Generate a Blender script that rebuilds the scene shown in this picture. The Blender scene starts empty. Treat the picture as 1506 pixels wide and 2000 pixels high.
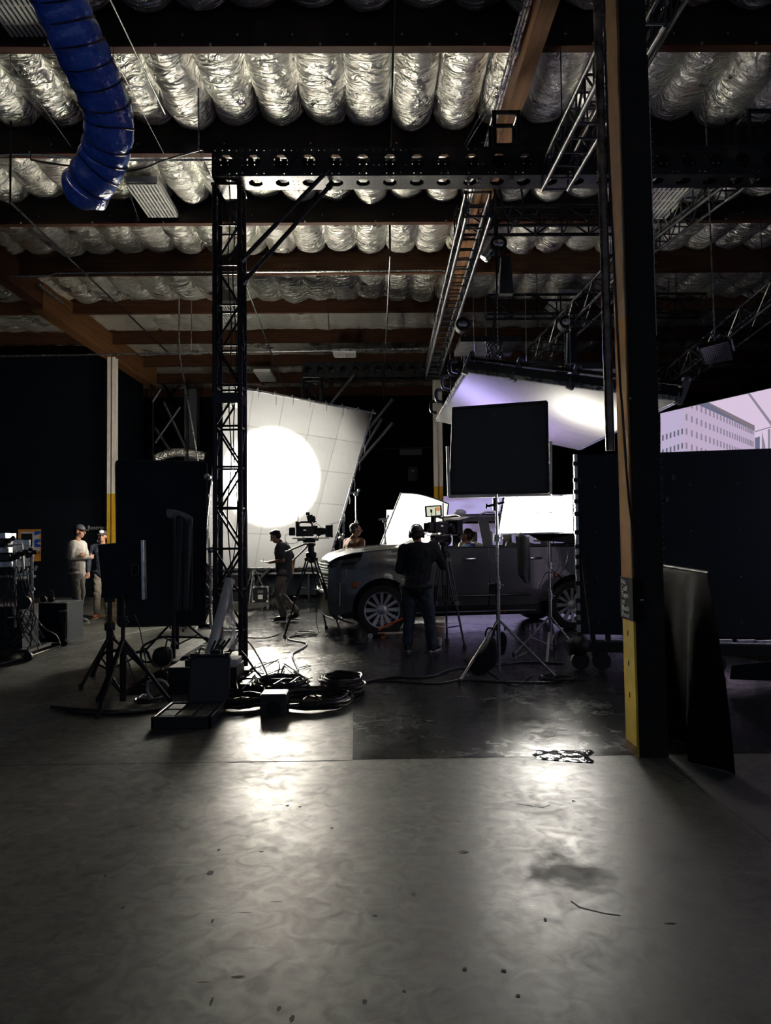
import bpy, bmesh, math, random
from math import sin, cos, pi, radians, atan, sqrt, atan2
from mathutils import Vector, Matrix, Euler, noise
from mathutils.geometry import delaunay_2d_cdt
V = Vector
random.seed(7)
S = bpy.context.scene
COL = S.collection

# ------------------------------------------------------------------ camera
FPX, CAMH = 1450.0, 1.5
PITCH, YAW, ROLL = atan(55 / FPX), atan(18 / FPX), radians(0.62)
RC = Matrix.Rotation(-YAW, 3, 'Z') @ Matrix.Rotation(pi / 2 + PITCH, 3, 'X') @ Matrix.Rotation(-ROLL, 3, 'Z')
CAMLOC = V((0, 0, CAMH))
cd = bpy.data.cameras.new('camera'); cd.sensor_fit = 'HORIZONTAL'; cd.sensor_width = 36
cd.lens = FPX / 1506 * 36; cd.clip_start = 0.05; cd.clip_end = 200
cam = bpy.data.objects.new('camera', cd); COL.objects.link(cam)
cam.matrix_world = Matrix.Translation(CAMLOC) @ RC.to_4x4()
S.camera = cam

# ------------------------------------------------------------------ world, exposure
w = bpy.data.worlds.new('world'); S.world = w; w.use_nodes = True
w.node_tree.nodes['Background'].inputs[0].default_value = (0.55, 0.68, 0.9, 1)
w.node_tree.nodes['Background'].inputs[1].default_value = 0.16
S.view_settings.view_transform = 'Standard'; S.view_settings.look = 'None'
S.view_settings.exposure = 0.0; S.view_settings.gamma = 1.0
S.view_settings.use_curve_mapping = False
S.cycles.max_bounces = 8; S.cycles.diffuse_bounces = 4; S.cycles.glossy_bounces = 4
S.cycles.transmission_bounces = 6; S.cycles.transparent_max_bounces = 8
S.cycles.sample_clamp_indirect = 60.0; S.cycles.use_denoising = True
S.cycles.caustics_reflective = False; S.cycles.caustics_refractive = False

# light strengths (lamps of the set, and added ones above the overhead cloth)
SILK_SPOT, SILK_SPILL = 31000.0, 285.0
SOFTBOX = 8.0
SOFT_AREA = 155.0
OVER_LILAC, OVER_WHITE = 11.0, 18.0
LED_FAR, LED_SIDE = 0.62, 0.85

# ------------------------------------------------------------------ picture -> place
def ray(px, py):
    v = RC @ V((px - 753, 1000 - py, -FPX)); return v / v.y
def P(px, py, d): return CAMLOC + ray(px, py) * d
def F(px, py, z=0.0):
    r = ray(px, py); return CAMLOC + r * ((z - CAMH) / r.z)
def PX(px, X, py):           # point on ray with world x = X
    r = ray(px, py); return CAMLOC + r * (X / r.x)
def on_plane(px, py, o, n):
    r = ray(px, py); return CAMLOC + r * ((o - CAMLOC).dot(n) / r.dot(n))

# ------------------------------------------------------------------ materials
def mat(name, col, rough=0.6, metal=0.0, nz=0.12, ns=8.0, bump=0.0, bs=40.0, spec=0.4, emit=None, es=0.0, coat=0.0, sheen=0.0, trans=0.0, rn=0.0, stretch=None, alpha=None):
    m = bpy.data.materials.new(name); m.use_nodes = True
    nt = m.node_tree; N = nt.nodes; L = nt.links; b = N['Principled BSDF']
    b.inputs['Roughness'].default_value = rough; b.inputs['Metallic'].default_value = metal
    b.inputs['Specular IOR Level'].default_value = spec
    b.inputs['Coat Weight'].default_value = coat; b.inputs['Coat Roughness'].default_value = 0.08
    b.inputs['Sheen Weight'].default_value = sheen
    b.inputs['Transmission Weight'].default_value = trans
    if alpha is not None: b.inputs['Alpha'].default_value = alpha
    tc = N.new('ShaderNodeTexCoord'); src = tc.outputs['Object']
    if stretch:
        mp = N.new('ShaderNodeMapping'); mp.inputs['Scale'].default_value = stretch
        L.new(src, mp.inputs[0]); src = mp.outputs[0]
    n = N.new('ShaderNodeTexNoise'); n.inputs['Scale'].default_value = ns; n.inputs['Detail'].default_value = 6
    L.new(src, n.inputs['Vector'])
    r = N.new('ShaderNodeValToRGB')
    c = V(col[:3]); a, bb = c * (1 - nz), c * (1 + nz)
    r.color_ramp.elements[0].position = 0.3; r.color_ramp.elements[0].color = (*a, 1)
    r.color_ramp.elements[1].position = 0.7; r.color_ramp.elements[1].color = (*bb, 1)
    L.new(n.outputs['Fac'], r.inputs[0]); L.new(r.outputs[0], b.inputs['Base Color'])
    if rn:
        mr = N.new('ShaderNodeMapRange'); mr.inputs[3].default_value = max(0.02, rough - rn); mr.inputs[4].default_value = rough + rn
        mr.inputs[1].default_value = 0.3; mr.inputs[2].default_value = 0.7
        L.new(n.outputs['Fac'], mr.inputs[0]); L.new(mr.outputs[0], b.inputs['Roughness'])
    if bump:
        n2 = N.new('ShaderNodeTexNoise'); n2.inputs['Scale'].default_value = bs; n2.inputs['Detail'].default_value = 4
        L.new(src, n2.inputs['Vector'])
        bp = N.new('ShaderNodeBump'); bp.inputs['Strength'].default_value = bump; bp.inputs['Distance'].default_value = 0.02
        L.new(n2.outputs['Fac'], bp.inputs['Height']); L.new(bp.outputs[0], b.inputs['Normal'])
    if emit:
        b.inputs['Emission Color'].default_value = (*emit, 1); b.inputs['Emission Strength'].default_value = es
    m.diffuse_color = (*col[:3], 1)
    return m

def emat(name, col, s):
    m = bpy.data.materials.new(name); m.use_nodes = True
    N = m.node_tree.nodes; N.remove(N['Principled BSDF'])
    e = N.new('ShaderNodeEmission'); e.inputs[0].default_value = (*col, 1); e.inputs[1].default_value = s
    m.node_tree.links.new(e.outputs[0], N['Material Output'].inputs[0])
    return m

def cloth_translucent(name, col, tfrac=0.6, bump=0.25):
    m = bpy.data.materials.new(name); m.use_nodes = True
    nt = m.node_tree; N = nt.nodes; L = nt.links; N.remove(N['Principled BSDF'])
    d = N.new('ShaderNodeBsdfDiffuse'); t = N.new('ShaderNodeBsdfTranslucent'); mx = N.new('ShaderNodeMixShader')
    tc = N.new('ShaderNodeTexCoord'); n = N.new('ShaderNodeTexNoise'); n.inputs['Scale'].default_value = 2.2; n.inputs['Detail'].default_value = 5
    n.inputs['Distortion'].default_value = 0.6
    L.new(tc.outputs['Object'], n.inputs['Vector'])
    r = N.new('ShaderNodeValToRGB'); c = V(col)
    r.color_ramp.elements[0].color = (*(c * 0.93), 1); r.color_ramp.elements[1].color = (*c, 1)
    L.new(n.outputs['Fac'], r.inputs[0])
    bp = N.new('ShaderNodeBump'); bp.inputs['Strength'].default_value = bump; bp.inputs['Distance'].default_value = 0.08
    L.new(n.outputs['Fac'], bp.inputs['Height'])
    for q in (d, t):
        L.new(r.outputs[0], q.inputs['Color']); L.new(bp.outputs[0], q.inputs['Normal'])
    mx.inputs[0].default_value = tfrac
    L.new(d.outputs[0], mx.inputs[1]); L.new(t.outputs[0], mx.inputs[2]); L.new(mx.outputs[0], N['Material Output'].inputs[0])
    return m

def lin(r, g, b): return tuple(((c / 255 + 0.055) / 1.055) ** 2.4 if c > 10 else c / 255 / 12.92 for c in (r, g, b))

M = {}
M['black'] = mat('black_paint', (0.012, 0.012, 0.013), 0.45, rn=0.08)
M['blackmetal'] = mat('black_metal', (0.02, 0.021, 0.024), 0.35, 0.6, rn=0.1)
M['rubber'] = mat('black_rubber', (0.012, 0.012, 0.012), 0.55)
M['cable'] = mat('cable_rubber', (0.014, 0.014, 0.015), 0.38)
M['white_cable'] = mat('pale_cable', (0.45, 0.45, 0.42), 0.45)
M['plastic'] = mat('black_plastic', (0.015, 0.015, 0.017), 0.4, bump=0.1, bs=200)
M['steel'] = mat('scuffed_steel', (0.42, 0.42, 0.42), 0.32, 0.9, rn=0.12, ns=20)
M['alu'] = mat('aluminium', (0.55, 0.56, 0.58), 0.3, 0.95, rn=0.1, ns=14)
M['truss'] = mat('truss_grey', (0.085, 0.088, 0.095), 0.42, 0.6, rn=0.12, ns=18)
M['truss_black'] = mat('truss_black', (0.018, 0.019, 0.022), 0.32, 0.35, rn=0.1, ns=18)
M['duve'] = mat('black_cloth', (0.014, 0.016, 0.020), 0.85, bump=0.3, bs=60, spec=0.3, sheen=0.15)
M['flagcloth'] = mat('navy_black_cloth', (0.013, 0.020, 0.030), 0.85, bump=0.25, bs=90, spec=0.3, sheen=0.05)
M['white'] = mat('white_paint', (0.72, 0.71, 0.68), 0.5, nz=0.06)
M['offwhite'] = mat('ivory_leather', (0.62, 0.58, 0.5), 0.5, nz=0.05)
M['wood'] = mat('brown_timber', (0.105, 0.040, 0.016), 0.65, nz=0.35, ns=3.0, stretch=(0.4, 6, 6), bump=0.2, bs=18)
M['glulam'] = mat('honey_timber', (0.20, 0.088, 0.03), 0.6, nz=0.35, ns=3.0, stretch=(7, 0.35, 7), bump=0.2, bs=18)
M['ply'] = mat('pale_plywood', (0.42, 0.36, 0.27), 0.6, nz=0.12, ns=5)
M['yellow'] = mat('yellow_paint', (0.85, 0.58, 0.07), 0.7, spec=.15, nz=0.12, ns=5, rn=0.1)
M['tan'] = mat('tan_paint', (0.25, 0.14, 0.08), 0.8, spec=.08, nz=0.06)
M['amber'] = mat('amber_paint', (0.34, 0.135, 0.014), 0.8, spec=.08, nz=0.06)
M['orange'] = mat('orange_plastic', (0.6, 0.12, 0.02), 0.5)
M['amberlens'] = mat('amber_lens', (0.55, 0.12, 0.01), 0.2)
M['chrome'] = mat('chrome', (0.75, 0.75, 0.76), 0.12, 1.0, nz=0.03)
M['rim'] = mat('polished_alloy', (0.62, 0.62, 0.63), 0.3, 0.55, nz=0.05)
M['carpaint'] = mat('gunmetal_paint', (0.085, 0.09, 0.098), 0.30, 0.4, nz=0.03, coat=1.0)
M['darktrim'] = mat('dark_trim', (0.01, 0.01, 0.011), 0.25, nz=0.05)
M['tire'] = mat('tyre_rubber', (0.014, 0.014, 0.014), 0.62, bump=0.2, bs=90)
M['whitetext'] = mat('white_lettering', (0.75, 0.75, 0.75), 0.6, nz=0.02)
M['skin'] = mat('skin', (0.42, 0.22, 0.14), 0.5, nz=0.06, ns=14)
M['skin_b'] = mat('warm_skin', (0.36, 0.18, 0.10), 0.5, nz=0.06, ns=14)
M['hair'] = mat('dark_hair', (0.018, 0.013, 0.010), 0.5, bump=0.6, bs=120, stretch=(1, 1, 0.2))
M['eye'] = mat('dark_eye', (0.02, 0.015, 0.012), 0.15)
M['denim'] = mat('dark_denim', (0.035, 0.05, 0.078), 0.8, nz=0.2, bump=0.4, bs=22)
M['khaki'] = mat('khaki_cotton', (0.24, 0.21, 0.165), 0.85, nz=0.1, bump=0.5, bs=14)
M['greycloth'] = mat('charcoal_cotton', (0.06, 0.062, 0.066), 0.85, nz=0.15, bump=0.4, bs=18)
M['shoe_sole'] = mat('white_sole', (0.6, 0.6, 0.58), 0.5)

# ------------------------------------------------------------------ mesh builder
W = {}
class MB:
    def __init__(s): s.v = []; s.f = []; s.m = []; s.mi = 0
    def add(s, vs, fs):
        o = len(s.v); s.v += [V(p) for p in vs]
        for f in fs: s.f.append([i + o for i in f]); s.m.append(s.mi)
    def box(s, c, size, rot=None):
        hx, hy, hz = size[0] / 2, size[1] / 2, size[2] / 2
        vs = [V((x, y, z)) for x in (-hx, hx) for y in (-hy, hy) for z in (-hz, hz)]
        if rot is not None: vs = [rot @ q for q in vs]
        c = V(c); s.add([c + q for q in vs], [(0, 1, 3, 2), (4, 6, 7, 5), (0, 4, 5, 1), (2, 3, 7, 6), (0, 2, 6, 4), (1, 5, 7, 3)])
    def box2(s, a, b): s.box((V(a) + V(b)) / 2, [abs(q) for q in (V(b) - V(a))])
    def bar(s, p0, p1, w_, h_, up=(0, 0, 1)):
        p0, p1 = V(p0), V(p1); t = (p1 - p0).normalized(); up = V(up)
        if abs(t.dot(up)) > 0.98: up = V((0, 1, 0))
        x = t.cross(up).normalized(); y = x.cross(t)
        vs = [p + x * a * w_ / 2 + y * b * h_ / 2 for p in (p0, p1) for a, b in ((-1, -1), (1, -1), (1, 1), (-1, 1))]
        s.add(vs, [(3, 2, 1, 0), (4, 5, 6, 7), (0, 1, 5, 4), (1, 2, 6, 5), (2, 3, 7, 6), (3, 0, 4, 7)])
    def ring_path(s, rings, cap=True, close=False):
        n = len(rings[0]); o = len(s.v)
        for r in rings: s.v += r
        k = len(rings)
        for i in range(k if close else k - 1):
            j = (i + 1) % k
            for a in range(n):
                b = (a + 1) % n
                s.f.append([o + i * n + a, o + i * n + b, o + j * n + b, o + j * n + a]); s.m.append(s.mi)
        if cap and not close:
            s.f.append([o + a for a in range(n)][::-1]); s.m.append(s.mi)
            s.f.append([o + (k - 1) * n + a for a in range(n)]); s.m.append(s.mi)
    def path(s, pts, r, n=8, close=False, cap=True):
        pts = [V(p) for p in pts]; k = len(pts); rr = r if isinstance(r, (list, tuple)) else [r] * k
        rings = []; x = None
        for i, p in enumerate(pts):
            a = pts[i - 1] if (i > 0 or close) else p; b = pts[(i + 1) % k] if (i < k - 1 or close) else p
            t = (b - a); t = t.normalized() if t.length > 1e-9 else V((0, 0, 1))
            if x is None:
                x = t.cross(V((0, 0, 1)))
                if x.length < 0.05: x = t.cross(V((0, 1, 0)))
            x = x - t * x.dot(t)
            if x.length < 1e-6: x = t.orthogonal()
            x.normalize(); y = t.cross(x)
            rings.append([p + (x * cos(2 * pi * q / n) + y * sin(2 * pi * q / n)) * rr[i] for q in range(n)])
        s.ring_path(rings, cap, close)
    def tube(s, a, b, r, r2=None, n=10): s.path([a, b], [r, r if r2 is None else r2], n)
    def ell(s, c, r, rot=None, nu=12, nv=8):
        c = V(c); r = (r, r, r) if not isinstance(r, (tuple, list)) else r
        vs = []; fs = []
        for j in range(1, nv):
            th = pi * j / nv
            for i in range(nu):
                ph = 2 * pi * i / nu; vs.append(V((r[0] * sin(th) * cos(ph), r[1] * sin(th) * sin(ph), r[2] * cos(th))))
        vs += [V((0, 0, r[2])), V((0, 0, -r[2]))]; T, B = len(vs) - 2, len(vs) - 1
        for j in range(nv - 2):
            for i in range(nu):
                a, b = j * nu + i, j * nu + (i + 1) % nu; fs.append((a, a + nu, b + nu, b))
        for i in range(nu):
            fs.append((T, i, (i + 1) % nu)); q = (nv - 2) * nu; fs.append((B, q + (i + 1) % nu, q + i))
        if rot is not None: vs = [rot @ q for q in vs]
        s.add([c + q for q in vs], fs)
    def cone(s, a, b, ra, rb, n=14):      # rounded capsule
        s.tube(a, b, ra, rb, n); s.ell(a, ra, nu=n, nv=8); s.ell(b, rb, nu=n, nv=8)
    def grid(s, fn, nu, nv):
        vs = [fn(i / nu, j / nv) for j in range(nv + 1) for i in range(nu + 1)]
        s.add(vs, [(j * (nu + 1) + i, j * (nu + 1) + i + 1, (j + 1) * (nu + 1) + i + 1, (j + 1) * (nu + 1) + i) for j in range(nv) for i in range(nu)])
    def prism(s, pts, off):                # polygon (list of points) pushed by off
        o = len(pts); pts = [V(p) for p in pts]; off = V(off)
        s.add(pts + [p + off for p in pts], [tuple(range(o))[::-1], tuple(range(o, 2 * o))] + [(i, (i + 1) % o, (i + 1) % o + o, i + o) for i in range(o)])
    def lathe(s, prof, c=(0, 0, 0), axis='Z', n=32, rot=None, cap=True):   # prof: (r, h)
        c = V(c); rings = []
        for r, h in prof:
            ring = []
            for i in range(n):
                a = 2 * pi * i / n
                q = V((r * cos(a), r * sin(a), h)) if axis == 'Z' else V((r * cos(a), h, r * sin(a)))
                ring.append(c + (rot @ q if rot is not None else q))
            rings.append(ring)
        s.ring_path(rings, cap)
    def text(s, body, size, mtx, ext=0.002, align='LEFT'):
        cu = bpy.data.curves.new('t', 'FONT'); cu.body = body; cu.size = size; cu.extrude = ext; cu.align_x = align; cu.resolution_u = 3
        o = bpy.data.objects.new('t', cu); COL.objects.link(o)
        me = bpy.data.meshes.new_from_object(o)
        s.add([mtx @ v.co for v in me.vertices], [tuple(p.vertices) for p in me.polygons])
        bpy.data.objects.remove(o); bpy.data.curves.remove(cu); bpy.data.meshes.remove(me)
    def build(s, name, m, parent=None, smooth=False, local=False, mods=None, bevel=0, origin=None):
        me = bpy.data.meshes.new(name)
        if parent is not None: inv = Matrix() if local else W[parent].inverted(); o_mat = W[parent]
        else:
            xs = [p.x for p in s.v]; ys = [p.y for p in s.v]; zs = [p.z for p in s.v]
            o = V(origin) if origin is not None else V(((min(xs) + max(xs)) / 2, (min(ys) + max(ys)) / 2, min(zs)))
            o_mat = Matrix.Translation(o); inv = o_mat.inverted()
        me.from_pydata([inv @ p for p in s.v], [], s.f)
        ms = m if isinstance(m, (list, tuple)) else [m]
        for q in ms: me.materials.append(M[q] if isinstance(q, str) else q)
        if len(ms) > 1: me.polygons.foreach_set('material_index', s.m)
        if smooth:
            me.polygons.foreach_set('use_smooth', [True] * len(me.polygons))
            if smooth != 'all':
                try: me.set_sharp_from_angle(angle=radians(40))
                except Exception: pass
        me.update()
        ob = bpy.data.objects.new(name, me); COL.objects.link(ob)
        if parent is not None: ob.parent = parent
        else: ob.location = o_mat.translation
        W[ob] = o_mat
        if bevel:
            b = ob.modifiers.new('b', 'BEVEL'); b.width = bevel; b.segments = 2; b.limit_method = 'ANGLE'
        return ob

def build_each(q, name, m, parent=None, smooth=False, local=False, fn=None):
    par = list(range(len(q.v)))
    def find(a):
        while par[a] != a: par[a] = par[par[a]]; a = par[a]
        return a
    for f_ in q.f:
        for i in f_[1:]: par[find(i)] = find(f_[0])
    groups = {}
    for f_ in q.f: groups.setdefault(find(f_[0]), []).append(f_)
    for gfs in groups.values():
        ids = sorted({i for f_ in gfs for i in f_}); mp_ = {a: b for b, a in enumerate(ids)}
        r = MB(); r.add([q.v[i] for i in ids], [[mp_[i] for i in f_] for f_ in gfs]); o = r.build(name, m, parent, smooth, local)
        if fn: fn(o)

def tag(o, label=None, cat=None, group=None, kind=None):
    if label: o['label'] = label
    if cat: o['category'] = cat
    if group: o['group'] = group
    if kind: o['kind'] = kind
    return o
def thing(name, label, cat, loc=(0, 0, 0), rz=0.0, group=None):
    o = bpy.data.objects.new(name, None); COL.objects.link(o); o.empty_display_size = 0.1
    o.location = loc; o.rotation_euler = (0, 0, rz)
    W[o] = Matrix.Translation(V(loc)) @ Matrix.Rotation(rz, 4, 'Z')
    return tag(o, label, cat, group)
def dup(root, loc, rz=0.0, label=None, group=None, scale=None):
    kids = {}
    for q in list(COL.objects):
        if q.parent is not None: kids.setdefault(q.parent, []).append(q)
    def cp(o, par):
        c = o.copy(); COL.objects.link(c)
        if par is not None: c.parent = par
        for ch in kids.get(o, []): cp(ch, c)
        return c
    r = cp(root, None); r.location = loc; r.rotation_euler = (0, 0, rz)
    if scale: r.scale = (scale,) * 3
    W[r] = Matrix.Translation(V(loc)) @ Matrix.Rotation(rz, 4, 'Z')
    if label: r['label'] = label
    if group: r['group'] = group
    return r
def curve_pts(pts, n=8):      # Catmull-Rom through points
    pts = [V(p) for p in pts]; out = []
    for i in range(len(pts) - 1):
        p0 = pts[max(i - 1, 0)]; p1 = pts[i]; p2 = pts[i + 1]; p3 = pts[min(i + 2, len(pts) - 1)]
        for k in range(n):
            t = k / n
            out.append(0.5 * ((2 * p1) + (-p0 + p2) * t + (2 * p0 - 5 * p1 + 4 * p2 - p3) * t * t + (-p0 + 3 * p1 - 3 * p2 + p3) * t ** 3))
    out.append(pts[-1]); return out
def lamp(kind, name, loc, energy, col=(1, 1, 1), aim=None, size=0.1, spot=60, blend=0.3):
    l = bpy.data.lights.new(name, kind); l.energy = energy; l.color = col
    if kind in ('SPOT', 'POINT'): l.shadow_soft_size = size
    if kind == 'AREA': l.size = size
    if kind == 'SPOT': l.spot_size = radians(spot); l.spot_blend = blend
    o = bpy.data.objects.new(name, l); COL.objects.link(o); o.location = loc
    if aim is not None: o.rotation_euler = (V(aim) - V(loc)).to_track_quat('-Z', 'Y').to_euler()
    return o
# ================================================================== THE ROOM
def structure(o): o['kind'] = 'structure'; return o

# concrete
def floor_mat(name, c0, c1, r0, r1, scr, stain=None):
    m = bpy.data.materials.new(name); m.use_nodes = True
    nt = m.node_tree; N = nt.nodes; L = nt.links; b = N['Principled BSDF']; b.inputs['Specular IOR Level'].default_value = .24 if 'concrete' in name else .4
    tc = N.new('ShaderNodeTexCoord')
    n1 = N.new('ShaderNodeTexNoise'); n1.inputs['Scale'].default_value = 0.9; n1.inputs['Detail'].default_value = 10; n1.inputs['Roughness'].default_value = 0.62
    n2 = N.new('ShaderNodeTexNoise'); n2.inputs['Scale'].default_value = 9; n2.inputs['Detail'].default_value = 8; n2.inputs['Distortion'].default_value = 1.2
    L.new(tc.outputs['Object'], n1.inputs['Vector']); L.new(tc.outputs['Object'], n2.inputs['Vector'])
    mx = N.new('ShaderNodeMath'); mx.operation = 'MULTIPLY_ADD'; mx.inputs[1].default_value = 0.45
    L.new(n2.outputs['Fac'], mx.inputs[0])
    m2 = N.new('ShaderNodeMath'); m2.operation = 'MULTIPLY'; m2.inputs[1].default_value = 0.55
    L.new(n1.outputs['Fac'], m2.inputs[0]); L.new(m2.outputs[0], mx.inputs[2])
    cr = N.new('ShaderNodeValToRGB'); cr.color_ramp.elements[0].position = 0.36; cr.color_ramp.elements[1].position = 0.64
    cr.color_ramp.elements[0].color = (*c0, 1); cr.color_ramp.elements[1].color = (*c1, 1)
    L.new(mx.outputs[0], cr.inputs[0])
    # scratches: thin bands of stretched noise in two directions
    fac = None
    for ang, sc in ((0.5, 2.0), (-0.9, 2.6), (1.35, 1.7)):
        mp = N.new('ShaderNodeMapping'); mp.inputs['Rotation'].default_value = (0, 0, ang); mp.inputs['Scale'].default_value = (sc, sc * 14, 1)
        L.new(tc.outputs['Object'], mp.inputs[0])
        ns = N.new('ShaderNodeTexNoise'); ns.inputs['Scale'].default_value = 1.6; ns.inputs['Detail'].default_value = 2; ns.inputs['Distortion'].default_value = 0.5
        L.new(mp.outputs[0], ns.inputs['Vector'])
        a = N.new('ShaderNodeMath'); a.operation = 'SUBTRACT'; a.inputs[1].default_value = 0.5; L.new(ns.outputs['Fac'], a.inputs[0])
        c = N.new('ShaderNodeMath'); c.operation = 'ABSOLUTE'; L.new(a.outputs[0], c.inputs[0])
        d = N.new('ShaderNodeMapRange'); d.inputs[1].default_value = 0.0; d.inputs[2].default_value = 0.006; d.inputs[3].default_value = 1; d.inputs[4].default_value = 0
        L.new(c.outputs[0], d.inputs[0])
        if fac is None: fac = d
        else:
            q = N.new('ShaderNodeMath'); q.operation = 'MAXIMUM'; L.new(fac.outputs[0], q.inputs[0]); L.new(d.outputs[0], q.inputs[1]); fac = q
    pm = N.new('ShaderNodeMapRange'); pm.inputs[1].default_value = 0.5; pm.inputs[2].default_value = 0.62; pm.inputs[4].default_value = scr
    L.new(n1.outputs['Fac'], pm.inputs[0])
    sf = N.new('ShaderNodeMath'); sf.operation = 'MULTIPLY'; L.new(fac.outputs[0], sf.inputs[0]); L.new(pm.outputs[0], sf.inputs[1])
    mc = N.new('ShaderNodeMix'); mc.data_type = 'RGBA'; mc.inputs[7].default_value = (0.35, 0.35, 0.34, 1)
    L.new(sf.outputs[0], mc.inputs[0]); L.new(cr.outputs[0], mc.inputs[6]); L.new(mc.outputs[2], b.inputs['Base Color'])
    rr = N.new('ShaderNodeMapRange'); rr.inputs[1].default_value = 0.36; rr.inputs[2].default_value = 0.64; rr.inputs[3].default_value = r1; rr.inputs[4].default_value = r0
    L.new(mx.outputs[0], rr.inputs[0]); L.new(rr.outputs[0], b.inputs['Roughness'])
    if stain:
        gm = N.new('ShaderNodeMapping'); gm.vector_type = 'TEXTURE'; gm.inputs['Location'].default_value = (stain[0], stain[1], 0); gm.inputs['Scale'].default_value = (stain[2], stain[3], 1)
        L.new(tc.outputs['Object'], gm.inputs[0]); gt = N.new('ShaderNodeTexGradient'); gt.gradient_type = 'SPHERICAL'; L.new(gm.outputs[0], gt.inputs[0])
        n5 = N.new('ShaderNodeTexNoise'); n5.inputs['Scale'].default_value = 7; n5.inputs['Detail'].default_value = 8; L.new(tc.outputs['Object'], n5.inputs['Vector'])
        k1 = N.new('ShaderNodeMath'); k1.operation = 'MULTIPLY'; L.new(gt.outputs['Fac'], k1.inputs[0]); L.new(n5.outputs['Fac'], k1.inputs[1])
        k2 = N.new('ShaderNodeMapRange'); k2.inputs[1].default_value = .20; k2.inputs[2].default_value = .36; k2.inputs[3].default_value = 0; k2.inputs[4].default_value = .75; L.new(k1.outputs[0], k2.inputs[0])
        ms = N.new('ShaderNodeMix'); ms.data_type = 'RGBA'; ms.inputs[7].default_value = (.03, .028, .024, 1); L.new(k2.outputs[0], ms.inputs[0]); L.new(mc.outputs[2], ms.inputs[6]); L.new(ms.outputs[2], b.inputs['Base Color'])
        ad = N.new('ShaderNodeMath'); ad.operation = 'MULTIPLY_ADD'; ad.inputs[1].default_value = .22; L.new(k2.outputs[0], ad.inputs[0]); L.new(rr.outputs[0], ad.inputs[2]); L.new(ad.outputs[0], b.inputs['Roughness'])
    bp = N.new('ShaderNodeBump'); bp.inputs['Strength'].default_value = 0.16; bp.inputs['Distance'].default_value = 0.006
    L.new(n2.outputs['Fac'], bp.inputs['Height']); L.new(bp.outputs[0], b.inputs['Normal'])
    return m
M['concrete'] = floor_mat('polished_concrete', (0.045, 0.044, 0.041), (0.135, 0.130, 0.115), 0.34, 0.54, 0.6, stain=(F(1110, 1700).x, F(1110, 1700).y, .34, .42))
M['floorpaint'] = floor_mat('glossy_black_floor_paint', (0.014, 0.014, 0.016), (0.045, 0.045, 0.047), 0.13, 0.33, 0.15)
M['joint'] = mat('joint_dark', (0.008, 0.008, 0.008), 0.8)

XL, XR, YN, YB, ZR = -15.0, 14.0, -3.0, 30.0, 7.75
f = MB(); f.add([(XL, YN, 0), (XR, YN, 0), (XR, YB, 0), (XL, YB, 0)], [(0, 1, 2, 3)])
f.mi = 1
def strip(a, b, wd, z=0.0012):
    a, b = V((a[0], a[1], z)), V((b[0], b[1], z)); t = (b - a).normalized(); s = V((-t.y, t.x, 0)) * wd / 2
    f.add([a - s, b - s, b + s, a + s], [(0, 1, 2, 3)])
strip((XL, 5.13), (-0.18, 5.13), 0.012); strip((1.92, YN), (1.92, 5.1), 0.01)
strip((XL, 9.9), (-2.6, 9.9), 0.012); strip((XL, 14.8), (XR, 14.8), 0.012); strip((-7.2, 5), (-7.2, 20), 0.012)
for px, py, sx, sy in ((411, 1705, .022, .02), (905, 1664, .03, .012), (808, 1747, .013, .012), (427, 1661, .008, .012), (511, 1664, .014, .006), (562, 1574, .012, .01), (733, 1789, .015, .008), (586, 1576, .012, .008), (648, 1618, .01, .008), (908, 1893, .01, .006), (984, 1896, .01, .006), (712, 1957, .01, .01), (790, 1937, .009, .007), (545, 1971, .008, .01), (571, 1990, .009, .014), (1012, 1945, .01, .006), (1120, 1565, .012, .012), (398, 1919, .028, .003), (465, 1908, .028, .004), (413, 1957, .007, .016), (1308, 1803, .03, .003), (540, 1762, .03, .002), (480, 1783, .035, .002), (896, 1605, .018, .006), (240, 1773, .006, .01), (205, 1711, .006, .01), (1065, 1797, .006, .01), (415, 1800, .006, .012)):
    c = F(px, py); a0 = random.random() * 6
    f.add([V((c.x + cos(a) * sx * random.uniform(.6, 1.1), c.y + sin(a) * sy * 1.6 * random.uniform(.6, 1.1), .0014)) for a in [k * pi / 5 for k in range(10)]], [tuple(range(10))])
def crack(pts):
    for a, b in zip(pts[:-1], pts[1:]): strip(F(*a), F(*b), 0.006)
crack([(1215, 1490), (1262, 1496), (1300, 1512), (1330, 1520), (1352, 1516)]); crack([(1300, 1512), (1322, 1527), (1345, 1524)])
crack([(1010, 1570), (1060, 1578), (1075, 1572)]); crack([(1115, 1760), (1132, 1772), (1180, 1784), (1212, 1788)])
structure(f.build('floor', ['concrete', 'joint'], origin=(0, 0, 0)))
# black painted stage floor: stepped outline
f = MB(); z = 0.002
f.add([(-0.18, 5.15, z), (XR, 5.22, z), (XR, YB - .1, z), (-2.58, YB - .1, z), (-2.58, 7.4, z), (-0.24, 7.4, z)], [(0, 1, 2, 3, 4, 5)])
structure(f.build('floor_black_paint', 'floorpaint', origin=(0, 0, 0)))
# glossy tape patches on the edge of the paint
M['tape'] = mat('clear_tape', (0.03, 0.03, 0.03), 0.08, nz=0.2, bump=0.35, bs=12)
t = MB(); t.grid(lambda u, v: F(1045 + 110 * u + 6 * sin(9 * v), 1466 + 17 * v + 8 * u * v) + V((0, 0, .004 + .002 * sin(31 * u) * sin(17 * v))), 24, 6)
tag(t.build('floor_tape', 'tape', smooth='all'), 'crumpled clear tape strip stuck along the black painted floor edge', 'tape')

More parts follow.
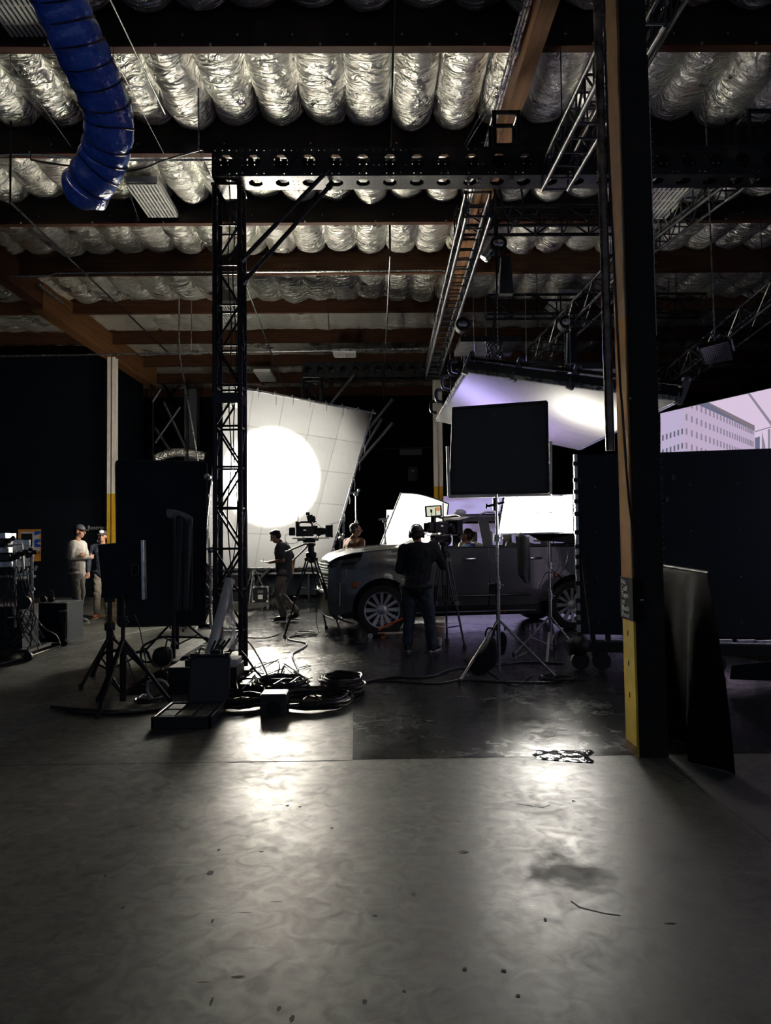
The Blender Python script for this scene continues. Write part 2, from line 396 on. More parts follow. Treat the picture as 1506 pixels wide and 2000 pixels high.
# walls
M['navywall'] = mat('navy_wall', (0.0028, 0.0055, 0.0105), 0.85, spec=.12, nz=0.25, ns=1.2, bump=0.05, bs=30)
M['navylow'] = mat('navy_wall_lower', (0.0042, 0.0075, 0.013), 0.85, spec=.15, nz=0.2, ns=1.2)
M['backwall'] = mat('dark_back_wall', (0.0030, 0.0052, 0.0095), 0.85, spec=.12, nz=0.3, ns=0.8)
def wall(name, a, b, m='backwall', z1=ZR):
    q = MB(); q.box2(a, (b[0], b[1], z1)); return structure(q.build(name, m))
q = MB(); q.box2((XL, 20.9, 0), (-7.7, 21.1, 6.85)); q.mi = 1; q.box2((XL, 20.87, 0), (-7.7, 20.91, 2.75)); structure(q.build('wall_left_front', ['navywall', 'navylow']))
q = MB(); q.box2((-7.95, 21.1, 0), (-7.7, 24.6, 6.85)); structure(q.build('wall_left_return', 'navywall'))
wall('wall_back', (XL, YB, 0), (XR, YB + .2, 0)); wall('wall_left', (XL - .2, YN, 0), (XL, YB, 0)); wall('wall_right', (XR, YN, 0), (XR + .2, YB, 0))

# roof: purlins run across, insulation bags sag between the joists
ZP = 7.0
PUR = [-1.4, 0.95, 3.3, 5.7] + [(ZP - CAMH) / ray(700, y_).z for y_ in (97, 302, 437, 535, 610, 668)] + [23.1, 25.6, 28.1]
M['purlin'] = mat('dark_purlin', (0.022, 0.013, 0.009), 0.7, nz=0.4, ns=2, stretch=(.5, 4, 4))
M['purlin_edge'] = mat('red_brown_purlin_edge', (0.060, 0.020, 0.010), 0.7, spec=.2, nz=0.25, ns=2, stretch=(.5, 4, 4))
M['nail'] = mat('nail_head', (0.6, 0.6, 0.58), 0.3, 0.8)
M['wood_darker'] = mat('darker_brown_timber', (0.055, 0.022, 0.010), 0.75, spec=.2, nz=0.35, ns=3.0, stretch=(0.4, 6, 6))  # darker brown for the farthest purlins
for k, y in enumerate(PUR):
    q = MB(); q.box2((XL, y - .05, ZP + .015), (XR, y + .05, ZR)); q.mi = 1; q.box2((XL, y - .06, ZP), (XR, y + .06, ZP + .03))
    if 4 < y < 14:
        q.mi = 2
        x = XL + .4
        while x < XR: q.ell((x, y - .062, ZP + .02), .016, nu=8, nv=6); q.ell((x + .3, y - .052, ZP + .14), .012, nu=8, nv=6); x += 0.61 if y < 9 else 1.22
    m0 = 'purlin' if y < 14.5 else ('wood' if k < 9 else 'wood_darker')
    structure(q.build('trim_%d' % (k + 1), [m0, 'purlin_edge' if y < 14.5 else ('wood' if k < 9 else 'wood_darker'), 'nail'], origin=(0, y, ZP)))

m = bpy.data.materials.new('silver_foil'); m.use_nodes = True
N = m.node_tree.nodes; L = m.node_tree.links; b = N['Principled BSDF']
b.inputs['Metallic'].default_value = 0.72; b.inputs['Base Color'].default_value = (0.97, 0.95, 0.87, 1)
tc = N.new('ShaderNodeTexCoord')
n1 = N.new('ShaderNodeTexNoise'); n1.inputs['Scale'].default_value = 26; n1.inputs['Detail'].default_value = 5; n1.inputs['Distortion'].default_value = .4
mp = N.new('ShaderNodeMapping'); mp.inputs['Scale'].default_value = (2.2, 5.0, 3); L.new(tc.outputs['Object'], mp.inputs[0])
n2 = N.new('ShaderNodeTexNoise'); n2.inputs['Scale'].default_value = 1.3; n2.inputs['Detail'].default_value = 3; n2.inputs['Distortion'].default_value = 1.6
L.new(mp.outputs[0], n2.inputs['Vector']); L.new(tc.outputs['Object'], n1.inputs['Vector'])
bp1 = N.new('ShaderNodeBump'); bp1.inputs['Strength'].default_value = .9; bp1.inputs['Distance'].default_value = .012; L.new(n1.outputs['Fac'], bp1.inputs['Height'])
bp2 = N.new('ShaderNodeBump'); bp2.inputs['Strength'].default_value = 1.0; bp2.inputs['Distance'].default_value = .11; L.new(n2.outputs['Fac'], bp2.inputs['Height']); L.new(bp1.outputs[0], bp2.inputs['Normal'])
L.new(bp2.outputs[0], b.inputs['Normal'])
n3 = N.new('ShaderNodeTexNoise'); n3.inputs['Scale'].default_value = 1.1; n3.inputs['Detail'].default_value = 4; L.new(tc.outputs['Object'], n3.inputs['Vector'])
mr = N.new('ShaderNodeMapRange'); mr.inputs[1].default_value = .35; mr.inputs[2].default_value = .65; mr.inputs[3].default_value = .26; mr.inputs[4].default_value = .42
L.new(n3.outputs['Fac'], mr.inputs[0]); L.new(mr.outputs[0], b.inputs['Roughness'])
M['foil'] = m
q = MB(); JS = 0.61
for k in range(len(PUR) - 1):
    y0, y1 = PUR[k] + .052, PUR[k + 1] - .052
    if y1 < 2: continue
    sag = 0.27 if y0 < 12 else (0.22 if y0 < 14 else (0.15 if y0 < 17 else 0.07))
    nx = int((XR - XL) / JS) + 1
    nu, nv = (12, 20) if y0 < 14 else (8, 10)
    rnd = [random.uniform(.75, 1.2) for _ in range(nx)]
    edge = [random.uniform(-.02, .03) for _ in range(nx + 1)]
    def fn(u, v):
        X = u * nx; i = min(int(X), nx - 1); t = X - i
        s = sag * rnd[i] * (abs(sin(pi * t)) ** 0.42)
        e = min(1.0, max(0.0, v * 9)) ** .5 * min(1.0, max(0.0, (1 - v) * 17)) ** .5
        p = V((XL + u * nx * JS, y0 + (y1 - y0) * v, 0))
        wr = 0.030 * noise.noise(V((p.x * 3, p.y * 2.0, k))) + 0.022 * noise.noise(V((p.x * 6, p.y * 9, k))) * abs(sin(pi * t)) + .03 * abs(noise.noise(V((p.x * 11, p.y * 13, k * 3)))) * max(0, v - .75) * 3
        ed = edge[i] * (1 - t) + edge[i + 1] * t
        p.x += .05 * noise.noise(V((p.y * 2.2, i, 3.1)))
        p.z = (7.56 if sag > .15 else 7.34) + ed - s * e - (.06 * (1 - abs(2 * v - 1)) if sag > .1 else 0) + wr
        return p
    q.grid(fn, nx * nu, nv)
q.mi = 1; q.box2((XL, -.5, ZR), (XR, YB, ZR + .1))
structure(q.build('ceiling', ['foil', 'black'], smooth='all', origin=(0, 0, 7)))

# girders along the hall and their posts
def beam_thing(name, label, cat, x0, x1, y0, y1, z0, z1, mt):
    q = MB(); q.box2((x0, y0, z0), (x1, y1, z1)); return tag(q.build(name, mt, bevel=.006), label, cat)
g1 = thing('timber_girder', 'long honey brown laminated timber girder over the yellow post, running from above', 'beam', (1.75, 12, 6.72))
q = MB(); q.box2((1.66, YN, 6.74), (1.84, 24, 7.25)); q.build('beam', 'glulam', g1)
for y in PUR[1:11]:
    q = MB(); q.box2((1.63, y - .08, 6.95), (1.87, y + .08, 7.22)); q.build('hanger_bracket', 'steel', g1)
q = MB()
for dx in (-.16, -.19, -.22): q.tube((1.75 + dx, YN, 6.8 - dx * .3), (1.75 + dx, 12.5, 6.8 - dx * .3), .012, n=6)
tag(q.build('conduit_run', 'steel'), 'thin parallel metal conduits running beside the honey brown girder', 'conduit')
g2 = thing('timber_girder', 'red brown laminated timber girder ending at the slim white post near the text wall', 'beam', (-7.4, 14, 6.68))
q = MB(); q.box2((-7.5, 4, 6.72), (-7.24, 16.2, 7.3)); q.build('beam', 'wood', g2)
q = MB(); q.box2((-7.52, 16.1, 6.62), (-7.22, 24.5, 7.28)); q.build('beam', 'glulam', g2, bevel=.01)
q = MB(); q.box2((-7.20, 15.75, 7.0), (-7.14, 17.0, 7.06)); q.build('strap_plate', 'steel', g2)

def hcolumn(name, label, x, y, wd, h, bands):
    t = thing(name, label, 'column', (x, y, 0))
    for z0, z1, mt, nm in bands:
        q = MB()
        q.box2((x - wd / 2, y - wd / 2, z0), (x + wd / 2, y - wd / 2 + .02, z1)); q.box2((x - wd / 2, y + wd / 2 - .02, z0), (x + wd / 2, y + wd / 2, z1))
        q.box2((x - .012, y - wd / 2, z0), (x + .012, y + wd / 2, z1)); q.box2((x - wd / 2, y - .03, z0), (x - wd / 2 + .012, y + .03, z1))
        q.build(nm, mt, t)
    q = MB(); q.box2((x - wd * .7, y - wd * .7, 0), (x + wd * .7, y + wd * .7, .02)); q.build('base_plate', 'steel', t)
    return t
M['postwhite'] = mat('post_white_paint', (0.85, 0.78, 0.68), 0.5, nz=0.05)
M['postyellow'] = mat('post_yellow_paint', (0.75, 0.42, 0.03), 0.5, nz=0.08)
cL = P(218, 1050, 20.4)
hcolumn('painted_post', 'slim white steel post with yellow lower part beside the Restroom lettering', cL.x, 20.45, .22, 6.7, [(.02, 2.85, 'postyellow', 'yellow_section'), (2.85, 6.62, 'postwhite', 'white_section')])
cM = P(857, 1000, 21)
hcolumn('painted_post', 'slim white steel post with yellow lower part rising between the white diffusion frames', cM.x, 21.0, .25, 6.8, [(.02, 3.0, 'postyellow', 'yellow_section'), (3.0, 6.74, 'postwhite', 'white_section')])

# big post in front: left face painted, wrapped in black padding
cx0, cy0 = 1.785, 5.12
post = thing('painted_post', 'thick square post wrapped in black padding with yellow painted side and black sign', 'column', (1.87, 5.2, 0))
xa, xb, ya, yb = 1.775, 1.968, 5.10, 5.33
for z0, z1, mt, nm in ((0, .92, 'yellow', 'yellow_section'), (.92, 2.3, 'amber', 'amber_section'), (2.3, 3.05, 'amber', 'brown_section'), (3.05, 6.74, 'tan', 'tan_section')):
    q = MB(); q.box2((xa - .012, ya + .004, z0), (xb - .01, yb, z1)); q.build(nm, mt, post)
M['pad'] = mat('black_padding', (0.019, 0.018, 0.017), 0.8, spec=.2, bump=0.15, bs=120)
q = MB(); q.box2((xa + .004, ya - .012, .0), (xb + .005, yb + .01, 4.9)); q.box2((xa + .006, ya - .004, 4.9), (xb, yb, 6.74)); q.build('padding', 'pad', post)
M['fray'] = mat('frayed_edge', (0.5, 0.42, 0.36), .7)
q = MB(); z = 1.2
while z < 4.6:
    q.tube((xb + .006, ya - .013, z), (xb + .006 + random.uniform(.002, .022), ya - .013, z + random.uniform(-.01, .02)), .0012, .0006, 4); z += random.uniform(.01, .045)
q.path([(xb + .006 + random.uniform(-.002, .003), ya - .012, 2.9 + .03 * i) for i in range(57)], .0028, 5)
q.build('frayed_edge', 'fray', post)['kind'] = 'stuff'
q = MB(); q.path([(xa - .012, ya, .92 + i * .1) for i in range(38)], .003, 5); q.build('edge_trim', 'ply', post)
q = MB(); q.ell((xa + .0, ya - .02, 2.46), .011); q.build('screw_hook', 'steel', post)
M['rust'] = mat('rusty_base', (0.28, 0.12, 0.05), .7, nz=.5, ns=12)
q = MB(); q.box2((xa - .014, ya + .01, 0), (xa - .010, yb, .07)); q.build('rusted_foot', 'rust', post)
for z in (.40, .62, .83):
    q = MB(); q.ell((xa - .014, ya + .12, z), (.003, .008, .022)); q.build('slot', 'joint', post)

# sign on the post: No Gaff Tape on Black Floor
sg = thing('warning_sign', 'black sign strapped to thick yellow post reading No Gaff Tape on Black Floor', 'sign', (1.74, 5.1, .9))
M['signblack'] = mat('sign_black', (0.010, 0.011, 0.013), .8, spec=.05)
s_y0, s_y1, s_z0, s_z1 = 5.07, 5.33, .93, 1.22
q = MB(); q.box2((xa - .030, s_y0, s_z0), (xa - .018, s_y1, s_z1)); q.box2((xa - .030, s_y0 - .008, s_z0), (xa + .045, s_y0, s_z1)); q.build('panel', 'signblack', sg)
Rt = Matrix(((0, 0, -1), (-1, 0, 0), (0, 1, 0))).to_4x4()   # text x -> -y, text y -> +z, normal -> -x
q = MB()
for k, wd in enumerate(('No', 'Gaff', 'Tape', 'on', 'Black', 'Floor')):
    q.text(wd, .060, Matrix.Translation((xa - .031, s_y1 - .03, s_z1 - .048 - .046 * k)) @ Matrix.Diagonal((1, 1, 1, 1)) @ Rt @ Matrix.Diagonal((1.25, .95, 1, 1)), .0008)
q.build('lettering', 'whitetext', sg)
q = MB(); q.box2((xa + .020, s_y0 - .012, 1.07), (xa + .040, s_y0 - .007, 1.078)); q.build('mark', 'whitetext', sg)

# pipe hanging in front of the post, with cable
q = MB(); a = P(1192, 880, 4.75); tp = V((a.x - .03, 4.75, 6.9)); q.tube(a, V((tp.x, 4.75, 6.9)), .029, n=16)
M['rustpipe'] = mat('dark_rusty_pipe', (0.13, 0.10, 0.085), .32, .75, nz=.6, ns=14, rn=.15)
tag(q.build('hanging_pipe', 'rustpipe', smooth=True), 'dark rusty steel pipe hanging down beside the thick yellow post', 'pipe')
q = MB(); q.path(curve_pts([V((a.x + .06, 4.85, 6.8)), V((a.x + .06, 4.85, 4.5)), P(1209, 700, 4.9), P(1216, 800, 4.95), P(1226, 950, 5.0), P(1238, 1050, 5.04), P(1240, 1100, 5.05)], 10), .008, 8)
tag(q.build('power_cable', 'cable', smooth=True), 'black cable dropping down along the amber side of the thick post', 'cable')

# Restroom lettering and poster on the navy wall
q = MB(); a = P(171, 1034, 20.85); Rw = Matrix(((1, 0, 0), (0, 0, -1), (0, 1, 0))).to_4x4()
q.text('Restroom', .155, Matrix.Translation(a) @ Rw, .003)
ob = q.build('wall_lettering', M['whitetext']); tag(ob, 'white Restroom lettering on the navy wall beside the white post', 'sign')
q = MB(); a = P(189, 1059, 20.85); q.text('ch', .155, Matrix.Translation(a) @ Rw, .003)
tag(q.build('wall_lettering', 'whitetext'), 'white letters ch on the navy wall below the Restroom lettering', 'sign')
q = MB(); a = P(201, 1040, 20.85)
for s in (1, -1): q.bar(a, a + V((.10, 0, .07 * s)), .012, .02)
q.bar(a, a + V((.24, 0, 0)), .012, .02); tag(q.build('arrow_sign', 'whitetext'), 'small white arrow on the navy wall under the Restroom lettering', 'sign')
DP = 20.84
ps = thing('poster', 'orange framed poster with blue wings and dark letters OOL on navy wall', 'poster', P(57, 1096, DP))
a, c = P(36, 1034, DP), P(79, 1096, DP)
q = MB(); q.box2((a.x, 20.83, c.z), (c.x, 20.868, a.z)); q.build('board', mat('poster_orange', (0.60, 0.25, 0.04), .6), ps)
q = MB(); q.box2((a.x + .07, 20.822, c.z + .28), (c.x - .03, 20.832, a.z - .07)); q.build('paper', mat('poster_grey', (0.5, 0.5, 0.52), .6), ps)
q = MB(); q.box2((a.x + .09, 20.814, c.z + .4), (c.x - .22, 20.824, a.z - .12)); q.build('photo_panel', 'black', ps)
M['wing'] = mat('wing_blue', (0.02, 0.08, 0.42), .5)
for (u, v, s) in ((71, 1041, 1), (71, 1057, 1), (71, 1065, -1)):
    q = MB(); c0 = P(u, v, 20.82); q.prism([c0 + V((.1 * cos(t) * (1 + .4 * cos(t)), 0, .055 * sin(t) + .02 * s * cos(t))) for t in [k * pi / 9 for k in range(18)]], (0, -.006, 0)); q.build('wing', 'wing', ps)
q = MB(); q.text('OOL', .13, Matrix.Translation(P(61, 1082, 20.822)) @ Rw, .002); q.build('lettering', 'joint', ps)

post.rotation_euler.y = -0.005
sg.rotation_euler.y = -0.005
# ================================================================== RIGGING
def box_truss(name, label, A, B, wd, ht, rc, rb, seg, mt='truss', group=None, up=(0, 0, 1), cat='truss', tri=False):
    A, B = V(A), V(B); t = (B - A).normalized(); up = V(up); x = t.cross(up).normalized(); y = x.cross(t).normalized()
    root = thing(name, label, cat, A, 0, group); Ln = (B - A).length
    cs = [(-1, -1), (1, -1), (1, 1), (-1, 1)] if not tri else [(-1, 1), (1, 1), (0, -1)]
    off = [x * a * wd / 2 + y * b * ht / 2 for a, b in cs]
    for o in off:
        q = MB(); q.tube(A + o, B + o, rc, n=10); q.build('chord', mt, root, smooth=True)
    n = max(1, round(Ln / seg))
    for k in range(len(off)):
        q = MB(); o1, o2 = off[k], off[(k + 1) % len(off)]
        for i in range(n + 1):
            p = A + t * Ln * i / n
            q.tube(p + o1, p + o2, rb, n=6)
            if i < n and (k % 2 or name == 'lattice_tower'):
                p2 = A + t * Ln * (i + 1) / n
                if (i + k // 2) % 2: q.tube(p + o1, p2 + o2, rb, n=6)
                else: q.tube(p + o2, p2 + o1, rb, n=6)
        if k % 2 or name == 'lattice_tower': q.build('lacing', mt, root, smooth=True)
        else: build_each(q, 'rung', mt, root, smooth=True)
    if group:
        for u_ in (.12, .88):
            p = A.lerp(B, u_)
            q = MB(); q.tube(p + V((0, 0, ht * .4)), V((p.x, p.y, 7.1)), .007, n=6); q.build('hanger_rod', 'truss_black', root, smooth=True)
    return root

# perforated box beam and its tower
DY = 8.60; bx0 = P(415, 300, 8.45).x; bz1 = P(440, 290, 8.45).z; bz0 = P(440, 346, 8.45).z; bs = bz1 - bz0
MODN, MOD = 24, 0.316
tw_x = P(447, 800, 8.65).x
def module(holes=True):
    h = MOD / 2
    outer = [(-h, -h), (h, -h), (h, h), (-h, h)]
    hl = [[(.086 * cos(a), .086 * sin(a)) for a in [pi / 8 + k * pi / 4 for k in range(8)]]]
    if holes:
        for x, y in ((-.125, .125), (-.04, .13), (.04, .13), (.125, .125), (-.125, -.125), (-.04, -.13), (.04, -.13), (.125, -.125), (-.13, .04), (-.13, -.04), (.13, .04), (.13, -.04)):
            hl.append([(x + .009 * cos(a), y + .009 * sin(a)) for a in [k * pi / 3 for k in range(6)]])
    vs = list(outer); ed = [(i, (i + 1) % 4) for i in range(4)]
    for hh in hl:
        o = len(vs); vs += hh; ed += [(o + i, o + (i + 1) % len(hh)) for i in range(len(hh))]
    r = delaunay_2d_cdt([V((x, y)) for x, y in vs], ed, [], 1, 1e-5)
    fs = []
    for f_ in r[2]:
        c = sum((r[0][i] for i in f_), V((0, 0))) / len(f_)
        inside = any((c - V(((hh[0][0] + hh[len(hh) // 2][0]) / 2, (hh[0][1] + hh[len(hh) // 2][1]) / 2))).length < (.075 if k == 0 else .008) for k, hh in enumerate(hl))
        if not inside: fs.append(tuple(f_))
    return [V((p.x, p.y)) for p in r[0]], fs
MODV, MODF = module()
def perf_beam(name, label, x0, n, yc, zc, s, mt):
    root = thing(name, label, 'truss', (x0, yc, zc))
    sc = s / MOD
    for nm, ax in (('front_plate', 0), ('back_plate', 1), ('bottom_plate', 2), ('top_plate', 3)):
        q = MB()
        for k in range(n):
            cx = x0 + (k + .5) * MOD
            for d in (0, .006):
                if ax == 0: vs = [V((cx + p.x, yc - s / 2 + d, zc + p.y * sc)) for p in MODV]
                elif ax == 1: vs = [V((cx + p.x, yc + s / 2 - d, zc + p.y * sc)) for p in MODV]
                elif ax == 2: vs = [V((cx + p.x, yc + p.y * sc, zc - s / 2 + d)) for p in MODV]
                else: vs = [V((cx + p.x, yc + p.y * sc, zc + s / 2 - d)) for p in MODV]
                q.add(vs, MODF)
        q.build(nm, mt, root)
    q = MB()
    for k in range(0, n + 1, 8): q.box((x0 + k * MOD, yc, zc), (.012, s * .98, s * .98))
    q.build('end_plate', mt, root)
    return root
M['beamblack'] = mat('satin_black_plate', (0.035, 0.036, 0.038), 0.38, 0.4)
zc = (bz0 + bz1) / 2
perf_beam('perforated_beam', 'black perforated box beam with octagon holes spanning from the lattice tower', bx0, MODN, DY, zc, bs, 'beamblack')
box_truss('lattice_tower', 'tall black square lattice tower carrying the perforated beam', (tw_x, 8.72, 0), (tw_x, 8.72, bz0 - .03), .29, .29, .030, .014, .46, 'truss_black', up=(0, 1, 0))
q = MB(); q.box((tw_x, 8.72, P(447, 780, 8.65).z), (.34, .34, .12)); q.build('coupler', 'truss_black', COL.objects['lattice_tower'])
q = MB(); q.box((tw_x, 8.72, bz0 - .03), (.36, .36, .03)); q.build('head_plate', 'truss_black', COL.objects['lattice_tower'])
q = MB(); q.box((tw_x, 8.72, .012), (.5, .5, .024)); q.build('base_plate', 'truss_black', COL.objects['lattice_tower'])
for lab, a, b in (('upper black diagonal tube bracing tower to perforated beam', P(642, 331, 8.42), P(478, 502, 8.48)), ('lower black diagonal tube bracing tower to perforated beam', P(640, 368, 8.6), P(480, 546, 8.7))):
    t = thing('brace_tube', lab, 'brace', b); q = MB(); q.tube(a, b, .026, n=12); q.build('tube', 'truss_black', t, smooth=True)
    q = MB(); q.bar(a, a + (a - b).normalized() * .06, .07, .05); q.bar(b, b + (b - a).normalized() * .06, .07, .05); q.build('clamp', 'steel' if 0 else 'truss_black', t)
# second portal far behind
z2 = P(700, 725, 20.3).z
perf_beam('perforated_beam', 'distant dark perforated beam high behind the big white diffusion frame', P(592, 725, 20.3).x, 14, 20.3, z2, .42, 'truss_black')
xt = P(610, 800, 20.3).x
box_truss('lattice_tower', 'distant dark lattice tower behind the big white diffusion frame', (xt, 20.3, 0), (xt, 20.3, z2 - .21), .5, .5, .03, .018, .7, 'truss_black', up=(0, 1, 0))
def rod(name, lab, cat, a, b, r, mt, group=None):
    q = MB(); q.tube(a, b, r, n=10); return tag(q.build(name, mt, smooth=True), lab, cat, group)
rod('brace_tube', 'grey diagonal tube bracing the distant dark perforated beam', 'brace', P(692, 731, 20), P(645, 790, 20), .04, 'truss')
for i, (a, b) in enumerate((((767, 780), (700, 862)), ((746, 818), (708, 882)), ((767, 826), (700, 905)))):
    rod('brace_tube', ['topmost of three parallel grey braces right of the big diffusion frame', 'middle of three parallel grey braces right of the big diffusion frame', 'lowest of three parallel grey braces right of the big diffusion frame'][i], 'brace', P(*a, 19), P(*a, 19) + (P(*b, 19) - P(*a, 19)) * (P(*a, 19).z / (P(*a, 19).z - P(*b, 19).z)), .045, 'truss', 'parallel braces behind the diffusion frame')

# trusses running along the hall
g = 'grey lattice trusses overhead'  # dim ones get a blacker material that stands in for low light
box_truss('lattice_truss', 'grey lattice truss running from above down onto the perforated beam', (2.14, 5.6, 5.64), (2.12, 8.45, 5.70), .30, .30, .026, .012, .30, 'truss', g)
box_truss('lattice_truss', 'long grey lattice truss receding from the perforated beam towards the middle post', (1.28, 8.85, 5.56), (1.34, 17.2, 5.4), .30, .30, .026, .012, .34, 'truss', g)
a = P(890, 432, 11.6); b = P(1262, 432, 11.6)
box_truss('lattice_truss', 'dark cross lattice truss hanging behind the hoist and the big post', (a.x, 11.6, a.z), (b.x, 11.6, a.z), .36, .30, .026, .014, .42, 'truss_black', g)
a = P(950, 600, 15.5)
box_truss('lattice_truss', 'far dark cross lattice truss above the suspended lilac panel', (a.x, 15.5, a.z), (a.x + 4.6, 15.5, a.z), .36, .40, .026, .014, .5, 'truss_black', g)
box_truss('lattice_truss', 'dim lattice truss sloping down behind the rusty pipe above the lilac panel', P(1225, 520, 11), P(1035, 710, 16), .34, .34, .026, .014, .45, 'truss_black', g)
box_truss('lattice_truss', 'dim lattice truss above the hanging lamp in front of dark wall', P(1530, 570, 11.5), P(1290, 760, 16.5), .36, .36, .026, .014, .5, 'truss_black', g)
box_truss('lattice_truss', 'grey lattice truss slanting up beside the bright striped ceiling lamp right of post', P(1452, 328, 9.3), P(1255, 480, 12.5), .30, .30, .026, .012, .34, 'truss', g)
box_truss('lattice_truss', 'short grey lattice truss crossing the ceiling above the thick post', (2.62, 4.3, 6.25), (2.42, 8.4, 6.05), .26, .26, .024, .011, .3, 'truss', g)

# corner blocks on the beam
def corner_block(label, px0, px1, py0, py1, d):
    a, b = P(px0, py1, d), P(px1, py0, d); a.z = bz1 + .002; r = thing('truss_corner_block', label, 'bracket', ((a.x + b.x) / 2, d, a.z)); w_ = b.x - a.x; h_ = b.z - a.z; t = .05
    for nm, c in (('front_frame', d - .14), ('back_frame', d + .14)):
        q = MB(); cxx = (a.x + b.x) / 2
        for x in (a.x + t / 2, b.x - t / 2): q.box((x, c, a.z + h_ / 2), (t, .03, h_))
        for z in (a.z + t / 2, b.z - t / 2): q.box((cxx, c, z), (w_ * .98, .026, t))
        q.build(nm, 'truss_black', r, bevel=.006)
    q = MB()
    for x in (a.x + t / 2, b.x - t / 2):
        for z in (a.z + t / 2, b.z - t / 2): q.tube((x, d - .14, z), (x, d + .14, z), .02)
    build_each(q, 'corner_tube', 'truss_black', r)
corner_block('black square corner block sitting on the perforated beam below the honey girder', 958, 1012, 229, 287, 8.6)
corner_block('black square corner block sitting on the perforated beam right of the thick post', 1448, 1502, 226, 284, 8.6)
for i_, (px, py, d) in enumerate(((915, 352, 8.5), (935, 352, 8.5), (960, 345, 8.5), (1000, 345, 8.5), (1432, 350, 8.5), (1468, 350, 8.5))):
    q = MB(); c = P(px, py, d); q.tube(c + V((0, 0, .03)), c - V((0, 0, .05)), .012); q.box(c, (.05, .03, .02))
    tag(q.build('pipe_clamp', 'steel'), ['small steel clamp under the perforated beam at the left chord of the long truss', 'small steel clamp under the perforated beam, second along the long truss', 'small steel clamp under the perforated beam just left of the corner block', 'small steel clamp under the perforated beam just right of the corner block', 'first small steel clamp under the beam right of the thick post', 'second small steel clamp under the beam right of the thick post'][i_], 'clamp', 'steel clamps under the perforated beam')

# rods, pipes, wires under the roof
rod('sprinkler_pipe', 'long thin metal pipe crossing the hall above the white post', 'pipe', P(-60, 697, 17.5), P(828, 681, 17.5), .022, 'steel')
q = MB(); q.path([P(-60, 541, 14.6), P(95, 539, 14.6), P(110, 534, 14.6), P(300, 532, 14.6), P(560, 531, 14.6), P(862, 528, 14.6), P(878, 532, 14.6), P(880, 545, 14.6)], .016, 8); tag(q.build('conduit', 'steel', smooth=True), 'thin pale conduit following the brown purlin across the hall', 'conduit')
q = MB(); q.path(curve_pts([P(-40, 306, 10.3), P(60, 302, 10.3), P(200, 312, 10.3), P(415, 312, 10.3)], 6), .015, 8); tag(q.build('conduit', 'steel', smooth=True), 'thick pale conduit beside the blue duct mouth ending at the beam', 'conduit')
q = MB(); q.tube(P(60, 312, 10.1), P(60, 312, 10.1) + V((0, 0, .7)), .008); q.path(curve_pts([P(60, 312, 10.1), P(120, 322, 10.0), P(250, 334, 9.8), P(330, 310, 9.6), P(395, 292, 9.5)], 8), .012, 6); tag(q.build('sagging_cable', 'cable', smooth=True), 'black cable sagging between the blue duct and the perforated beam', 'cable')
q = MB(); c = P(388, 292, 9.3); q.bar(c, P(412, 345, 9.3), .035, .012); q.bar(c, V((c.x, c.y, 7.3)), .02, .008); tag(q.build('strut_channel', 'alu'), 'short perforated strut channel hanging left of the perforated beam', 'bracket')
gr = 'thin hanger rods and tie wires under the roof'
for lab, a, b, r in (('black rod with couplers slanting over the foil right of the blue duct', P(213, -5, 6.2), P(322, 222, 8.2), .011),
        ('thin wire slanting from blue duct to the foil bags behind it', P(222, 110, 7.5), P(320, 300, 10), .004),
        ('straight black hanger rod in front of the middle foil bags', P(771, -5, 7), P(763, 290, 8.5), .009),
        ('black wire crossing the foil behind the blue duct', P(20, 120, 8.2), P(170, 330, 11), .005),
        ('dark tie rod crossing the roof from upper corner to the white frame', P(20, 395, 10), P(330, 690, 18), .014),
        ('dark tie rod crossing the roof above the tower towards the white frame', P(470, 530, 12), P(560, 770, 20), .016),
        ('straight dark rod hanging before the brown purlins left of the long truss', P(762, 500, 13), P(748, 780, 18), .016),
        ('pale thin rod slanting above the big black flag', P(350, 690, 17.5), P(388, 905, 17.5), .02),
        ('thin dark wire below the slatted ceiling lamp left of tower', P(240, 340, 10), P(275, 440, 13), .006),
        ('thin pale hanger rod near the white post', P(374, 560, 17.4), P(374, 686, 17.4), .01),
        ('thin hanger wire in the middle of the brown purlins', P(638, 560, 17.4), P(645, 684, 17.4), .008)):
    q = MB(); q.path([V((a.x, a.y, 7.5)), a, b] if a.z < 7.0 else [a, b], r, 8); tag(q.build('hanger_rod', 'blackmetal' if 'pale' not in lab else 'steel', smooth=True), lab, 'rod', gr)
    if 0: rod('hanger_rod', lab, 'rod', a, b, r, 'blackmetal' if 'pale' not in lab else 'steel', gr)
for lab, pts in (('pale guy rope pair', None),):
    pass
q = MB()
q.tube(P(905, 285, 8.4), P(968, 170, 7.2), .006, n=6); q.tube(P(910, 287, 8.4), P(1005, 130, 7.0), .006, n=6)
tag(q.build('steel_sling', 'steel'), 'pair of steel slings rising from the perforated beam to the honey girder', 'sling')
q = MB(); q.path(curve_pts([P(975, 365, 8.9), P(985, 410, 8.9), P(1003, 438, 8.9), P(1018, 425, 8.9), P(1021, 395, 8.9), P(1017, 362, 8.9)], 8), .011, 8)
tag(q.build('cable_loop', 'cable', smooth=True), 'black cable loop hanging under the perforated beam', 'cable')

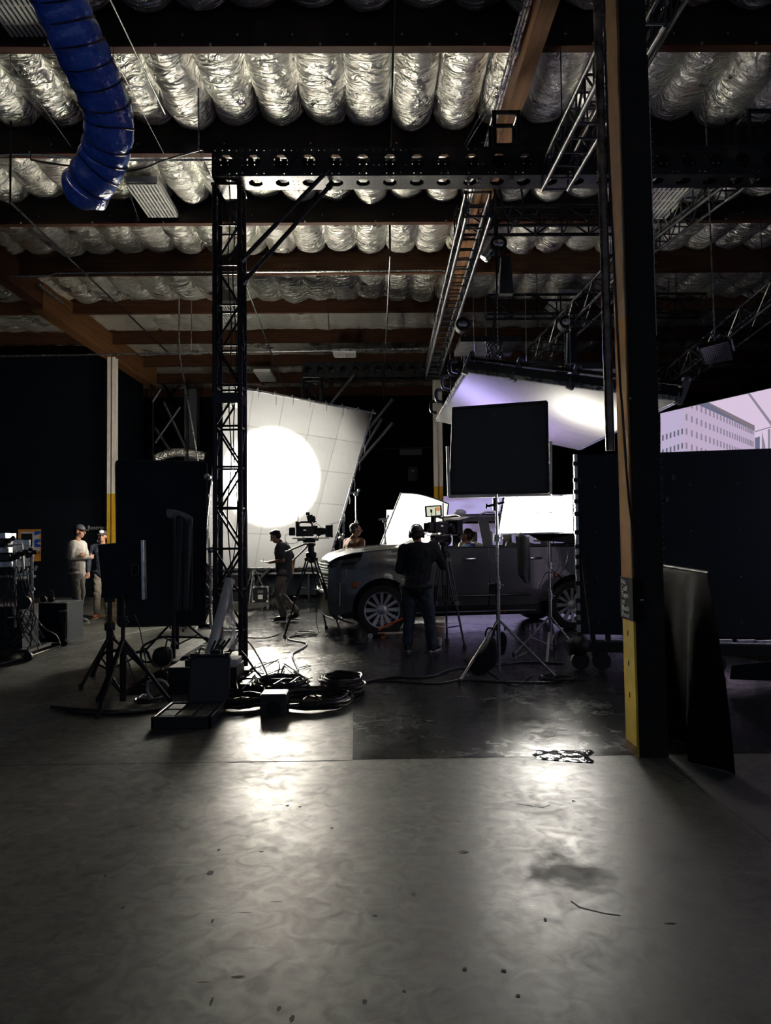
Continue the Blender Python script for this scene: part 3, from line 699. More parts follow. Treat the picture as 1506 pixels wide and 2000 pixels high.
# strip lamps on the ceiling
def strip_lamp(label, px, py, d, ln, wd, slats=9):
    c = P(px, py, d); r = thing('ceiling_lamp', label, 'lamp', c, 0, 'unlit slatted ceiling lamps')
    q = MB(); q.box(c + V((0, 0, .05)), (wd, ln, .09)); q.build('housing', 'white', r)
    q = MB(); q.box(c + V((0, 0, .003)), (wd * .94, ln * .96, .01)); q.build('louvre_pan', 'black', r)
    q = MB()
    for k in range(slats): q.box(c + V((-wd * .44 + wd * .88 * k / (slats - 1), 0, -.008)), (wd * .055, ln * .95, .03))
    for k in range(5): q.box(c + V((0, -ln * .46 + ln * .92 * k / 4, -.008)), (wd * .9, .012, .026))
    q.build('louvre', 'white', r)
    return r
strip_lamp('slatted unlit ceiling lamp between blue duct and lattice tower', 298, 392, 12.0, 1.25, .52)
strip_lamp('slatted unlit ceiling lamp seen through the lattice tower', 447, 612, 17.2, 1.3, .5)
strip_lamp('slatted unlit ceiling lamp just above the big diffusion frame top', 518, 736, 23, 1.3, .5)
strip_lamp('bright slatted ceiling lamp peeking out right of the thick post', 1296, 390, 10.8, 1.3, .6)
strip_lamp('small far slatted ceiling lamp above the far cross truss', 1097, 592, 16.8, 1.3, .5)
strip_lamp('narrow slatted ceiling lamp at the upper corner beside blue duct', 22, 8, 7.6, 1.2, .5)
strip_lamp('thin pale ceiling lamp over the brown purlins in the middle of hall', 673, 693, 20.0, .5, .62)

# blue duct: corrugated flexible hose
cpts = curve_pts([P(80, -90, 6.0), P(115, 0, 6.25), P(155, 90, 6.5), P(195, 175, 6.8), P(212, 225, 7.0), P(213, 255, 7.1), P(205, 300, 7.3), P(188, 335, 7.4), P(172, 362, 7.5)], 14)
duct = thing('flexible_duct', 'large shiny blue flexible air duct bending down from the ceiling', 'duct', cpts[-1])
M['ductblue'] = mat('blue_vinyl', (0.06, 0.17, 0.85), 0.24, nz=.2, ns=5, bump=.9, bs=20, rn=.05, coat=.8, spec=.7)
M['ductseam'] = mat('duct_seam', (0.012, 0.02, 0.06), .4)
lens = [0]
for a, b in zip(cpts[:-1], cpts[1:]): lens.append(lens[-1] + (b - a).length)
def at_len(s):
    for i in range(len(lens) - 1):
        if lens[i + 1] >= s: return cpts[i].lerp(cpts[i + 1], (s - lens[i]) / (lens[i + 1] - lens[i]))
    return cpts[-1]
T_ = lens[-1]; n = 240; pts = [at_len(T_ * k / n) for k in range(n + 1)]; R0 = .235; pitch_ = .17
rr = [R0 * (1.0 - .045 * abs(cos(pi * T_ * k / n / pitch_)) ** 3) for k in range(n + 1)]
q = MB(); q.path(pts, rr, 40, cap=False)
for i, p in enumerate(q.v):
    q.v[i] = p + (p - pts[i // 40]) * (.045 * noise.noise(p * 6) + .02 * noise.noise(p * 17))
q.build('hose', 'ductblue', duct, smooth='all')
s_ = .04; x = None; ring = 0
q = MB(); hel = []
up0 = V((0, 1, 0))
for k in range(0, int(T_ / pitch_ * 28)):
    s = k / 28 * pitch_; c = at_len(s); t = (at_len(min(T_, s + .03)) - at_len(max(0, s - .03))).normalized()
    xx = t.cross(up0).normalized(); yy = xx.cross(t); a = 2 * pi * k / 28
    hel.append(c + (xx * cos(a) + yy * sin(a)) * (R0 * .975))
q.path(hel, .009, 6); q.build('wire_helix', 'ductseam', duct, smooth=True)
q = MB(); e = cpts[-1]; t = (cpts[-1] - cpts[-3]).normalized(); xx = t.cross(V((0, 1, 0))).normalized(); yy = xx.cross(t)
rg = [[e + t * d_ + (xx * cos(a) + yy * sin(a)) * R0 * sc_ + (t * .06 * sin(a * 1.5) if d_ else V()) for a in [2 * pi * k / 40 for k in range(40)]] for d_, sc_ in ((0, 1.0), (.06, 1.06), (.11, .9))]
q.ring_path(rg, cap=False); q.build('torn_cuff', 'ductblue', duct, smooth='all')
q = MB(); c = P(195, 355, 7.45); q.prism([c + xx * -.03, c + xx * .09 + t * .02, c + t * .16 + xx * .03], V((0, .004, 0))); q.build('loose_flap', 'ductblue', duct)

# chain hoists
def hoist(label, px, py, d, y_end, tilt=False, s=1.0):
    c = P(px, py, d); r = thing('chain_hoist', label, 'hoist', c, 0, 'chain hoists over the set')
    q = MB(); q.lathe([(0.02, -.11), (.12, -.10), (.12, .09), (.02, .11)], c, 'Y', 20); q.build('motor', 'black', r, smooth=True)
    q = MB(); q.ell(c + V((0, -.1, 0)), (.085, .02, .055)); q.build('badge', 'alu', r)
    q = MB(); q.tube(c + V((0, 0, .1)), c + V((0, 0, .32)), .012); q.build('hook', 'steel', r)
    e = P(px - 3, y_end, d); z = c.z - .1; q = MB(); k = 0
    while z > e.z: q.ell((c.x - .02, c.y, z), (.012, .004, .022) if k % 2 else (.004, .012, .022), nu=6, nv=4); z -= .035; k += 1
    q.build('chain', 'steel', r)
    q = MB(); b0 = c + V((.05, 0, -.15)); q.prism([b0 + V((0, 0, 0)), b0 + V((.14, 0, 0)), b0 + V((.17, 0, -.55)), b0 + V((-.03, 0, -.55))], (0, .12, 0)); q.build('chain_bag', 'flagcloth', r)
    return r
h1 = hoist('chain hoist with black chain bag under the long truss', 972, 480, 10.6, 690)
q = MB(); c = P(955, 492, 10.6); q.tube(c + V((.06, 0, .08)), c + V((-.08, 0, -.1)), .075, n=16); q.build('silver_motor', 'alu', h1, smooth=True)
hoist('small far chain hoist near the corner of the suspended lilac panel', 903, 636, 12.5, 705)
hoist('far chain hoist hanging from the far cross truss', 1104, 632, 12.8, 735)
q = MB()
for k in range(3): q.path(curve_pts([P(968 - 2 * k, 365, 10.4), P(966 + 3 * k, 460, 10.5), P(970, 560, 10.5), P(964 + k, 640, 10.5), P(966, 672, 10.5)], 8), .012, 6)
tag(q.build('cable_bundle', 'cable', smooth=True), 'bundle of black cables dropping past the hoist to the suspended frame', 'cable')
q = MB()
for k in range(9): c = P(966, 688, 10.5); a0 = k * .7; q.path([c + V((.11 * cos(t + a0) * (1 + .2 * sin(k)), .05 * sin(2 * t), .15 * sin(t) - .02 * k % 3 * .02)) for t in [j * 2 * pi / 20 for j in range(20)]], .008, 6, close=True)
tag(q.build('cable_knot', 'cable', smooth=True), 'tangled black cable coil resting on the suspended frame edge', 'cable')

# ------------------------------------------------------------------ suspended overhead frame
oa, ob_, oc, od = P(908, 727, 10.5), P(1325, 784, 8.354), P(1130, 880, 12.206), P(853, 823, 14.35)
oc = oa + (ob_ - oa) + (od - oa)
onrm = (ob_ - oa).cross(od - oa).normalized(); onrm = onrm if onrm.z > 0 else -onrm
ov = thing('overhead_diffuser', 'suspended overhead diffusion frame glowing lilac above the dark vehicle', 'diffusion frame', (oa + oc) / 2)
q = MB(); q.grid(lambda u, v: oa.lerp(ob_, u).lerp(od.lerp(oc, u), v) + V((0, 0, -.05 * sin(pi * u) * sin(pi * v))), 24, 24)
M['silk2'] = cloth_translucent('overhead_cloth', (0.80, 0.80, 0.80), .78, .4)
q.build('cloth', 'silk2', ov, smooth='all')
for a, b in ((oa, ob_), (ob_, oc), (oc, od), (od, oa)):
    q = MB(); q.bar(a + onrm * .03, b + onrm * .03, .06, .05); q.build('frame_bar', 'alu', ov)
q = MB(); q.tube(oa + onrm * .22, ob_ + onrm * .22, .03); q.build('top_rail', 'truss_black', ov, smooth=True)
q = MB(); q.bar(oa + onrm * .1 + V((0, -.05, 0)), ob_ + onrm * .1 + V((0, -.05, 0)), .03, .10); q.build('skirt', 'duve', ov)
for u in (0.0, .27, .55, .82, 1.0):
    q = MB(); c = oa.lerp(ob_, u); q.bar(c - onrm * .03, c + onrm * .28, .07, .09); q.ell(c + onrm * .28, .05); q.build('hanger', 'truss', ov, smooth=True)
for u in (.1, .35, .6, .85):
    q = MB(); c = oa.lerp(od, u) + V((-.06, 0, .05)); q.path(curve_pts([c, c + V((-.1, 0, .04)), c + V((-.1, 0, .2)), c + V((0, 0, .22))], 5), .03, 8); q.build('handle', 'truss_black', ov, smooth=True)
for u, v in ((.08, .1), (.9, .1), (.1, .92), (.92, .9)):
    q = MB(); c = oa.lerp(ob_, u).lerp(od.lerp(oc, u), v); q.tube(c + V((0, 0, .05)), V((c.x, c.y, 5.4)), .006, n=6); q.build('suspension_wire', 'steel', ov)
def added_overhead_lamp(label, u, v, h, en, col, size):  # added lamps over the cloth, standing in for light bounced from below
    c = oa.lerp(ob_, u).lerp(od.lerp(oc, u), v) + V((0, 0, h)); r = thing('panel_lamp', label, 'lamp', c, 0, 'added panel lamps above the suspended frame')
    q = MB(); q.box(c + V((0, 0, .06)), (size, size, .08)); q.build('housing', 'blackmetal', r)
    q = MB(); q.tube(c + V((0, 0, .1)), V((c.x, c.y, 5.4)), .008); q.build('drop_wire', 'steel', r)
    l = lamp('AREA', 'panel', (0, 0, 0), en, col, None, size); l.parent = r
added_overhead_lamp('added panel lamp above the lilac end of the suspended frame', .22, .35, .75, OVER_LILAC, (.50, .44, 1.0), .9)
added_overhead_lamp('added panel lamp above the middle of the suspended frame', .55, .62, .75, OVER_LILAC, (.66, .50, 1.0), .9)
added_overhead_lamp('added panel lamp above the white end of the suspended frame', .86, .35, .55, OVER_WHITE, (1.0, .95, .82), .9)

# ------------------------------------------------------------------ big diffusion frame with its lamp
sa, sb, sd = P(432, 750, 15.6), P(728, 806, 16.8), P(397, 1112, 15.9)
n0 = (sb - sa).cross(sd - sa).normalized()
if n0.y > 0: n0 = -n0                     # towards the viewer
sc_ = on_plane(640, 1108, sa, n0)
silk = thing('diffusion_screen', 'huge white diffusion cloth frame with a blazing hot spot behind the crew', 'diffusion frame', (sc_ + sd) / 2)
M['silk'] = cloth_translucent('diffusion_cloth', (0.86, 0.85, 0.82), .86, .22)
def sq(u, v): return sa.lerp(sb, u).lerp(sd.lerp(sc_, u), v)
q = MB()
def sf(u, v):
    p = sq(u, v); b = .05 * sin(pi * u) * sin(pi * v)
    b += .018 * abs(sin(pi * u * 5)) + .015 * abs(sin(pi * v * 5)); return p + n0 * -b
q.grid(sf, 60, 60); q.build('cloth', 'silk', silk, smooth='all')
for a, b in ((sa, sb), (sb, sc_), (sc_, sd), (sd, sa)):
    q = MB(); e = (b - a).normalized() * .08; q.tube(a - e - n0 * .02, b + e - n0 * .02, .028, n=10); q.build('frame_tube', 'alu', silk, smooth=True)
q = MB()
for a, b in ((sa, sb), (sb, sc_), (sd, sa)):
    for k in range(1, 9):
        c = a.lerp(b, k / 9); q.path(curve_pts([c, c + V((.03, -.03, .05)), c + V((.05, -.04, -.04)), c + V((.04, -.03, -random.uniform(.08, .25)))], 4), .006, 5)
build_each(q, 'tie_cord', 'whitetext', silk)
M['seam'] = cloth_translucent('seam_cloth', (0.84, 0.83, 0.80), .84, .1)
for k in range(1, 5):
    q = MB(); q.grid(lambda u, v: sf(k / 5 + (v - .5) * .005, u) + n0 * .004, 40, 1); q.build('seam', 'seam', silk, smooth='all')
    q = MB(); q.grid(lambda u, v: sf(u, k / 5 + (v - .5) * .005) + n0 * .004, 40, 1); q.build('seam', 'seam', silk, smooth='all')
# legs on which the frame stands
for lab, u in (('left', .0), ('right', 1.0)):
    c = sq(u, .62) - n0 * .12; base = V((c.x, c.y + .15, 0))
    q = MB(); q.tube(base + V((0, 0, .1)), c + V((0, .0, .1)), .025); q.tube(base + V((0, 0, .9)), base + V((-.45, .2, .03)), .015); q.tube(base + V((0, 0, .9)), base + V((.45, .2, .03)), .015); q.tube(base + V((0, 0, .9)), base + V((0, -.45, .03)), .015)
    q.box(base + V((0, 0, .015)), (.1, .1, .03)); q.build('stand', 'steel', silk)
# lamp behind
hot = on_plane(532, 930, sa, n0); lp = hot - n0 * 2.3 + V((0, 0, .15))
lt = thing('film_lamp', 'big film spotlight on a stand behind the huge diffusion cloth', 'lamp', (lp.x, lp.y, 0))
d_ = (hot - lp).normalized(); rq = d_.to_track_quat('-Z', 'Y').to_matrix()
q = MB(); q.lathe([(.04, .5), (.2, .45), (.24, .1), (.30, 0), (.28, .0), (.2, .12)], lp, 'Z', 24, rot=rq); q.build('housing', 'blackmetal', lt, smooth=True)
q = MB(); q.tube((lp.x, lp.y, .4), lp - V((0, 0, .3)), .03); q.build('pole', 'steel', lt)
for k in range(3):
    a = k * 2.1 + .4; q = MB(); q.tube((lp.x, lp.y, .9), (lp.x + .4 * cos(a), lp.y + .4 * sin(a), .02), .02); q.build('leg', 'steel', lt)
l = lamp('SPOT', 'beam', (0, 0, 0), SILK_SPOT, (1, .95, .84), None, .12, 50, .75); l.parent = lt; l.location = W[lt].inverted() @ (lp + d_ * .03); l.rotation_euler = d_.to_track_quat('-Z', 'Y').to_euler()
l = lamp('SPOT', 'spill', (0, 0, 0), SILK_SPILL, (1, .96, .88), None, .2, 98, .3); l.parent = lt; l.location = W[lt].inverted() @ (lp + d_ * .03); l.rotation_euler = d_.to_track_quat('-Z', 'Y').to_euler()

# small diffusion sheet behind the bonnet
fa, fb, fc, fd = P(783, 963, 14.2), P(876, 984, 14.8), P(866, 1072, 14.8), P(742, 1068, 14.2)
sm = thing('diffusion_sheet', 'small curved white diffusion sheet standing behind the vehicle bonnet', 'diffusion frame', V(((fa.x + fb.x) / 2, 14.4, 0)))
n1_ = (fb - fa).cross(fd - fa).normalized(); n1_ = n1_ if n1_.y < 0 else -n1_
q = MB(); q.grid(lambda u, v: fa.lerp(fb, u).lerp(fd.lerp(fc, u), v) + V((0, 0, .06 * sin(pi * u) * (1 - v))) - n1_ * .10 * sin(pi * u), 20, 20); q.build('cloth', M['silk'], sm, smooth='all')
q = MB(); q.path([fa, fd], .014); q.path([fb, fc], .014); q.path([fa.lerp(fb, k / 10) + V((0, 0, .06 * sin(pi * k / 10))) - n1_ * .10 * sin(pi * k / 10) for k in range(11)], .012); q.build('rim', 'truss', sm, smooth=True)
c = fd.lerp(fc, .3); q = MB(); q.tube((c.x, c.y, .02), (c.x, c.y, c.z + .1), .02)
for k in range(3): a = k * 2.1; q.tube((c.x, c.y, .7), (c.x + .5 * cos(a), c.y + .5 * sin(a), .02), .014)
q.build('stand', 'steel', sm)
hl = P(826, 1045, 15.6); l2 = thing('panel_lamp', 'square lamp glowing behind the small curved diffusion sheet', 'lamp', (hl.x, hl.y, 0))
q = MB(); q.box(hl + V((0, .12, 0)), (.6, .1, .5)); q.build('housing', 'blackmetal', l2)
q = MB(); q.tube((hl.x, hl.y + .12, .02), hl + V((0, .12, -.2)), .02)
for k in range(3): a = k * 2.1; q.tube((hl.x, hl.y + .12, .6), (hl.x + .4 * cos(a), hl.y + .12 + .4 * sin(a), .02), .014)
q.build('stand', 'steel', l2)
l = lamp('AREA', 'panel', (0, 0, 0), 45, (1, .96, .88), None, .45); l.data.spread = radians(80); l.parent = l2; l.location = W[l2].inverted() @ (hl + V((0, .05, 0))); l.rotation_euler = (radians(-78), 0, 0)
# bright doorway-like panel behind it
a, b = P(755, 996, 17.5), P(772, 1066, 17.5)
wp = thing('panel_light', 'narrow bright white light panel left of the small diffusion sheet', 'lamp', (a.x, 17.5, 0)); q = MB(); q.box2((a.x, 17.5, b.z), (b.x + .3, 17.54, a.z)); q.build('panel', emat('panel_glow', (1, .97, .9), 2.2), wp)
q = MB(); q.box2((a.x - .02, 17.54, b.z - .02), (b.x + .32, 17.6, a.z + .02)); q.tube((a.x + .2, 17.58, .02), (a.x + .2, 17.58, b.z), .02); q.build('housing', 'blackmetal', wp)

# LED walls
M['led_lilac'] = emat('led_lilac', lin(176, 168, 222), LED_FAR)
x0, x1 = P(868, 1000, 17).x, P(1215, 1000, 17).x; zt = P(900, 968, 17).z
lw = thing('led_wall', 'low lilac glowing video wall behind the vehicle windows', 'video wall', ((x0 + x1) / 2, 17.1, 0))
q = MB(); q.grid(lambda u, v: V((x0 + (x1 - x0) * u, 17 + .8 * (u - .5) ** 2, .25 + (zt - .25) * v)), 16, 2)
m = bpy.data.materials.new('led_sky'); m.use_nodes = True; N = m.node_tree.nodes; L = m.node_tree.links; N.remove(N['Principled BSDF'])
e = N.new('ShaderNodeEmission'); tc = N.new('ShaderNodeTexCoord'); nn = N.new('ShaderNodeTexNoise'); nn.inputs['Scale'].default_value = .9; mp = N.new('ShaderNodeMapping'); mp.inputs['Scale'].default_value = (.6, 1, 2.5)
L.new(tc.outputs['Object'], mp.inputs[0]); L.new(mp.outputs[0], nn.inputs['Vector']); cr = N.new('ShaderNodeValToRGB')
cr.color_ramp.elements[0].position = .42; cr.color_ramp.elements[0].color = (*lin(150, 135, 170), 1); cr.color_ramp.elements[1].position = .52; cr.color_ramp.elements[1].color = (*lin(182, 172, 226), 1)
L.new(nn.outputs['Fac'], cr.inputs[0]); L.new(cr.outputs[0], e.inputs[0]); e.inputs[1].default_value = LED_FAR * 1.5; L.new(e.outputs[0], N['Material Output'].inputs[0])
q.build('screen', m, lw)
q = MB(); q.box2((x0, 17.3, 0), (x1, 17.42, zt)); q.build('backing', 'black', lw)

# side LED wall: picture of an office block
A0, B0 = P(1291, 850, 10.4), P(1506, 850, 8.7)
dirx = V((B0.x - A0.x, B0.y - A0.y, 0)).normalized(); nL = V((dirx.y, -dirx.x, 0)); nL = nL if nL.x < 0 else -nL
endp = A0 + dirx * 4.2
o_l = V((A0.x, A0.y, 0))
lt2 = thing('led_wall', 'bright video wall showing a pale office block under lilac sky', 'video wall', (A0 + dirx * 2) * 1.0 * V((1, 1, 0)) if False else V((A0.x + dirx.x * 2, A0.y + dirx.y * 2, 0)))
def LQ(px, py, lift): return on_plane(px, py, o_l, nL) + nL * lift
ztop = on_plane(1291, 812, o_l, nL).z; zt2 = on_plane(1506, 753, o_l, nL).z
q = MB(); bl = .35
pt = lambda s, z, l_=0: V((o_l.x + dirx.x * s, o_l.y + dirx.y * s, z)) + nL * l_
cols = [('led_sky2', lin(232, 210, 236)), ('led_wall_l', lin(200, 186, 220)), ('led_wall_r', lin(204, 184, 214)), ('led_win_l', lin(112, 110, 128)), ('led_win_r', lin(150, 140, 158)), ('led_roof', lin(112, 116, 142)), ('led_roof2', lin(138, 124, 134)), ('led_grey', lin(150, 142, 160))]
mats_ = [emat(a, c, LED_SIDE) for a, c in cols]
q.add([pt(0, bl), pt(4.2, bl), pt(4.2, zt2 + .0), pt(0, ztop)], [(0, 1, 2, 3)]) if abs(zt2 - ztop) > 9 else q.add([pt(0, bl), pt(4.2, bl), pt(4.2, (ztop + zt2) / 2), pt(0, (ztop + zt2) / 2)], [(0, 1, 2, 3)])
ZT = (ztop + zt2) / 2
def poly(pts, mi, lift):
    q.mi = mi; vs = []
    for x, y in pts:
        p = LQ(x, y, lift); p.z = max(bl, min(p.z, ZT)); vs.append(p)
    q.add(vs, [tuple(range(len(vs)))])
def zxy(X, Y): return (1270 + X / 6.381, 730 + Y / 6.381)     # from the enlarged crop
poly([zxy(130, 440), zxy(410, 380), zxy(410, 3400), zxy(130, 3400)], 1, .002)
poly([zxy(410, 380), zxy(600, 350), zxy(1305, 720), zxy(1305, 3400), zxy(410, 3400)], 2, .002)
poly([zxy(600, 352), zxy(715, 330), zxy(1305, 645), zxy(1305, 715), zxy(980, 560), zxy(600, 370)], 5, .004)
poly([zxy(715, 330), zxy(735, 340), zxy(1305, 645), zxy(1305, 700), zxy(1060, 575)], 6, .006)
for r in range(12):
    y00 = 440 + r * 178
    for k in range(6):
        x = 150 + k * 48; sl = -.33; y = y00 + (x - 390) * sl + 70 - (0 if r else 0); h_ = 70
        if r == 0: y = 395 + (390 - x) * .2; h_ = 40
        poly([zxy(x, y), zxy(x + 22, y - 6), zxy(x + 22, y + h_ - 6), zxy(x, y + h_)], 3, .004)
for r in range(12):
    for k in range(24):
        x = 445 + 205 * (1 - .955 ** k) / .045 * .2; x = 445 + 850 * (1 - .94 ** k) / (1 - .94 ** 24)
        if r == 0 and x < 470: continue
        w_ = 20 * (.972 ** k) + 3; f_ = (x - 445) / 850
        y = 320 + r * 178 + f_ * (370 - r * 25); h_ = 80 * (1 - .12 * f_)
        poly([zxy(x, y), zxy(x + w_, y + 8), zxy(x + w_, y + h_ + 8), zxy(x, y + h_)], 4, .004)
poly([zxy(1310, 800), zxy(1370, 780), zxy(1370, 3400), zxy(1310, 3400)], 5, .004); poly([zxy(1395, 720), zxy(1440, 900), zxy(1440, 3400), zxy(1395, 3400)], 7, .004)
poly([zxy(1470, 690), zxy(1500, 690), zxy(1500, 3400), zxy(1480, 3400)], 7, .004)
poly([zxy(1310, 715), zxy(1700, 600), zxy(1700, 612), zxy(1310, 730)], 7, .004)
poly([zxy(1215, 215), zxy(1245, 210), zxy(1560, 660), zxy(1530, 680)], 7, .004)
q.build('screen', mats_, lt2)
q = MB(); q.add([pt(-.02, .0, -.01), pt(4.22, 0, -.01), pt(4.22, ZT + .01, -.01), pt(-.02, ZT + .01, -.01), pt(-.02, .0, -.12), pt(4.22, 0, -.12), pt(4.22, ZT + .01, -.12), pt(-.02, ZT + .01, -.12)], [(0, 1, 2, 3), (7, 6, 5, 4), (0, 4, 5, 1), (1, 5, 6, 2), (2, 6, 7, 3), (3, 7, 4, 0)]); q.build('backing', 'black', lt2)

# hanging lamp upper right
hp = [P(1365, 680, 9.2), P(1425, 664, 9.2), P(1434, 703, 9.5), P(1377, 713, 9.5)]
hlamp = thing('hanging_panel_lamp', 'unlit square panel lamp hanging from a yoke against the dark wall', 'lamp', (hp[0] + hp[2]) / 2)
nh = (hp[1] - hp[0]).cross(hp[3] - hp[0]).normalized(); nh = nh if nh.dot(hp[0] - CAMLOC) > 0 else -nh
q = MB(); q.prism(hp, nh * .06); q.build('housing', 'blackmetal', hlamp)
q = MB(); q.prism([p.lerp((hp[0] + hp[2]) / 2, .08) - nh * .006 for p in hp], nh * .005); q.build('diffuser', mat('lamp_grid', (0.55, 0.52, 0.58), .5), hlamp)
q = MB()
for k in range(1, 14):
    q.bar(hp[0].lerp(hp[1], k / 14) - nh * .008, hp[3].lerp(hp[2], k / 14) - nh * .008, .006, .006)
    if k < 9: q.bar(hp[0].lerp(hp[3], k / 9) - nh * .008, hp[1].lerp(hp[2], k / 9) - nh * .008, .006, .006)
q.build('grid', 'truss', hlamp)
q = MB(); y0_, y1_ = P(1364, 674, 9.4), P(1429, 662, 9.4); q.path([P(1363, 684, 9.4), y0_, y1_, P(1434, 686, 9.4)], .014); q.build('yoke', 'alu', hlamp)
q = MB(); c = y0_.lerp(y1_, .5); q.tube(c, V((c.x, c.y + .1, 7.5)), .010); q.ell(c + V((-.03, 0, .08)), .035); q.ell(c + V((.05, 0, .08)), .03); q.build('clamp', 'steel', hlamp)

# solid flag in yoke on a stand (middle)
d = 8.75
A_, B_, C_, D_ = P(884, 798, d), P(1068, 785, d - .25), P(1071, 962, d - .25), P(879, 963, d)
fl = thing('floppy_flag', 'large tilted black flag board held in a scratched metal yoke', 'flag', (P(975, 1325, 8.5).x, 8.15, 0))
q = MB(); q.prism([A_, B_, C_, D_], V((0, .05, 0))); q.build('board', mat('flag_board', (0.075, 0.08, 0.08), .75, nz=.12, ns=3), fl, bevel=.004)
q = MB()
for a, b in ((A_, B_), (B_, C_), (C_, D_), (D_, A_)): q.bar(a - V((0, .01, 0)), b - V((0, .01, 0)), .018, .03)
q.build('edge_band', 'black', fl)
M['worn'] = mat('worn_pale_metal', (0.8, 0.78, 0.68), .45, .1, nz=.3, ns=9)
q = MB(); yl = [P(874, 872, d), P(877, 970, d - .02), P(1075, 966, d - .2), P(1075, 862, d - .2)]
for a, b in zip(yl[:-1], yl[1:]): q.bar(a, b, .035, .035)
q.build('yoke', 'worn', fl)
def stand(root, base, top, legr, spread, mt='steel', leg_z=.75, rot=.4, rb=.02, nlegs=3, lt_=.02):
    base, top = V(base), V(top)
    q = MB(); q.tube(base + V((0, 0, .06)), base.lerp(top, .55), rb * 1.15); q.build('lower_tube', mt, root, smooth=True)
    q = MB(); q.tube(base.lerp(top, .5), top, rb * .75); q.build('riser', mt, root, smooth=True)
    q = MB()
    for z in (.5, .76):
        q = MB(); c = base.lerp(top, z); q.tube(c - V((0, 0, .04)), c + V((0, 0, .04)), rb * 1.7); q.tube(c, c + V((.06, -.03, 0)), .009); q.build('collar', mt, root, smooth=True)
    for k in range(nlegs):
        a = rot + k * 2 * pi / nlegs; foot = base + V((spread * cos(a), spread * sin(a), lt_)); knee = base + V((spread * .25 * cos(a), spread * .25 * sin(a), leg_z * .82)); q = MB()
        q.tube(base + V((0, 0, leg_z)), foot, legr)
        q.tube(base + V((0, 0, .12)), (base + V((0, 0, leg_z))).lerp(foot, .55), legr * .7); q.build('leg', mt, root, smooth=True)
        q = MB(); q.tube(foot + V((0, 0, -lt_ + .001)), foot + V((0, 0, .03)), legr * 1.4); q.build('foot', 'rubber', root)
sb_ = P(975, 1318, 8.15); sb_.z = 0; tp = P(970, 968, 8.35)
stand(fl, sb_, V((sb_.x, 8.15, tp.z)), .014, .62, 'steel', .62, rot=pi * 1.22)
q = MB(); c = P(968, 985, 8.2); q.box(c, (.06, .06, .14)); q.tube(c + V((-.09, 0, -.02)), c + V((.1, 0, .02)), .014); q.ell(c + V((-.1, 0, -.02)), (.015, .015, .03)); q.build('grip_head', 'blackmetal', fl, bevel=.005)
q = MB(); c = P(962, 1150, 8.1); q.box(c, (.09, .05, .12)); q.build('battery_box', 'black', fl, bevel=.005)
q = MB(); q.ell(P(984, 1194, 8.1), (.018, .02, .018)); q.ell(P(966, 1144, 8.1), (.014, .02, .012)); q.build('orange_knob', 'orange', fl)

def sandbag(label, pts, d, th=.16, mt='duve', name='sandbag'):
    r = thing(name, label, 'sandbag', V((P(pts[0][0], pts[0][1], d).x, d, min(P(x, y, d).z for x, y in pts))))
    q = MB(); n = len(pts)
    P3 = [P(x, y, d) for x, y in pts]; dz = min(p.z for p in P3); P3 = [p - V((0, 0, dz - .012)) if dz < .16 else p for p in P3]; c = sum(P3, V()) / n
    rings = []
    for k in range(9):
        a = -pi / 2 + pi * k / 8; s_ = max(.12, cos(a)) ** .45
        rings.append([c + (p - c) * s_ + V((0, th / 2 * sin(a), 0)) for p in P3])
    q.ring_path(rings); o = q.build('bag', mt, r, smooth='all'); o.modifiers.new('s', 'SUBSURF').render_levels = 2
    q = MB(); tpz = max(P3, key=lambda p: p.z); q.path(curve_pts([tpz + V((-.05, 0, -.02)), tpz + V((-.03, 0, .06)), tpz + V((.03, 0, .06)), tpz + V((.05, 0, -.02))], 5), .01, 6); q.build('strap', 'black', r, smooth=True)
    return r
sandbag('black sandbag slung over the stand leg under the tilted flag', [(957, 1235), (948, 1260), (918, 1280), (912, 1300), (928, 1322), (960, 1306), (973, 1292), (972, 1262), (968, 1240)], 7.95)
sandbag('black sandbag hanging behind the pole of the flag stand', [(978, 1228), (992, 1240), (990, 1262), (984, 1283), (975, 1280), (972, 1250)], 8.3, .1)

# softbox lamp on stand
w_f = [P(985, 972, 9.1), P(1120, 967, 8.95), P(1121, 1040, 8.9), P(973, 1043, 9.0)]
sbx = thing('softbox_lamp', 'blazing white panel lamp inside a silver lined box with black skirt', 'lamp', (P(1076, 1270, 9.6).x, 9.6, 0))
b_f = [P(1024, 1003, 9.5), P(1117, 1000, 9.3), P(1115, 1040, 9.2), P(1018, 1042, 9.4)]
M['lining'] = mat('crinkled_silver_lining', (0.5, 0.5, 0.49), .35, .9, nz=.1, bump=.9, bs=14)
q = MB()
for i in range(4):
    a, b, c, e_ = w_f[i], w_f[(i + 1) % 4], b_f[(i + 1) % 4], b_f[i]
    q.grid(lambda u, v: a.lerp(b, u).lerp(e_.lerp(c, u), v) + V((noise.noise(V((u * 9, v * 5, i))) * .02, 0, noise.noise(V((u * 8, v * 6, i + 9))) * .02)), 16, 8)
q.build('lining', 'lining', sbx, smooth='all')
q = MB()
for i in range(4):
    a, b, c, e_ = [p + V((0, .02, 0)) for p in (w_f[i], w_f[(i + 1) % 4], b_f[(i + 1) % 4], b_f[i])]
    cc = (w_f[0] + w_f[2]) / 2
    o = [(p - cc).normalized() * .02 for p in (a, b, c, e_)]
    q.add([a + o[0], b + o[1], c + o[2], e_ + o[3]], [(0, 1, 2, 3)])
q.build('shell', 'duve', sbx)
q = MB()
for i in range(4): q.bar(w_f[i], w_f[(i + 1) % 4], .03, .02)
q.build('rim', 'alu', sbx)
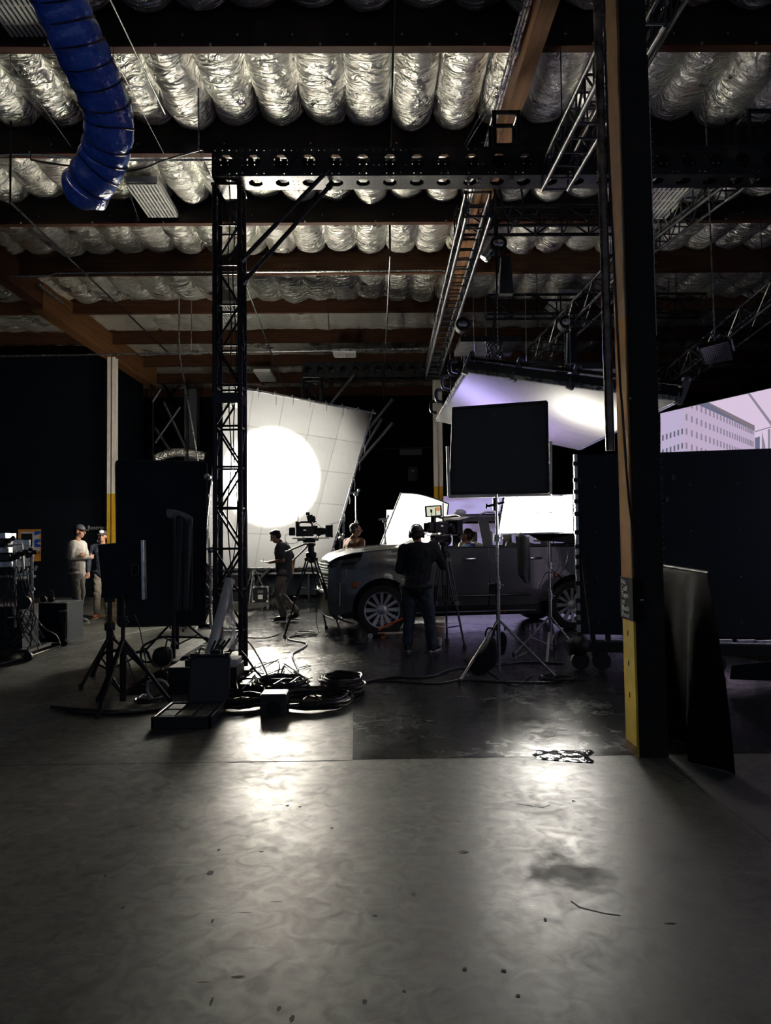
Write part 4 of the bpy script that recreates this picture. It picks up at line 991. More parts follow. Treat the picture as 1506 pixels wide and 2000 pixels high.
q = MB(); q.add(b_f, [(0, 1, 2, 3)]); q.build('panel', emat('lamp_panel_glow', (1, .975, .91), SOFTBOX), sbx)
bc = sum(b_f, V()) / 4; bx_ = (b_f[1] - b_f[0]).normalized(); bn = bx_.cross(b_f[3] - b_f[0]).normalized(); bn = bn if bn.y < 0 else -bn
l = lamp('AREA', 'led_panel', (0, 0, 0), SOFT_AREA, (1, .96, .88), None, .6); l.data.shape = 'RECTANGLE'; l.data.size = (b_f[1] - b_f[0]).length * .96; l.data.size_y = (b_f[3] - b_f[0]).length * .9; l.data.spread = radians(165)
l.parent = sbx; by_ = bx_.cross(bn).normalized(); l.matrix_local = Matrix.Translation(W[sbx].inverted() @ (bc + bn * .02)) @ Matrix((bx_, bn.cross(bx_), bn * -1)).transposed().to_4x4() if 0 else Matrix.Translation(W[sbx].inverted() @ (bc + bn * .02)) @ bn.to_track_quat('-Z', 'Y').to_matrix().to_4x4()
q = MB(); q.prism([p + V((0, .01, 0)) for p in b_f], V((0, .12, -.02))); q.build('lamp_body', 'blackmetal', sbx)
q = MB(); q.prism([P(1035, 1043, 9.3), P(1122, 1043, 9.1), P(1122, 1060, 9.1), P(1060, 1056, 9.3)], V((0, .15, 0))); q.build('ballast', 'blackmetal', sbx)
tp = P(1075, 1050, 9.6); stand(sbx, V((P(1076, 1270, 9.6).x, 9.6, 0)), V((P(1076, 1270, 9.6).x, 9.6, tp.z)), .013, .5, 'steel', .5, rot=-.9)
q = MB()
for pts in ([(1080, 1058), (1094, 1090), (1085, 1118), (1068, 1118), (1055, 1140), (1055, 1165), (1075, 1175)], [(1105, 1060), (1110, 1085), (1098, 1115), (1080, 1135), (1080, 1160), (1095, 1150)]):
    q.path(curve_pts([P(x, y, 9.4) for x, y in pts], 6), .006, 6)
q.build('cord', 'cable', sbx, smooth=True)
q = MB()
def skirt(u, v):
    xl, xr = 1007 + 6 * v, 1033 + 4 * v
    if v > .82: k = (v - .82) / .18; xl += 10 * k; xr -= 2 * k * k
    y = 1046 + 94 * v + (0 if v < .8 else -18 * (u - .6) ** 2 * 5 * (v - .8))
    return P(xl + (xr - xl) * u, y, 8.85 + .03 * sin(u * 7 + v * 2))
q.grid(skirt, 12, 30); o = q.build('black_skirt', 'greycloth', sbx, smooth='all'); sd_ = o.modifiers.new('s', 'SOLIDIFY'); sd_.thickness = .006
q = MB(); c = P(1078, 1123, 9.55); q.ell(c + V((.03, -.04, 0)), (.022, .02, .03)); q.build('orange_clamp', 'orange', sbx)
q = MB(); q.bar(P(1073, 1235, 9.0), P(1068, 1292, 8.75), .03, .012); q.build('white_leg', 'white', sbx)

# black floppy on the left, held on stands
d = 10.0
bf = thing('floppy_flag', 'tall black rounded floppy flag standing left of the lattice tower', 'flag', (P(315, 1220, d).x, d, 0))
A_, B_, C_, D_ = P(226, 899, d), P(404, 902, d), P(400, 1220, d), P(230, 1224, d)
def rr_poly(c4, r=.06, n=5):
    out = []; k = len(c4)
    for i in range(k):
        p, a, b = c4[i], c4[i - 1], c4[(i + 1) % k]; pa = p + (a - p).normalized() * r; pb = p + (b - p).normalized() * r
        for j in range(n + 1): t = j / n; out.append(pa.lerp(p, t).lerp(p.lerp(pb, t), t))
    return out
q = MB(); q.prism(rr_poly([A_, B_, C_, D_]), V((0, .04, 0))); q.build('board', 'flagcloth', bf, smooth=True)
q = MB(); q.path(rr_poly([A_, B_, C_, D_]), .012, 6, close=True); q.build('rim_tube', 'black', bf, smooth=True)
sx = P(345, 1270, 10.08).x
stand(bf, V((sx, 10.12, 0)), V((sx, 10.12, P(338, 1040, 10).z)), .016, .55, 'blackmetal', .5, rot=.6)
q = MB(); q.ell(P(404, 932, 9.98), (.05, .04, .05)); q.ell(P(408, 932, 9.98), (.03, .06, .03)); q.build('knob', 'steel', bf)
# grey cloth hung on thin pole in front of it
gs = thing('draped_cloth', 'wrinkled dark grey cloth draped over a black pole before the floppy flag', 'cloth', (P(338, 1290, 9.4).x, 9.5, 0))
q = MB()
def gc(u, v):
    x = 343 + 34 * u - 1.5 * v; y = 1003 + 10 * u + (190 - 8 * u) * v
    return P(x, y, 9.38 + .035 * sin(u * 14 + 2 * v) + .02 * sin(31 * u) * v + .02 * noise.noise(V((u * 3, v * 5, 0))))
q.grid(gc, 26, 30); q.build('cloth', mat('thin_grey_cloth', (0.085, 0.09, 0.093), .8, bump=.5, bs=20), gs, smooth='all').modifiers.new('s', 'SOLIDIFY').thickness = .004
q = MB()
q.grid(lambda u, v: P(325 + 52 * u, 994 + 16 * u * u + (14 + 5 * sin(9 * u)) * v, 9.36 + .03 * sin(12 * u + 5 * v)), 20, 6); q.build('bunched_top', mat('pale_cloth', (0.3, 0.3, 0.3), .8, bump=.4), gs, smooth='all').modifiers.new('s', 'SOLIDIFY').thickness = .004
q = MB(); px = P(339, 1290, 9.45).x; q.tube((px, 9.45, .02), (px, 9.45, P(338, 1000, 9.45).z), .026, n=12); q.build('pole', 'black', gs, smooth=True)
q = MB()
q.path(rr_poly([V((px - .35, 9.25, .22)), V((px - .35, 9.25, .03)), V((px + .55, 9.25, .03)), V((px + .5, 9.25, .32)), V((px - .1, 9.25, .34))][::-1], .08), .014, 8, close=True); q.box((px, 9.45, .02), (.35, .5, .04)); q.build('base', 'blackmetal', gs)

# added fill lamp, unseen behind the tall floppy flag, brightens post and people
wl = V((-3.55, 13.4, 2.1)); wk = thing('added_fill_lamp', 'small added fill lamp on a stand behind the tall black floppy flag', 'lamp', (wl.x, wl.y, 0))
aim = V((-7.4, 18.6, 2.0)); dr = (aim - wl).normalized(); rq = dr.to_track_quat('-Z', 'Y').to_matrix()
q = MB(); q.lathe([(.03, .2), (.08, .18), (.10, .03), (.11, 0), (.10, .0), (.07, .06)], wl, 'Z', 20, rot=rq); q.build('housing', 'blackmetal', wk, smooth=True)
stand(wk, (wl.x, wl.y, 0), wl - V((0, 0, .1)), .012, .4, 'steel', .45)
l = lamp('SPOT', 'bulb', (0, 0, 0), 420, (1, .93, .82), None, .06, 88, .6); l.parent = wk; l.location = W[wk].inverted() @ (wl + dr * .02); l.rotation_euler = dr.to_track_quat('-Z', 'Y').to_euler()
# ================================================================== THE VEHICLE
CARA = atan2(0.48, 3.07)
c0 = V((0.08, 11.68, 0)); ux = V((cos(CARA), sin(CARA), 0)); uy = V((-sin(CARA), cos(CARA), 0))
carloc = c0 - ux * .93 + uy * .97
car = thing('large_suv', 'dark grey full size off-road wagon with open driver window on the stage', 'car', carloc, CARA)
AX1, AX2, AZ, TR = .93, 4.10, .415, .405
def hw(x, z):
    w_ = 1.0
    if z < .45: w_ = .975
    elif z < .62: w_ = .975 + .035 * (z - .45) / .17
    elif z < .95: w_ = 1.01
    elif z < 1.36: w_ = 1.01 - .03 * ((z - .95) / .41) ** 2 + .008 * math.exp(-((z - 1.12) / .03) ** 2)
    else: w_ = .98 - .17 * ((z - 1.36) / .5) ** 1.1
    if x < .75: w_ *= 1 - .17 * ((.75 - x) / .75) ** 2.2
    if x > 4.8: w_ *= 1 - .08 * ((x - 4.8) / .5) ** 2
    for ax in (AX1, AX2):
        d = sqrt((x - ax) ** 2 + (z - AZ) ** 2)
        if z < 1.0: w_ += .022 * math.exp(-((d - .50) / .045) ** 2)
    return w_
def arc(ax, a0, a1, r=.475, n=14): return [(ax + r * cos(radians(a0 + (a1 - a0) * k / n)), AZ + .02 + r * sin(radians(a0 + (a1 - a0) * k / n))) for k in range(n + 1)]
def zh(x):
    pts = [(0.03, 1.13), (.08, 1.18), (.2, 1.235), (.45, 1.295), (.9, 1.345), (1.5, 1.385), (2, 1.39)]
    for (a, b), (c, d) in zip(pts[:-1], pts[1:]):
        if x <= c: return b + (d - b) * max(0, (x - a)) / (c - a)
    return pts[-1][1]
def panel(name, outer, holes=(), mt='carpaint', step=.055, th=.012, out=0.0, parent=None, sides=(-1, 1)):
    xs = [p[0] for p in outer]; zs = [p[1] for p in outer]
    def sub(poly):
        r = []
        for i, p in enumerate(poly):
            q_ = poly[(i + 1) % len(poly)]; d = sqrt((q_[0] - p[0]) ** 2 + (q_[1] - p[1]) ** 2); n = max(1, int(d / .06))
            r += [(p[0] + (q_[0] - p[0]) * k / n, p[1] + (q_[1] - p[1]) * k / n) for k in range(n)]
        return r
    def inside(p, poly):
        c = False; j = len(poly) - 1
        for i in range(len(poly)):
            a, b = poly[i], poly[j]
            if (a[1] > p[1]) != (b[1] > p[1]) and p[0] < (b[0] - a[0]) * (p[1] - a[1]) / (b[1] - a[1]) + a[0]: c = not c
            j = i
        return c
    def dist(p, poly):
        m_ = 9
        for i in range(len(poly)):
            a, b = poly[i], poly[(i + 1) % len(poly)]; dx, dz = b[0] - a[0], b[1] - a[1]; t = max(0, min(1, ((p[0] - a[0]) * dx + (p[1] - a[1]) * dz) / (dx * dx + dz * dz + 1e-12)))
            m_ = min(m_, sqrt((a[0] + dx * t - p[0]) ** 2 + (a[1] + dz * t - p[1]) ** 2))
        return m_
    O = sub(outer); H = [sub(h) for h in holes]; vs = list(O); ed = [(i, (i + 1) % len(O)) for i in range(len(O))]
    for h in H: o = len(vs); vs += h; ed += [(o + i, o + (i + 1) % len(h)) for i in range(len(h))]
    x = min(xs) + step / 2
    while x < max(xs):
        z = min(zs) + step / 2
        while z < max(zs):
            if inside((x, z), O) and not any(inside((x, z), h) for h in H) and min(dist((x, z), q_) for q_ in [O] + H) > step * .5: vs.append((x, z))
            z += step
        x += step
    r = delaunay_2d_cdt([V(p) for p in vs], ed, [], 0, 1e-5)
    P2 = r[0]; fs = []
    for f_ in r[2]:
        c = sum((P2[i] for i in f_), V((0, 0))) / len(f_)
        if inside(c, O) and not any(inside(c, h) for h in H): fs.append(tuple(f_))
    for sd_ in sides:
        q = MB(); n = len(P2)
        vv = [V((p.x, sd_ * (hw(p.x, p.y) + out), p.y)) for p in P2] + [V((p.x, sd_ * (hw(p.x, p.y) + out - th), p.y)) for p in P2]
        cnt = {}
        for f_ in fs:
            for a, b in zip(f_, f_[1:] + f_[:1]): cnt[(a, b)] = 1
        ff = [f_ if sd_ < 0 else f_[::-1] for f_ in fs] + [tuple(i + n for i in (f_[::-1] if sd_ < 0 else f_)) for f_ in fs]
        for (a, b) in cnt:
            if (b, a) not in cnt: ff.append((b, a, a + n, b + n) if sd_ < 0 else (a, b, b + n, a + n))
        q.add(vv, ff); o = q.build(name, mt, parent or car, smooth=True, local=True)
    return o
a1 = arc(AX1, 178, 2); a2 = arc(AX2, 178, 2)
fender = [(.07, .62)] + [(.10, .40), (.2, .33)] + [(AX1 - .475, .40)] + arc(AX1, 178, 4) + [(1.42, .42), (1.49, .5), (1.49, 1.36)] + [(x, zh(x) - .012) for x in (1.3, 1.1, .9, .7, .62)] + [(.60, 1.20), (.50, 1.12), (.22, 1.09), (.10, 1.07)]
panel('front_wing', fender)
panel('front_door', [(1.505, .44), (2.655, .44), (2.665, 1.36), (1.505, 1.36)])
rd = [(2.675, .44), (3.42, .44)] + [p for p in arc(AX2, 172, 120)] + [(3.70, 1.0), (3.72, 1.36), (2.685, 1.36)]
panel('rear_door', rd)
qp = [p for p in arc(AX2, 116, 4)] + [(4.6, .42), (5.1, .45), (5.3, .62), (5.33, 1.1), (5.30, 1.36), (3.735, 1.36), (3.715, 1.0)]
panel('rear_quarter', qp)
panel('sill', [(1.42, .34), (3.5, .34), (3.5, .43), (1.42, .43)], mt='darktrim')
WF = [(1.86, 1.385), (2.585, 1.385), (2.55, 1.79), (2.36, 1.79), (2.20, 1.70), (1.98, 1.53)]
WR = [(2.745, 1.385), (3.56, 1.385), (3.53, 1.79), (2.72, 1.79)]
WQ = [(3.74, 1.395), (4.78, 1.41), (4.62, 1.77), (3.69, 1.79)]
gh = [(1.50, 1.36), (5.30, 1.36), (5.22, 1.55), (5.02, 1.85), (4.6, 1.875), (3.4, 1.885), (2.5, 1.875), (2.28, 1.84), (2.02, 1.68), (1.75, 1.50)]
panel('window_frame', gh, [WF, WR, WQ], mt=mat('gloss_black_pillar', (0.028, 0.030, 0.033), .35, spec=.3))
M['glass'] = mat('tinted_glass', (0.02, 0.022, 0.025), .05, alpha=.22, spec=.6)
panel('rear_door_glass', WR, mt='glass', th=.004, out=-.02); panel('quarter_glass', WQ, mt='glass', th=.004, out=-.02)
def cg(name, fn, nu, nv, mt, th=.01):
    q = MB(); q.grid(fn, nu, nv); o = q.build(name, mt, car, smooth='all', local=True)
    if th: m_ = o.modifiers.new('s', 'SOLIDIFY'); m_.thickness = th
    return o
def hood(u, v):
    x = .05 + 1.46 * u; y = (2 * v - 1) * (hw(x, 1.3) - .006); e = abs(2 * v - 1)
    z = zh(x) + .05 * (1 - e ** 4) * min(1, u * 5 + .3) + .018 * math.exp(-((e - .55) / .12) ** 2) * min(1, u * 3)
    x2 = x + (.05 * e ** 2 if u < .3 else 0) * (1 - u / .3 if u < .3 else 0)
    return V((x2, y, z))
cg('bonnet', hood, 30, 36, 'carpaint')
cg('windscreen', lambda u, v: V((1.50 + .80 * u - .06 * (1 - (2 * v - 1) ** 2), (2 * v - 1) * (.93 - .13 * u), 1.39 + .48 * u)), 8, 12, 'glass', .004)
cg('cowl', lambda u, v: V((1.46 + .12 * u, (2 * v - 1) * .95, 1.385)), 2, 6, 'darktrim')
cg('roof', lambda u, v: V((2.27 + 2.75 * u, (2 * v - 1) * (.80 + .02 * sin(pi * u)), 1.865 + .06 * (1 - (2 * v - 1) ** 4) + .02 * sin(pi * u) - .03 * u ** 6)), 24, 20, 'carpaint')
cg('tailgate', lambda u, v: V((5.05 + .27 * (1 - u) ** .5 + .01, (2 * v - 1) * (.93 - .13 * max(0, u - .5)), .5 + 1.36 * u)), 12, 8, 'carpaint')
# front face
M['brightbar'] = mat('bright_trim', (.8, .8, .8), .25, .35, nz=.02)
def front(y, z):
    e = abs(y) / .86; x = .05 + .13 * e ** 3
    if z < .68: x -= .035 * sin(pi * min(1, (z - .3) / .38)) if z > .3 else -.03
    return x
cg('front_bumper', lambda u, v: V((front((2 * u - 1) * .87, .28 + .46 * v), (2 * u - 1) * .87, .28 + .46 * v)), 24, 12, 'carpaint')
cg('lower_valance', lambda u, v: V((.10 + .13 * abs(2 * u - 1) ** 3 + .25 * (1 - v), (2 * u - 1) * .85, .20 + .10 * v)), 20, 4, 'darktrim')
cg('grille_backing', lambda u, v: V((front((2 * u - 1) * .74, 1) + .05, (2 * u - 1) * .74, .72 + .42 * v)), 20, 6, 'darktrim')
for k in range(9):
    z = .75 + .043 * k
    if k >= 5: z += .03
    q = MB(); q.path([V((front(y, 1) + .0, y, z)) for y in [(-.74 + 1.48 * i / 16) for i in range(17)]], .014 if k != 5 else .024, 6); q.build('grille_bar', 'brightbar', car, smooth=True, local=True)
q = MB(); q.path([V((front(y, .6) - .012, y, .69)) for y in [(-.85 + 1.7 * i / 20) for i in range(21)]], .032, 8); q.build('bumper_trim', 'brightbar', car, smooth=True, local=True)
for s in (-1, 1):
    q = MB(); q.grid(lambda u, v: V((.12 + .46 * u + .02 - .06 * (1 - u) * (1 - v), s * (hw(.12 + .46 * u, 1.1) - .03 + .018 * v - .06 * (1 - u) ** 3), 1.10 + .10 * v * (1 - .1 * u) - .02 * (1 - u) + .05 * u * v)), 10, 6)
    o = q.build('headlamp', mat('headlamp_lens', (.05, .05, .055), .06, coat=1), car, smooth='all', local=True)
    q = MB()
    for k in range(3): q.path([V((.16 + .12 * k + .1 * i / 4, s * (hw(.16 + .12 * k, 1.1) + .0), 1.13 + .012 * k)) for i in range(5)], .008, 6)
    q.build('light_bar', 'chrome', o, local=True)
    q = MB(); q.path([V((.36, s * (hw(.36, 1.) + .006), 1.06)), V((.37, s * (hw(.37, .9) + .006), .92)), V((.27, s * (hw(.27, .8) + .008), .83)), V((.26, s * (hw(.26, .6) + .008), .48))], .009, 6); q.build('wing_trim', 'rim', car, smooth=True, local=True)
    q = MB(); q.grid(lambda u, v: V((.44 + .11 * u + .04 * v, s * (hw(.5, .8) + .012), .765 + .09 * v - .02 * u * (1 - v))), 4, 4)
    o = q.build('side_marker', 'amberlens', car, smooth='all', local=True); o.modifiers.new('s', 'SOLIDIFY').thickness = .012
    # wheels
    for ax, nm in ((AX1, 'front_wheel'), (AX2, 'rear_wheel')):
        yo = s * .955; yi = s * .70
        q = MB(); w_ = s * .285
        prof = [(.285, 0), (.30, .0), (.345, -.008), (.385, .0), (.402, .03), (TR, .07), (TR, .215), (.402, .255), (.385, .28), (.30, .285), (.285, .285)]
        q.lathe([(r, -s * h) for r, h in prof], (ax, yo, AZ - .01), 'Y', 48, cap=False)
        tire = q.build(nm, 'tire', car, smooth=True, local=True)
        q = MB(); q.lathe([(.287, 0), (.29, .006), (.272, .012), (.262, .03), (.258, .24), (.27, .27), (.287, .28)], (0, 0, 0), 'Y', 48, cap=False)
        for i, p in enumerate(q.v): q.v[i] = V((p.x + ax, yo - s * (p.y if True else 0), p.z + AZ - .01))
        q.build('rim', 'rim', tire, smooth=True, local=True)
        for k in range(12):
            a = 2 * pi * k / 12; q = MB(); da = .055
            def pp(r, a_, y): return V((ax + r * cos(a_), yo - s * y, AZ - .01 + r * sin(a_)))
            wi, wo = .020, (.026 if k % 2 else .034)
            t = V((-sin(a), 0, cos(a)))
            i0, o0 = pp(.06, a, .035), pp(.268, a, .012)
            vs = [i0 - t * wi, i0 + t * wi, o0 + t * wo, o0 - t * wo]; dp = V((0, -s * .03, 0)) * 1
            q.add(vs + [p + dp * .9 for p in vs], [(0, 1, 2, 3), (7, 6, 5, 4), (0, 4, 5, 1), (1, 5, 6, 2), (2, 6, 7, 3), (3, 7, 4, 0)]); q.build('spoke', 'rim', tire, local=True)
        q = MB(); q.lathe([(0.0, .01), (.04, .012), (.075, .03), (.08, .06)], (0, 0, 0), 'Y', 24)
        for i, p in enumerate(q.v): q.v[i] = V((p.x + ax, yo - s * p.y, p.z + AZ - .01))
        q.build('hub', 'rim', tire, smooth=True, local=True)
        q = MB(); q.lathe([(0.0, .16), (.18, .16), (.18, .19), (0.0, .19)], (0, 0, 0), 'Y', 24)
        for i, p in enumerate(q.v): q.v[i] = V((p.x + ax, yo - s * p.y, p.z + AZ - .01))
        q.build('brake_disc', 'blackmetal', tire, smooth=True, local=True)
    # handles, mirror, roof rail, side step
    for x in (2.36, 3.46):
        q = MB(); y = s * (hw(x, 1.15) + .035); q.path(curve_pts([V((x - .12, s * hw(x, 1.15), 1.18)), V((x - .1, y, 1.182)), V((x + .06, y, 1.186)), V((x + .09, s * hw(x, 1.15), 1.188))], 5), .016, 8); q.build('door_handle', 'chrome', car, smooth=True, local=True)
    q = MB(); q.ell((1.95, s * 1.12, 1.50), (.07, .13, .10)); q.bar((1.90, s * .97, 1.40), (1.93, s * 1.06, 1.46), .05, .05); q.build('side_mirror', 'darktrim', car, smooth=True, local=True)
    q = MB(); q.path([V((2.6, s * .76, 1.90)), V((2.7, s * .76, 1.945)), V((4.7, s * .77, 1.945)), V((4.85, s * .77, 1.90))], .016, 8); q.build('roof_rail', 'alu', car, smooth=True, local=True)
    q = MB(); q.bar((1.45, s * 1.0, .36), (3.42, s * 1.0, .36), .10, .05); q.build('side_step', 'darktrim', car, local=True)
    q = MB(); q.bar((1.45, s * 1.055, .355), (3.42, s * 1.055, .355), .014, .014); q.build('step_trim', 'chrome', car, local=True)
    q = MB(); q.path([V((x, s * (hw(x, 1.36) + .004), 1.372)) for x in [1.55 + i * .24 for i in range(15)]], .009, 6); q.build('belt_trim', 'darktrim', car, smooth=True, local=True)
    q = MB(); q.path([V((x, s * (hw(x, .62) + .004), .60)) for x in [1.52 + i * .13 for i in range(15)]], .010, 6); q.build('lower_trim', 'darktrim', car, smooth=True, local=True)
# under body, wells, interior
q = MB(); q.box2((.35, -.72, .26), (5.0, .72, .5)); q.box2((1.48, -.93, .36), (3.45, .93, .5)); q.build('underbody', 'darktrim', car, local=True)
q = MB(); q.box2((.25, -.66, .45), (1.45, .66, 1.05)); q.box2((.12, -.55, .5), (.3, .55, 1.1)); q.build('engine_bay', 'darktrim', car, local=True)
q = MB(); q.box2((3.45, -.66, .5), (5.1, .66, .95)); q.build('cargo_floor', 'darktrim', car, local=True)
q = MB(); q.box2((1.45, -.90, .95), (1.95, .90, 1.30)); q.ell((1.85, 0, 1.30), (.25, .88, .08)); q.build('dashboard', 'darktrim', car, smooth=True, local=True)
q = MB(); q.path([V((2.02 + .08 * sin(t), -.42 + .19 * cos(t), 1.22 + .17 * sin(t))) for t in [k * 2 * pi / 20 for k in range(20)]], .014, 8, close=True); q.build('steering_wheel', 'rubber', car, smooth=True, local=True)
for x, ys in ((2.62, (-.44, .44)), (3.5, (-.44, .44))):
    for y in ys:
        q = MB(); q.box((x - .22, y, .80), (.5, .5, .16)); q.bar((x, y, .82), (x + .18, y, 1.40), .46, .13, up=(0, 1, 0))
        q.v = q.v; q.build('seat', 'offwhite', car, local=True, bevel=.04)
        q = MB(); q.box((x + .21, y, 1.54), (.10, .26, .19)); q.build('headrest', 'offwhite', car, local=True, bevel=.03)
q = MB(); q.box((2.02, 0, 1.68), (.04, .24, .07)); q.build('rear_view_mirror', 'white', car, local=True, bevel=.01)
q = MB(); q.path(curve_pts([V((1.75, -.3, 1.86)), V((1.8, -.3, 1.93)), V((2.0, -.3, 1.93)), V((2.05, -.3, 1.9))], 4), .02, 8)
q = MB(); q.ell((2.45, -.1, 1.96), (.11, .07, .06)); q.build('roof_fin', 'white', car, smooth=True, local=True)
# orange strap on the front wheel, and wheel skates under it
def CW(x, y, z): return carloc + ux * x + uy * y + V((0, 0, z))
q = MB(); q.path(curve_pts([CW(.86, -1.0, .10), CW(1.0, -1.01, .17), CW(1.12, -1.01, .22), CW(1.25, -1.0, .27), CW(1.33, -.99, .27)], 6), .018, 6)
tag(q.build('ratchet_strap', 'orange', smooth=True), 'orange ratchet strap looped low around the front wheel', 'strap')
q = MB(); q.box(CW(.80, -1.1, .03), (.22, .16, .045)); q.build  # skate
sk = thing('wheel_skate', 'small pale wooden wheel skate at the front tyre', 'dolly', CW(.80, -1.15, 0))
q = MB(); q.box(CW(.80, -1.15, .055), (.26, .14, .03)); q.build('plate', 'blackmetal', sk)
for dx in (-.1, .1):
    q = MB(); q.lathe([(.0, -.02), (.04, -.02), (.04, .02), (.0, .02)], CW(.80 + dx, -1.2, .04), 'Y', 14); q.build('caster', 'white' if dx < 0 else 'orange', sk, smooth=True)
q = MB(); q.tube(CW(.82, -1.16, .06), CW(1.4, -1.13, .06), .022); q.build('handle', 'ply', sk)
# ================================================================== PEOPLE
def rot2(v, a): return V((v.x * cos(a) - v.y * sin(a), v.x * sin(a) + v.y * cos(a), v.z))
STAND = dict(hip=.93, lk=None)
def person(label, loc, rz, pose, wear, scale=1.0, vox=.008):
    """pose gives joints in metres, facing +y, x to the person's right"""
    p = dict(pelvis=(0, 0, .96), chest=(0, 0, 1.32), neck=(0, 0, 1.50), head=(0, .02, 1.66), hd=0.0, yaw=0.0,
             rs=(.18, 0, 1.44), re=(.23, -.03, 1.15), rw=(.24, .05, .90), ls=(-.18, 0, 1.44), le=(-.23, -.03, 1.15), lw=(-.24, .05, .90),
             rh=(.09, 0, .92), rk=(.10, .02, .50), ra=(.11, -.02, .09), lh=(-.09, 0, .92), lk=(-.10, .02, .50), la=(-.11, -.02, .09), rt=None, lt=None, fat=1.0, fingers=(0, 0, -1))
    p.update(pose); j = {k: V(v) if isinstance(v, tuple) and len(v) == 3 else v for k, v in p.items()}
    root = thing('person', label, 'person', loc, rz); root.scale = (scale,) * 3; W[root] = Matrix.Translation(V(loc)) @ Matrix.Rotation(rz, 4, 'Z')
    fat = p['fat']
    def fin(q, name, mt, vx, sm=6, par=root, disp=0):
        o = q.build(name, mt, par, smooth='all', local=True)
        r = o.modifiers.new('r', 'REMESH'); r.mode = 'VOXEL'; r.voxel_size = vx; r.use_smooth_shade = True
        s_ = o.modifiers.new('s', 'SMOOTH'); s_.iterations = sm; s_.factor = .5
        if disp:
            tx = bpy.data.textures.get('folds') or bpy.data.textures.new('folds', 'CLOUDS'); tx.noise_scale = .09; tx.noise_depth = 2
            d = o.modifiers.new('d', 'DISPLACE'); d.texture = tx; d.strength = disp; d.mid_level = .5; d.texture_coords = 'LOCAL'
        return o
    # ---- body
    q = MB()
    q.ell(j['pelvis'], (.15 * fat, .105 * fat, .13)); q.cone(j['pelvis'], j['chest'], .115 * fat, .135 * fat); q.ell(j['chest'] + V((0, 0, .04)), (.165 * fat, .11 * fat, .16))
    q.cone(j['chest'] + V((0, 0, .12)), j['neck'], .08, .058); q.cone(j['neck'], j['neck'].lerp(j['head'], .55), .056, .052)
    for s in 'rl':
        q.cone(j[s + 's'], j[s + 'e'], .05, .040); q.cone(j[s + 'e'], j[s + 'w'], .040, .027)
        q.cone(j[s + 'h'], j[s + 'k'], .078, .055); q.cone(j[s + 'k'], j[s + 'a'], .055, .038); q.cone(j['chest'] + V((0, 0, .1)), j[s + 's'], .07, .055)
        fw = V((0, 1, 0)); t = j[s + 't'] or (j[s + 'a'] + V((.02 if s == 'r' else -.02, .17, -.055))); q.cone(j[s + 'a'] + V((0, -.02, -.05)), t, .032, .026)
        # hand: palm, four fingers with a bend, thumb from the side of the palm
        w_ = j[s + 'w']; d = (w_ - j[s + 'e']).normalized(); fd = V(j.get('f' + s, d)).normalized() if j.get('f' + s) is not None else d
        side = V((1, 0, 0)) if s == 'r' else V((-1, 0, 0)); side = (side - fd * side.dot(fd))
        if side.length < .2: side = V((0, 0, 1)) - fd * fd.z
        side.normalize(); nrm = fd.cross(side).normalized() * (1 if s == 'r' else -1); wide = fd.cross(nrm).normalized()
        pc = w_ + fd * .05; q.ell(pc, (.038, .016, .048), rot=Matrix((wide, nrm, fd)).transposed(), nu=12, nv=8)
        cu = p.get('curl', .5)
        for k, (o, L_) in enumerate(((-.030, .068), (-.010, .078), (.010, .072), (.029, .058))):
            b = w_ + fd * .088 + wide * o; m_ = b + (fd * cos(cu * .5) - nrm * sin(cu * .5)) * L_ * .55; e = m_ + (fd * cos(cu * 1.5) - nrm * sin(cu * 1.5)) * L_ * .5
            q.cone(pc + wide * o * .9 + fd * .02, b, .0105, .0095, 8); q.cone(b, m_, .0095, .0085, 8); q.cone(m_, e, .0085, .007, 8)
        tb = w_ + fd * .03 - wide * .034; tm = tb + (fd * .6 - wide * .75 - nrm * .3).normalized() * .035; q.cone(tb, tm, .013, .011, 8); q.cone(tm, tm + (fd - nrm * .35 - wide * .1).normalized() * .03, .011, .009, 8)
    H = j['head']; Rh = Matrix.Rotation(p['yaw'], 3, 'Z') @ Matrix.Rotation(-p['hd'], 3, 'X')
    def hp(x, y, z): return H + Rh @ V((x, y, z))
    q.ell(hp(0, -.012, .03), (.076, .096, .088), rot=Rh, nu=20, nv=14); q.ell(hp(0, .012, -.035), (.060, .076, .080), rot=Rh, nu=16, nv=12)
    q.ell(hp(0, .050, -.083), (.034, .028, .026), rot=Rh); q.cone(hp(0, .088, .022), hp(0, .112, -.018), .009, .014, 8); q.ell(hp(0, .100, -.022), (.019, .012, .009), rot=Rh)
    q.ell(hp(0, .082, -.050), (.026, .014, .007), rot=Rh); q.ell(hp(0, .080, -.063), (.022, .013, .008), rot=Rh); q.ell(hp(0, .074, .040), (.055, .020, .010), rot=Rh)
    for s in (-1, 1):
        q.ell(hp(.077 * s, -.008, -.005), (.010, .020, .033), rot=Rh); q.ell(hp(.045 * s, .055, -.022), (.024, .024, .022), rot=Rh)
    fin(q, 'body', wear.get('skin', 'skin'), .0058, 3)
    for s in (-1, 1):
        q = MB(); q.ell(hp(.031 * s, .084, .012), (.013, .009, .009), rot=Rh, nu=10, nv=8); q.build('eye', 'eye', root, smooth=True, local=True)
    # ---- hair, cap
    hair = wear.get('hair', 'short')
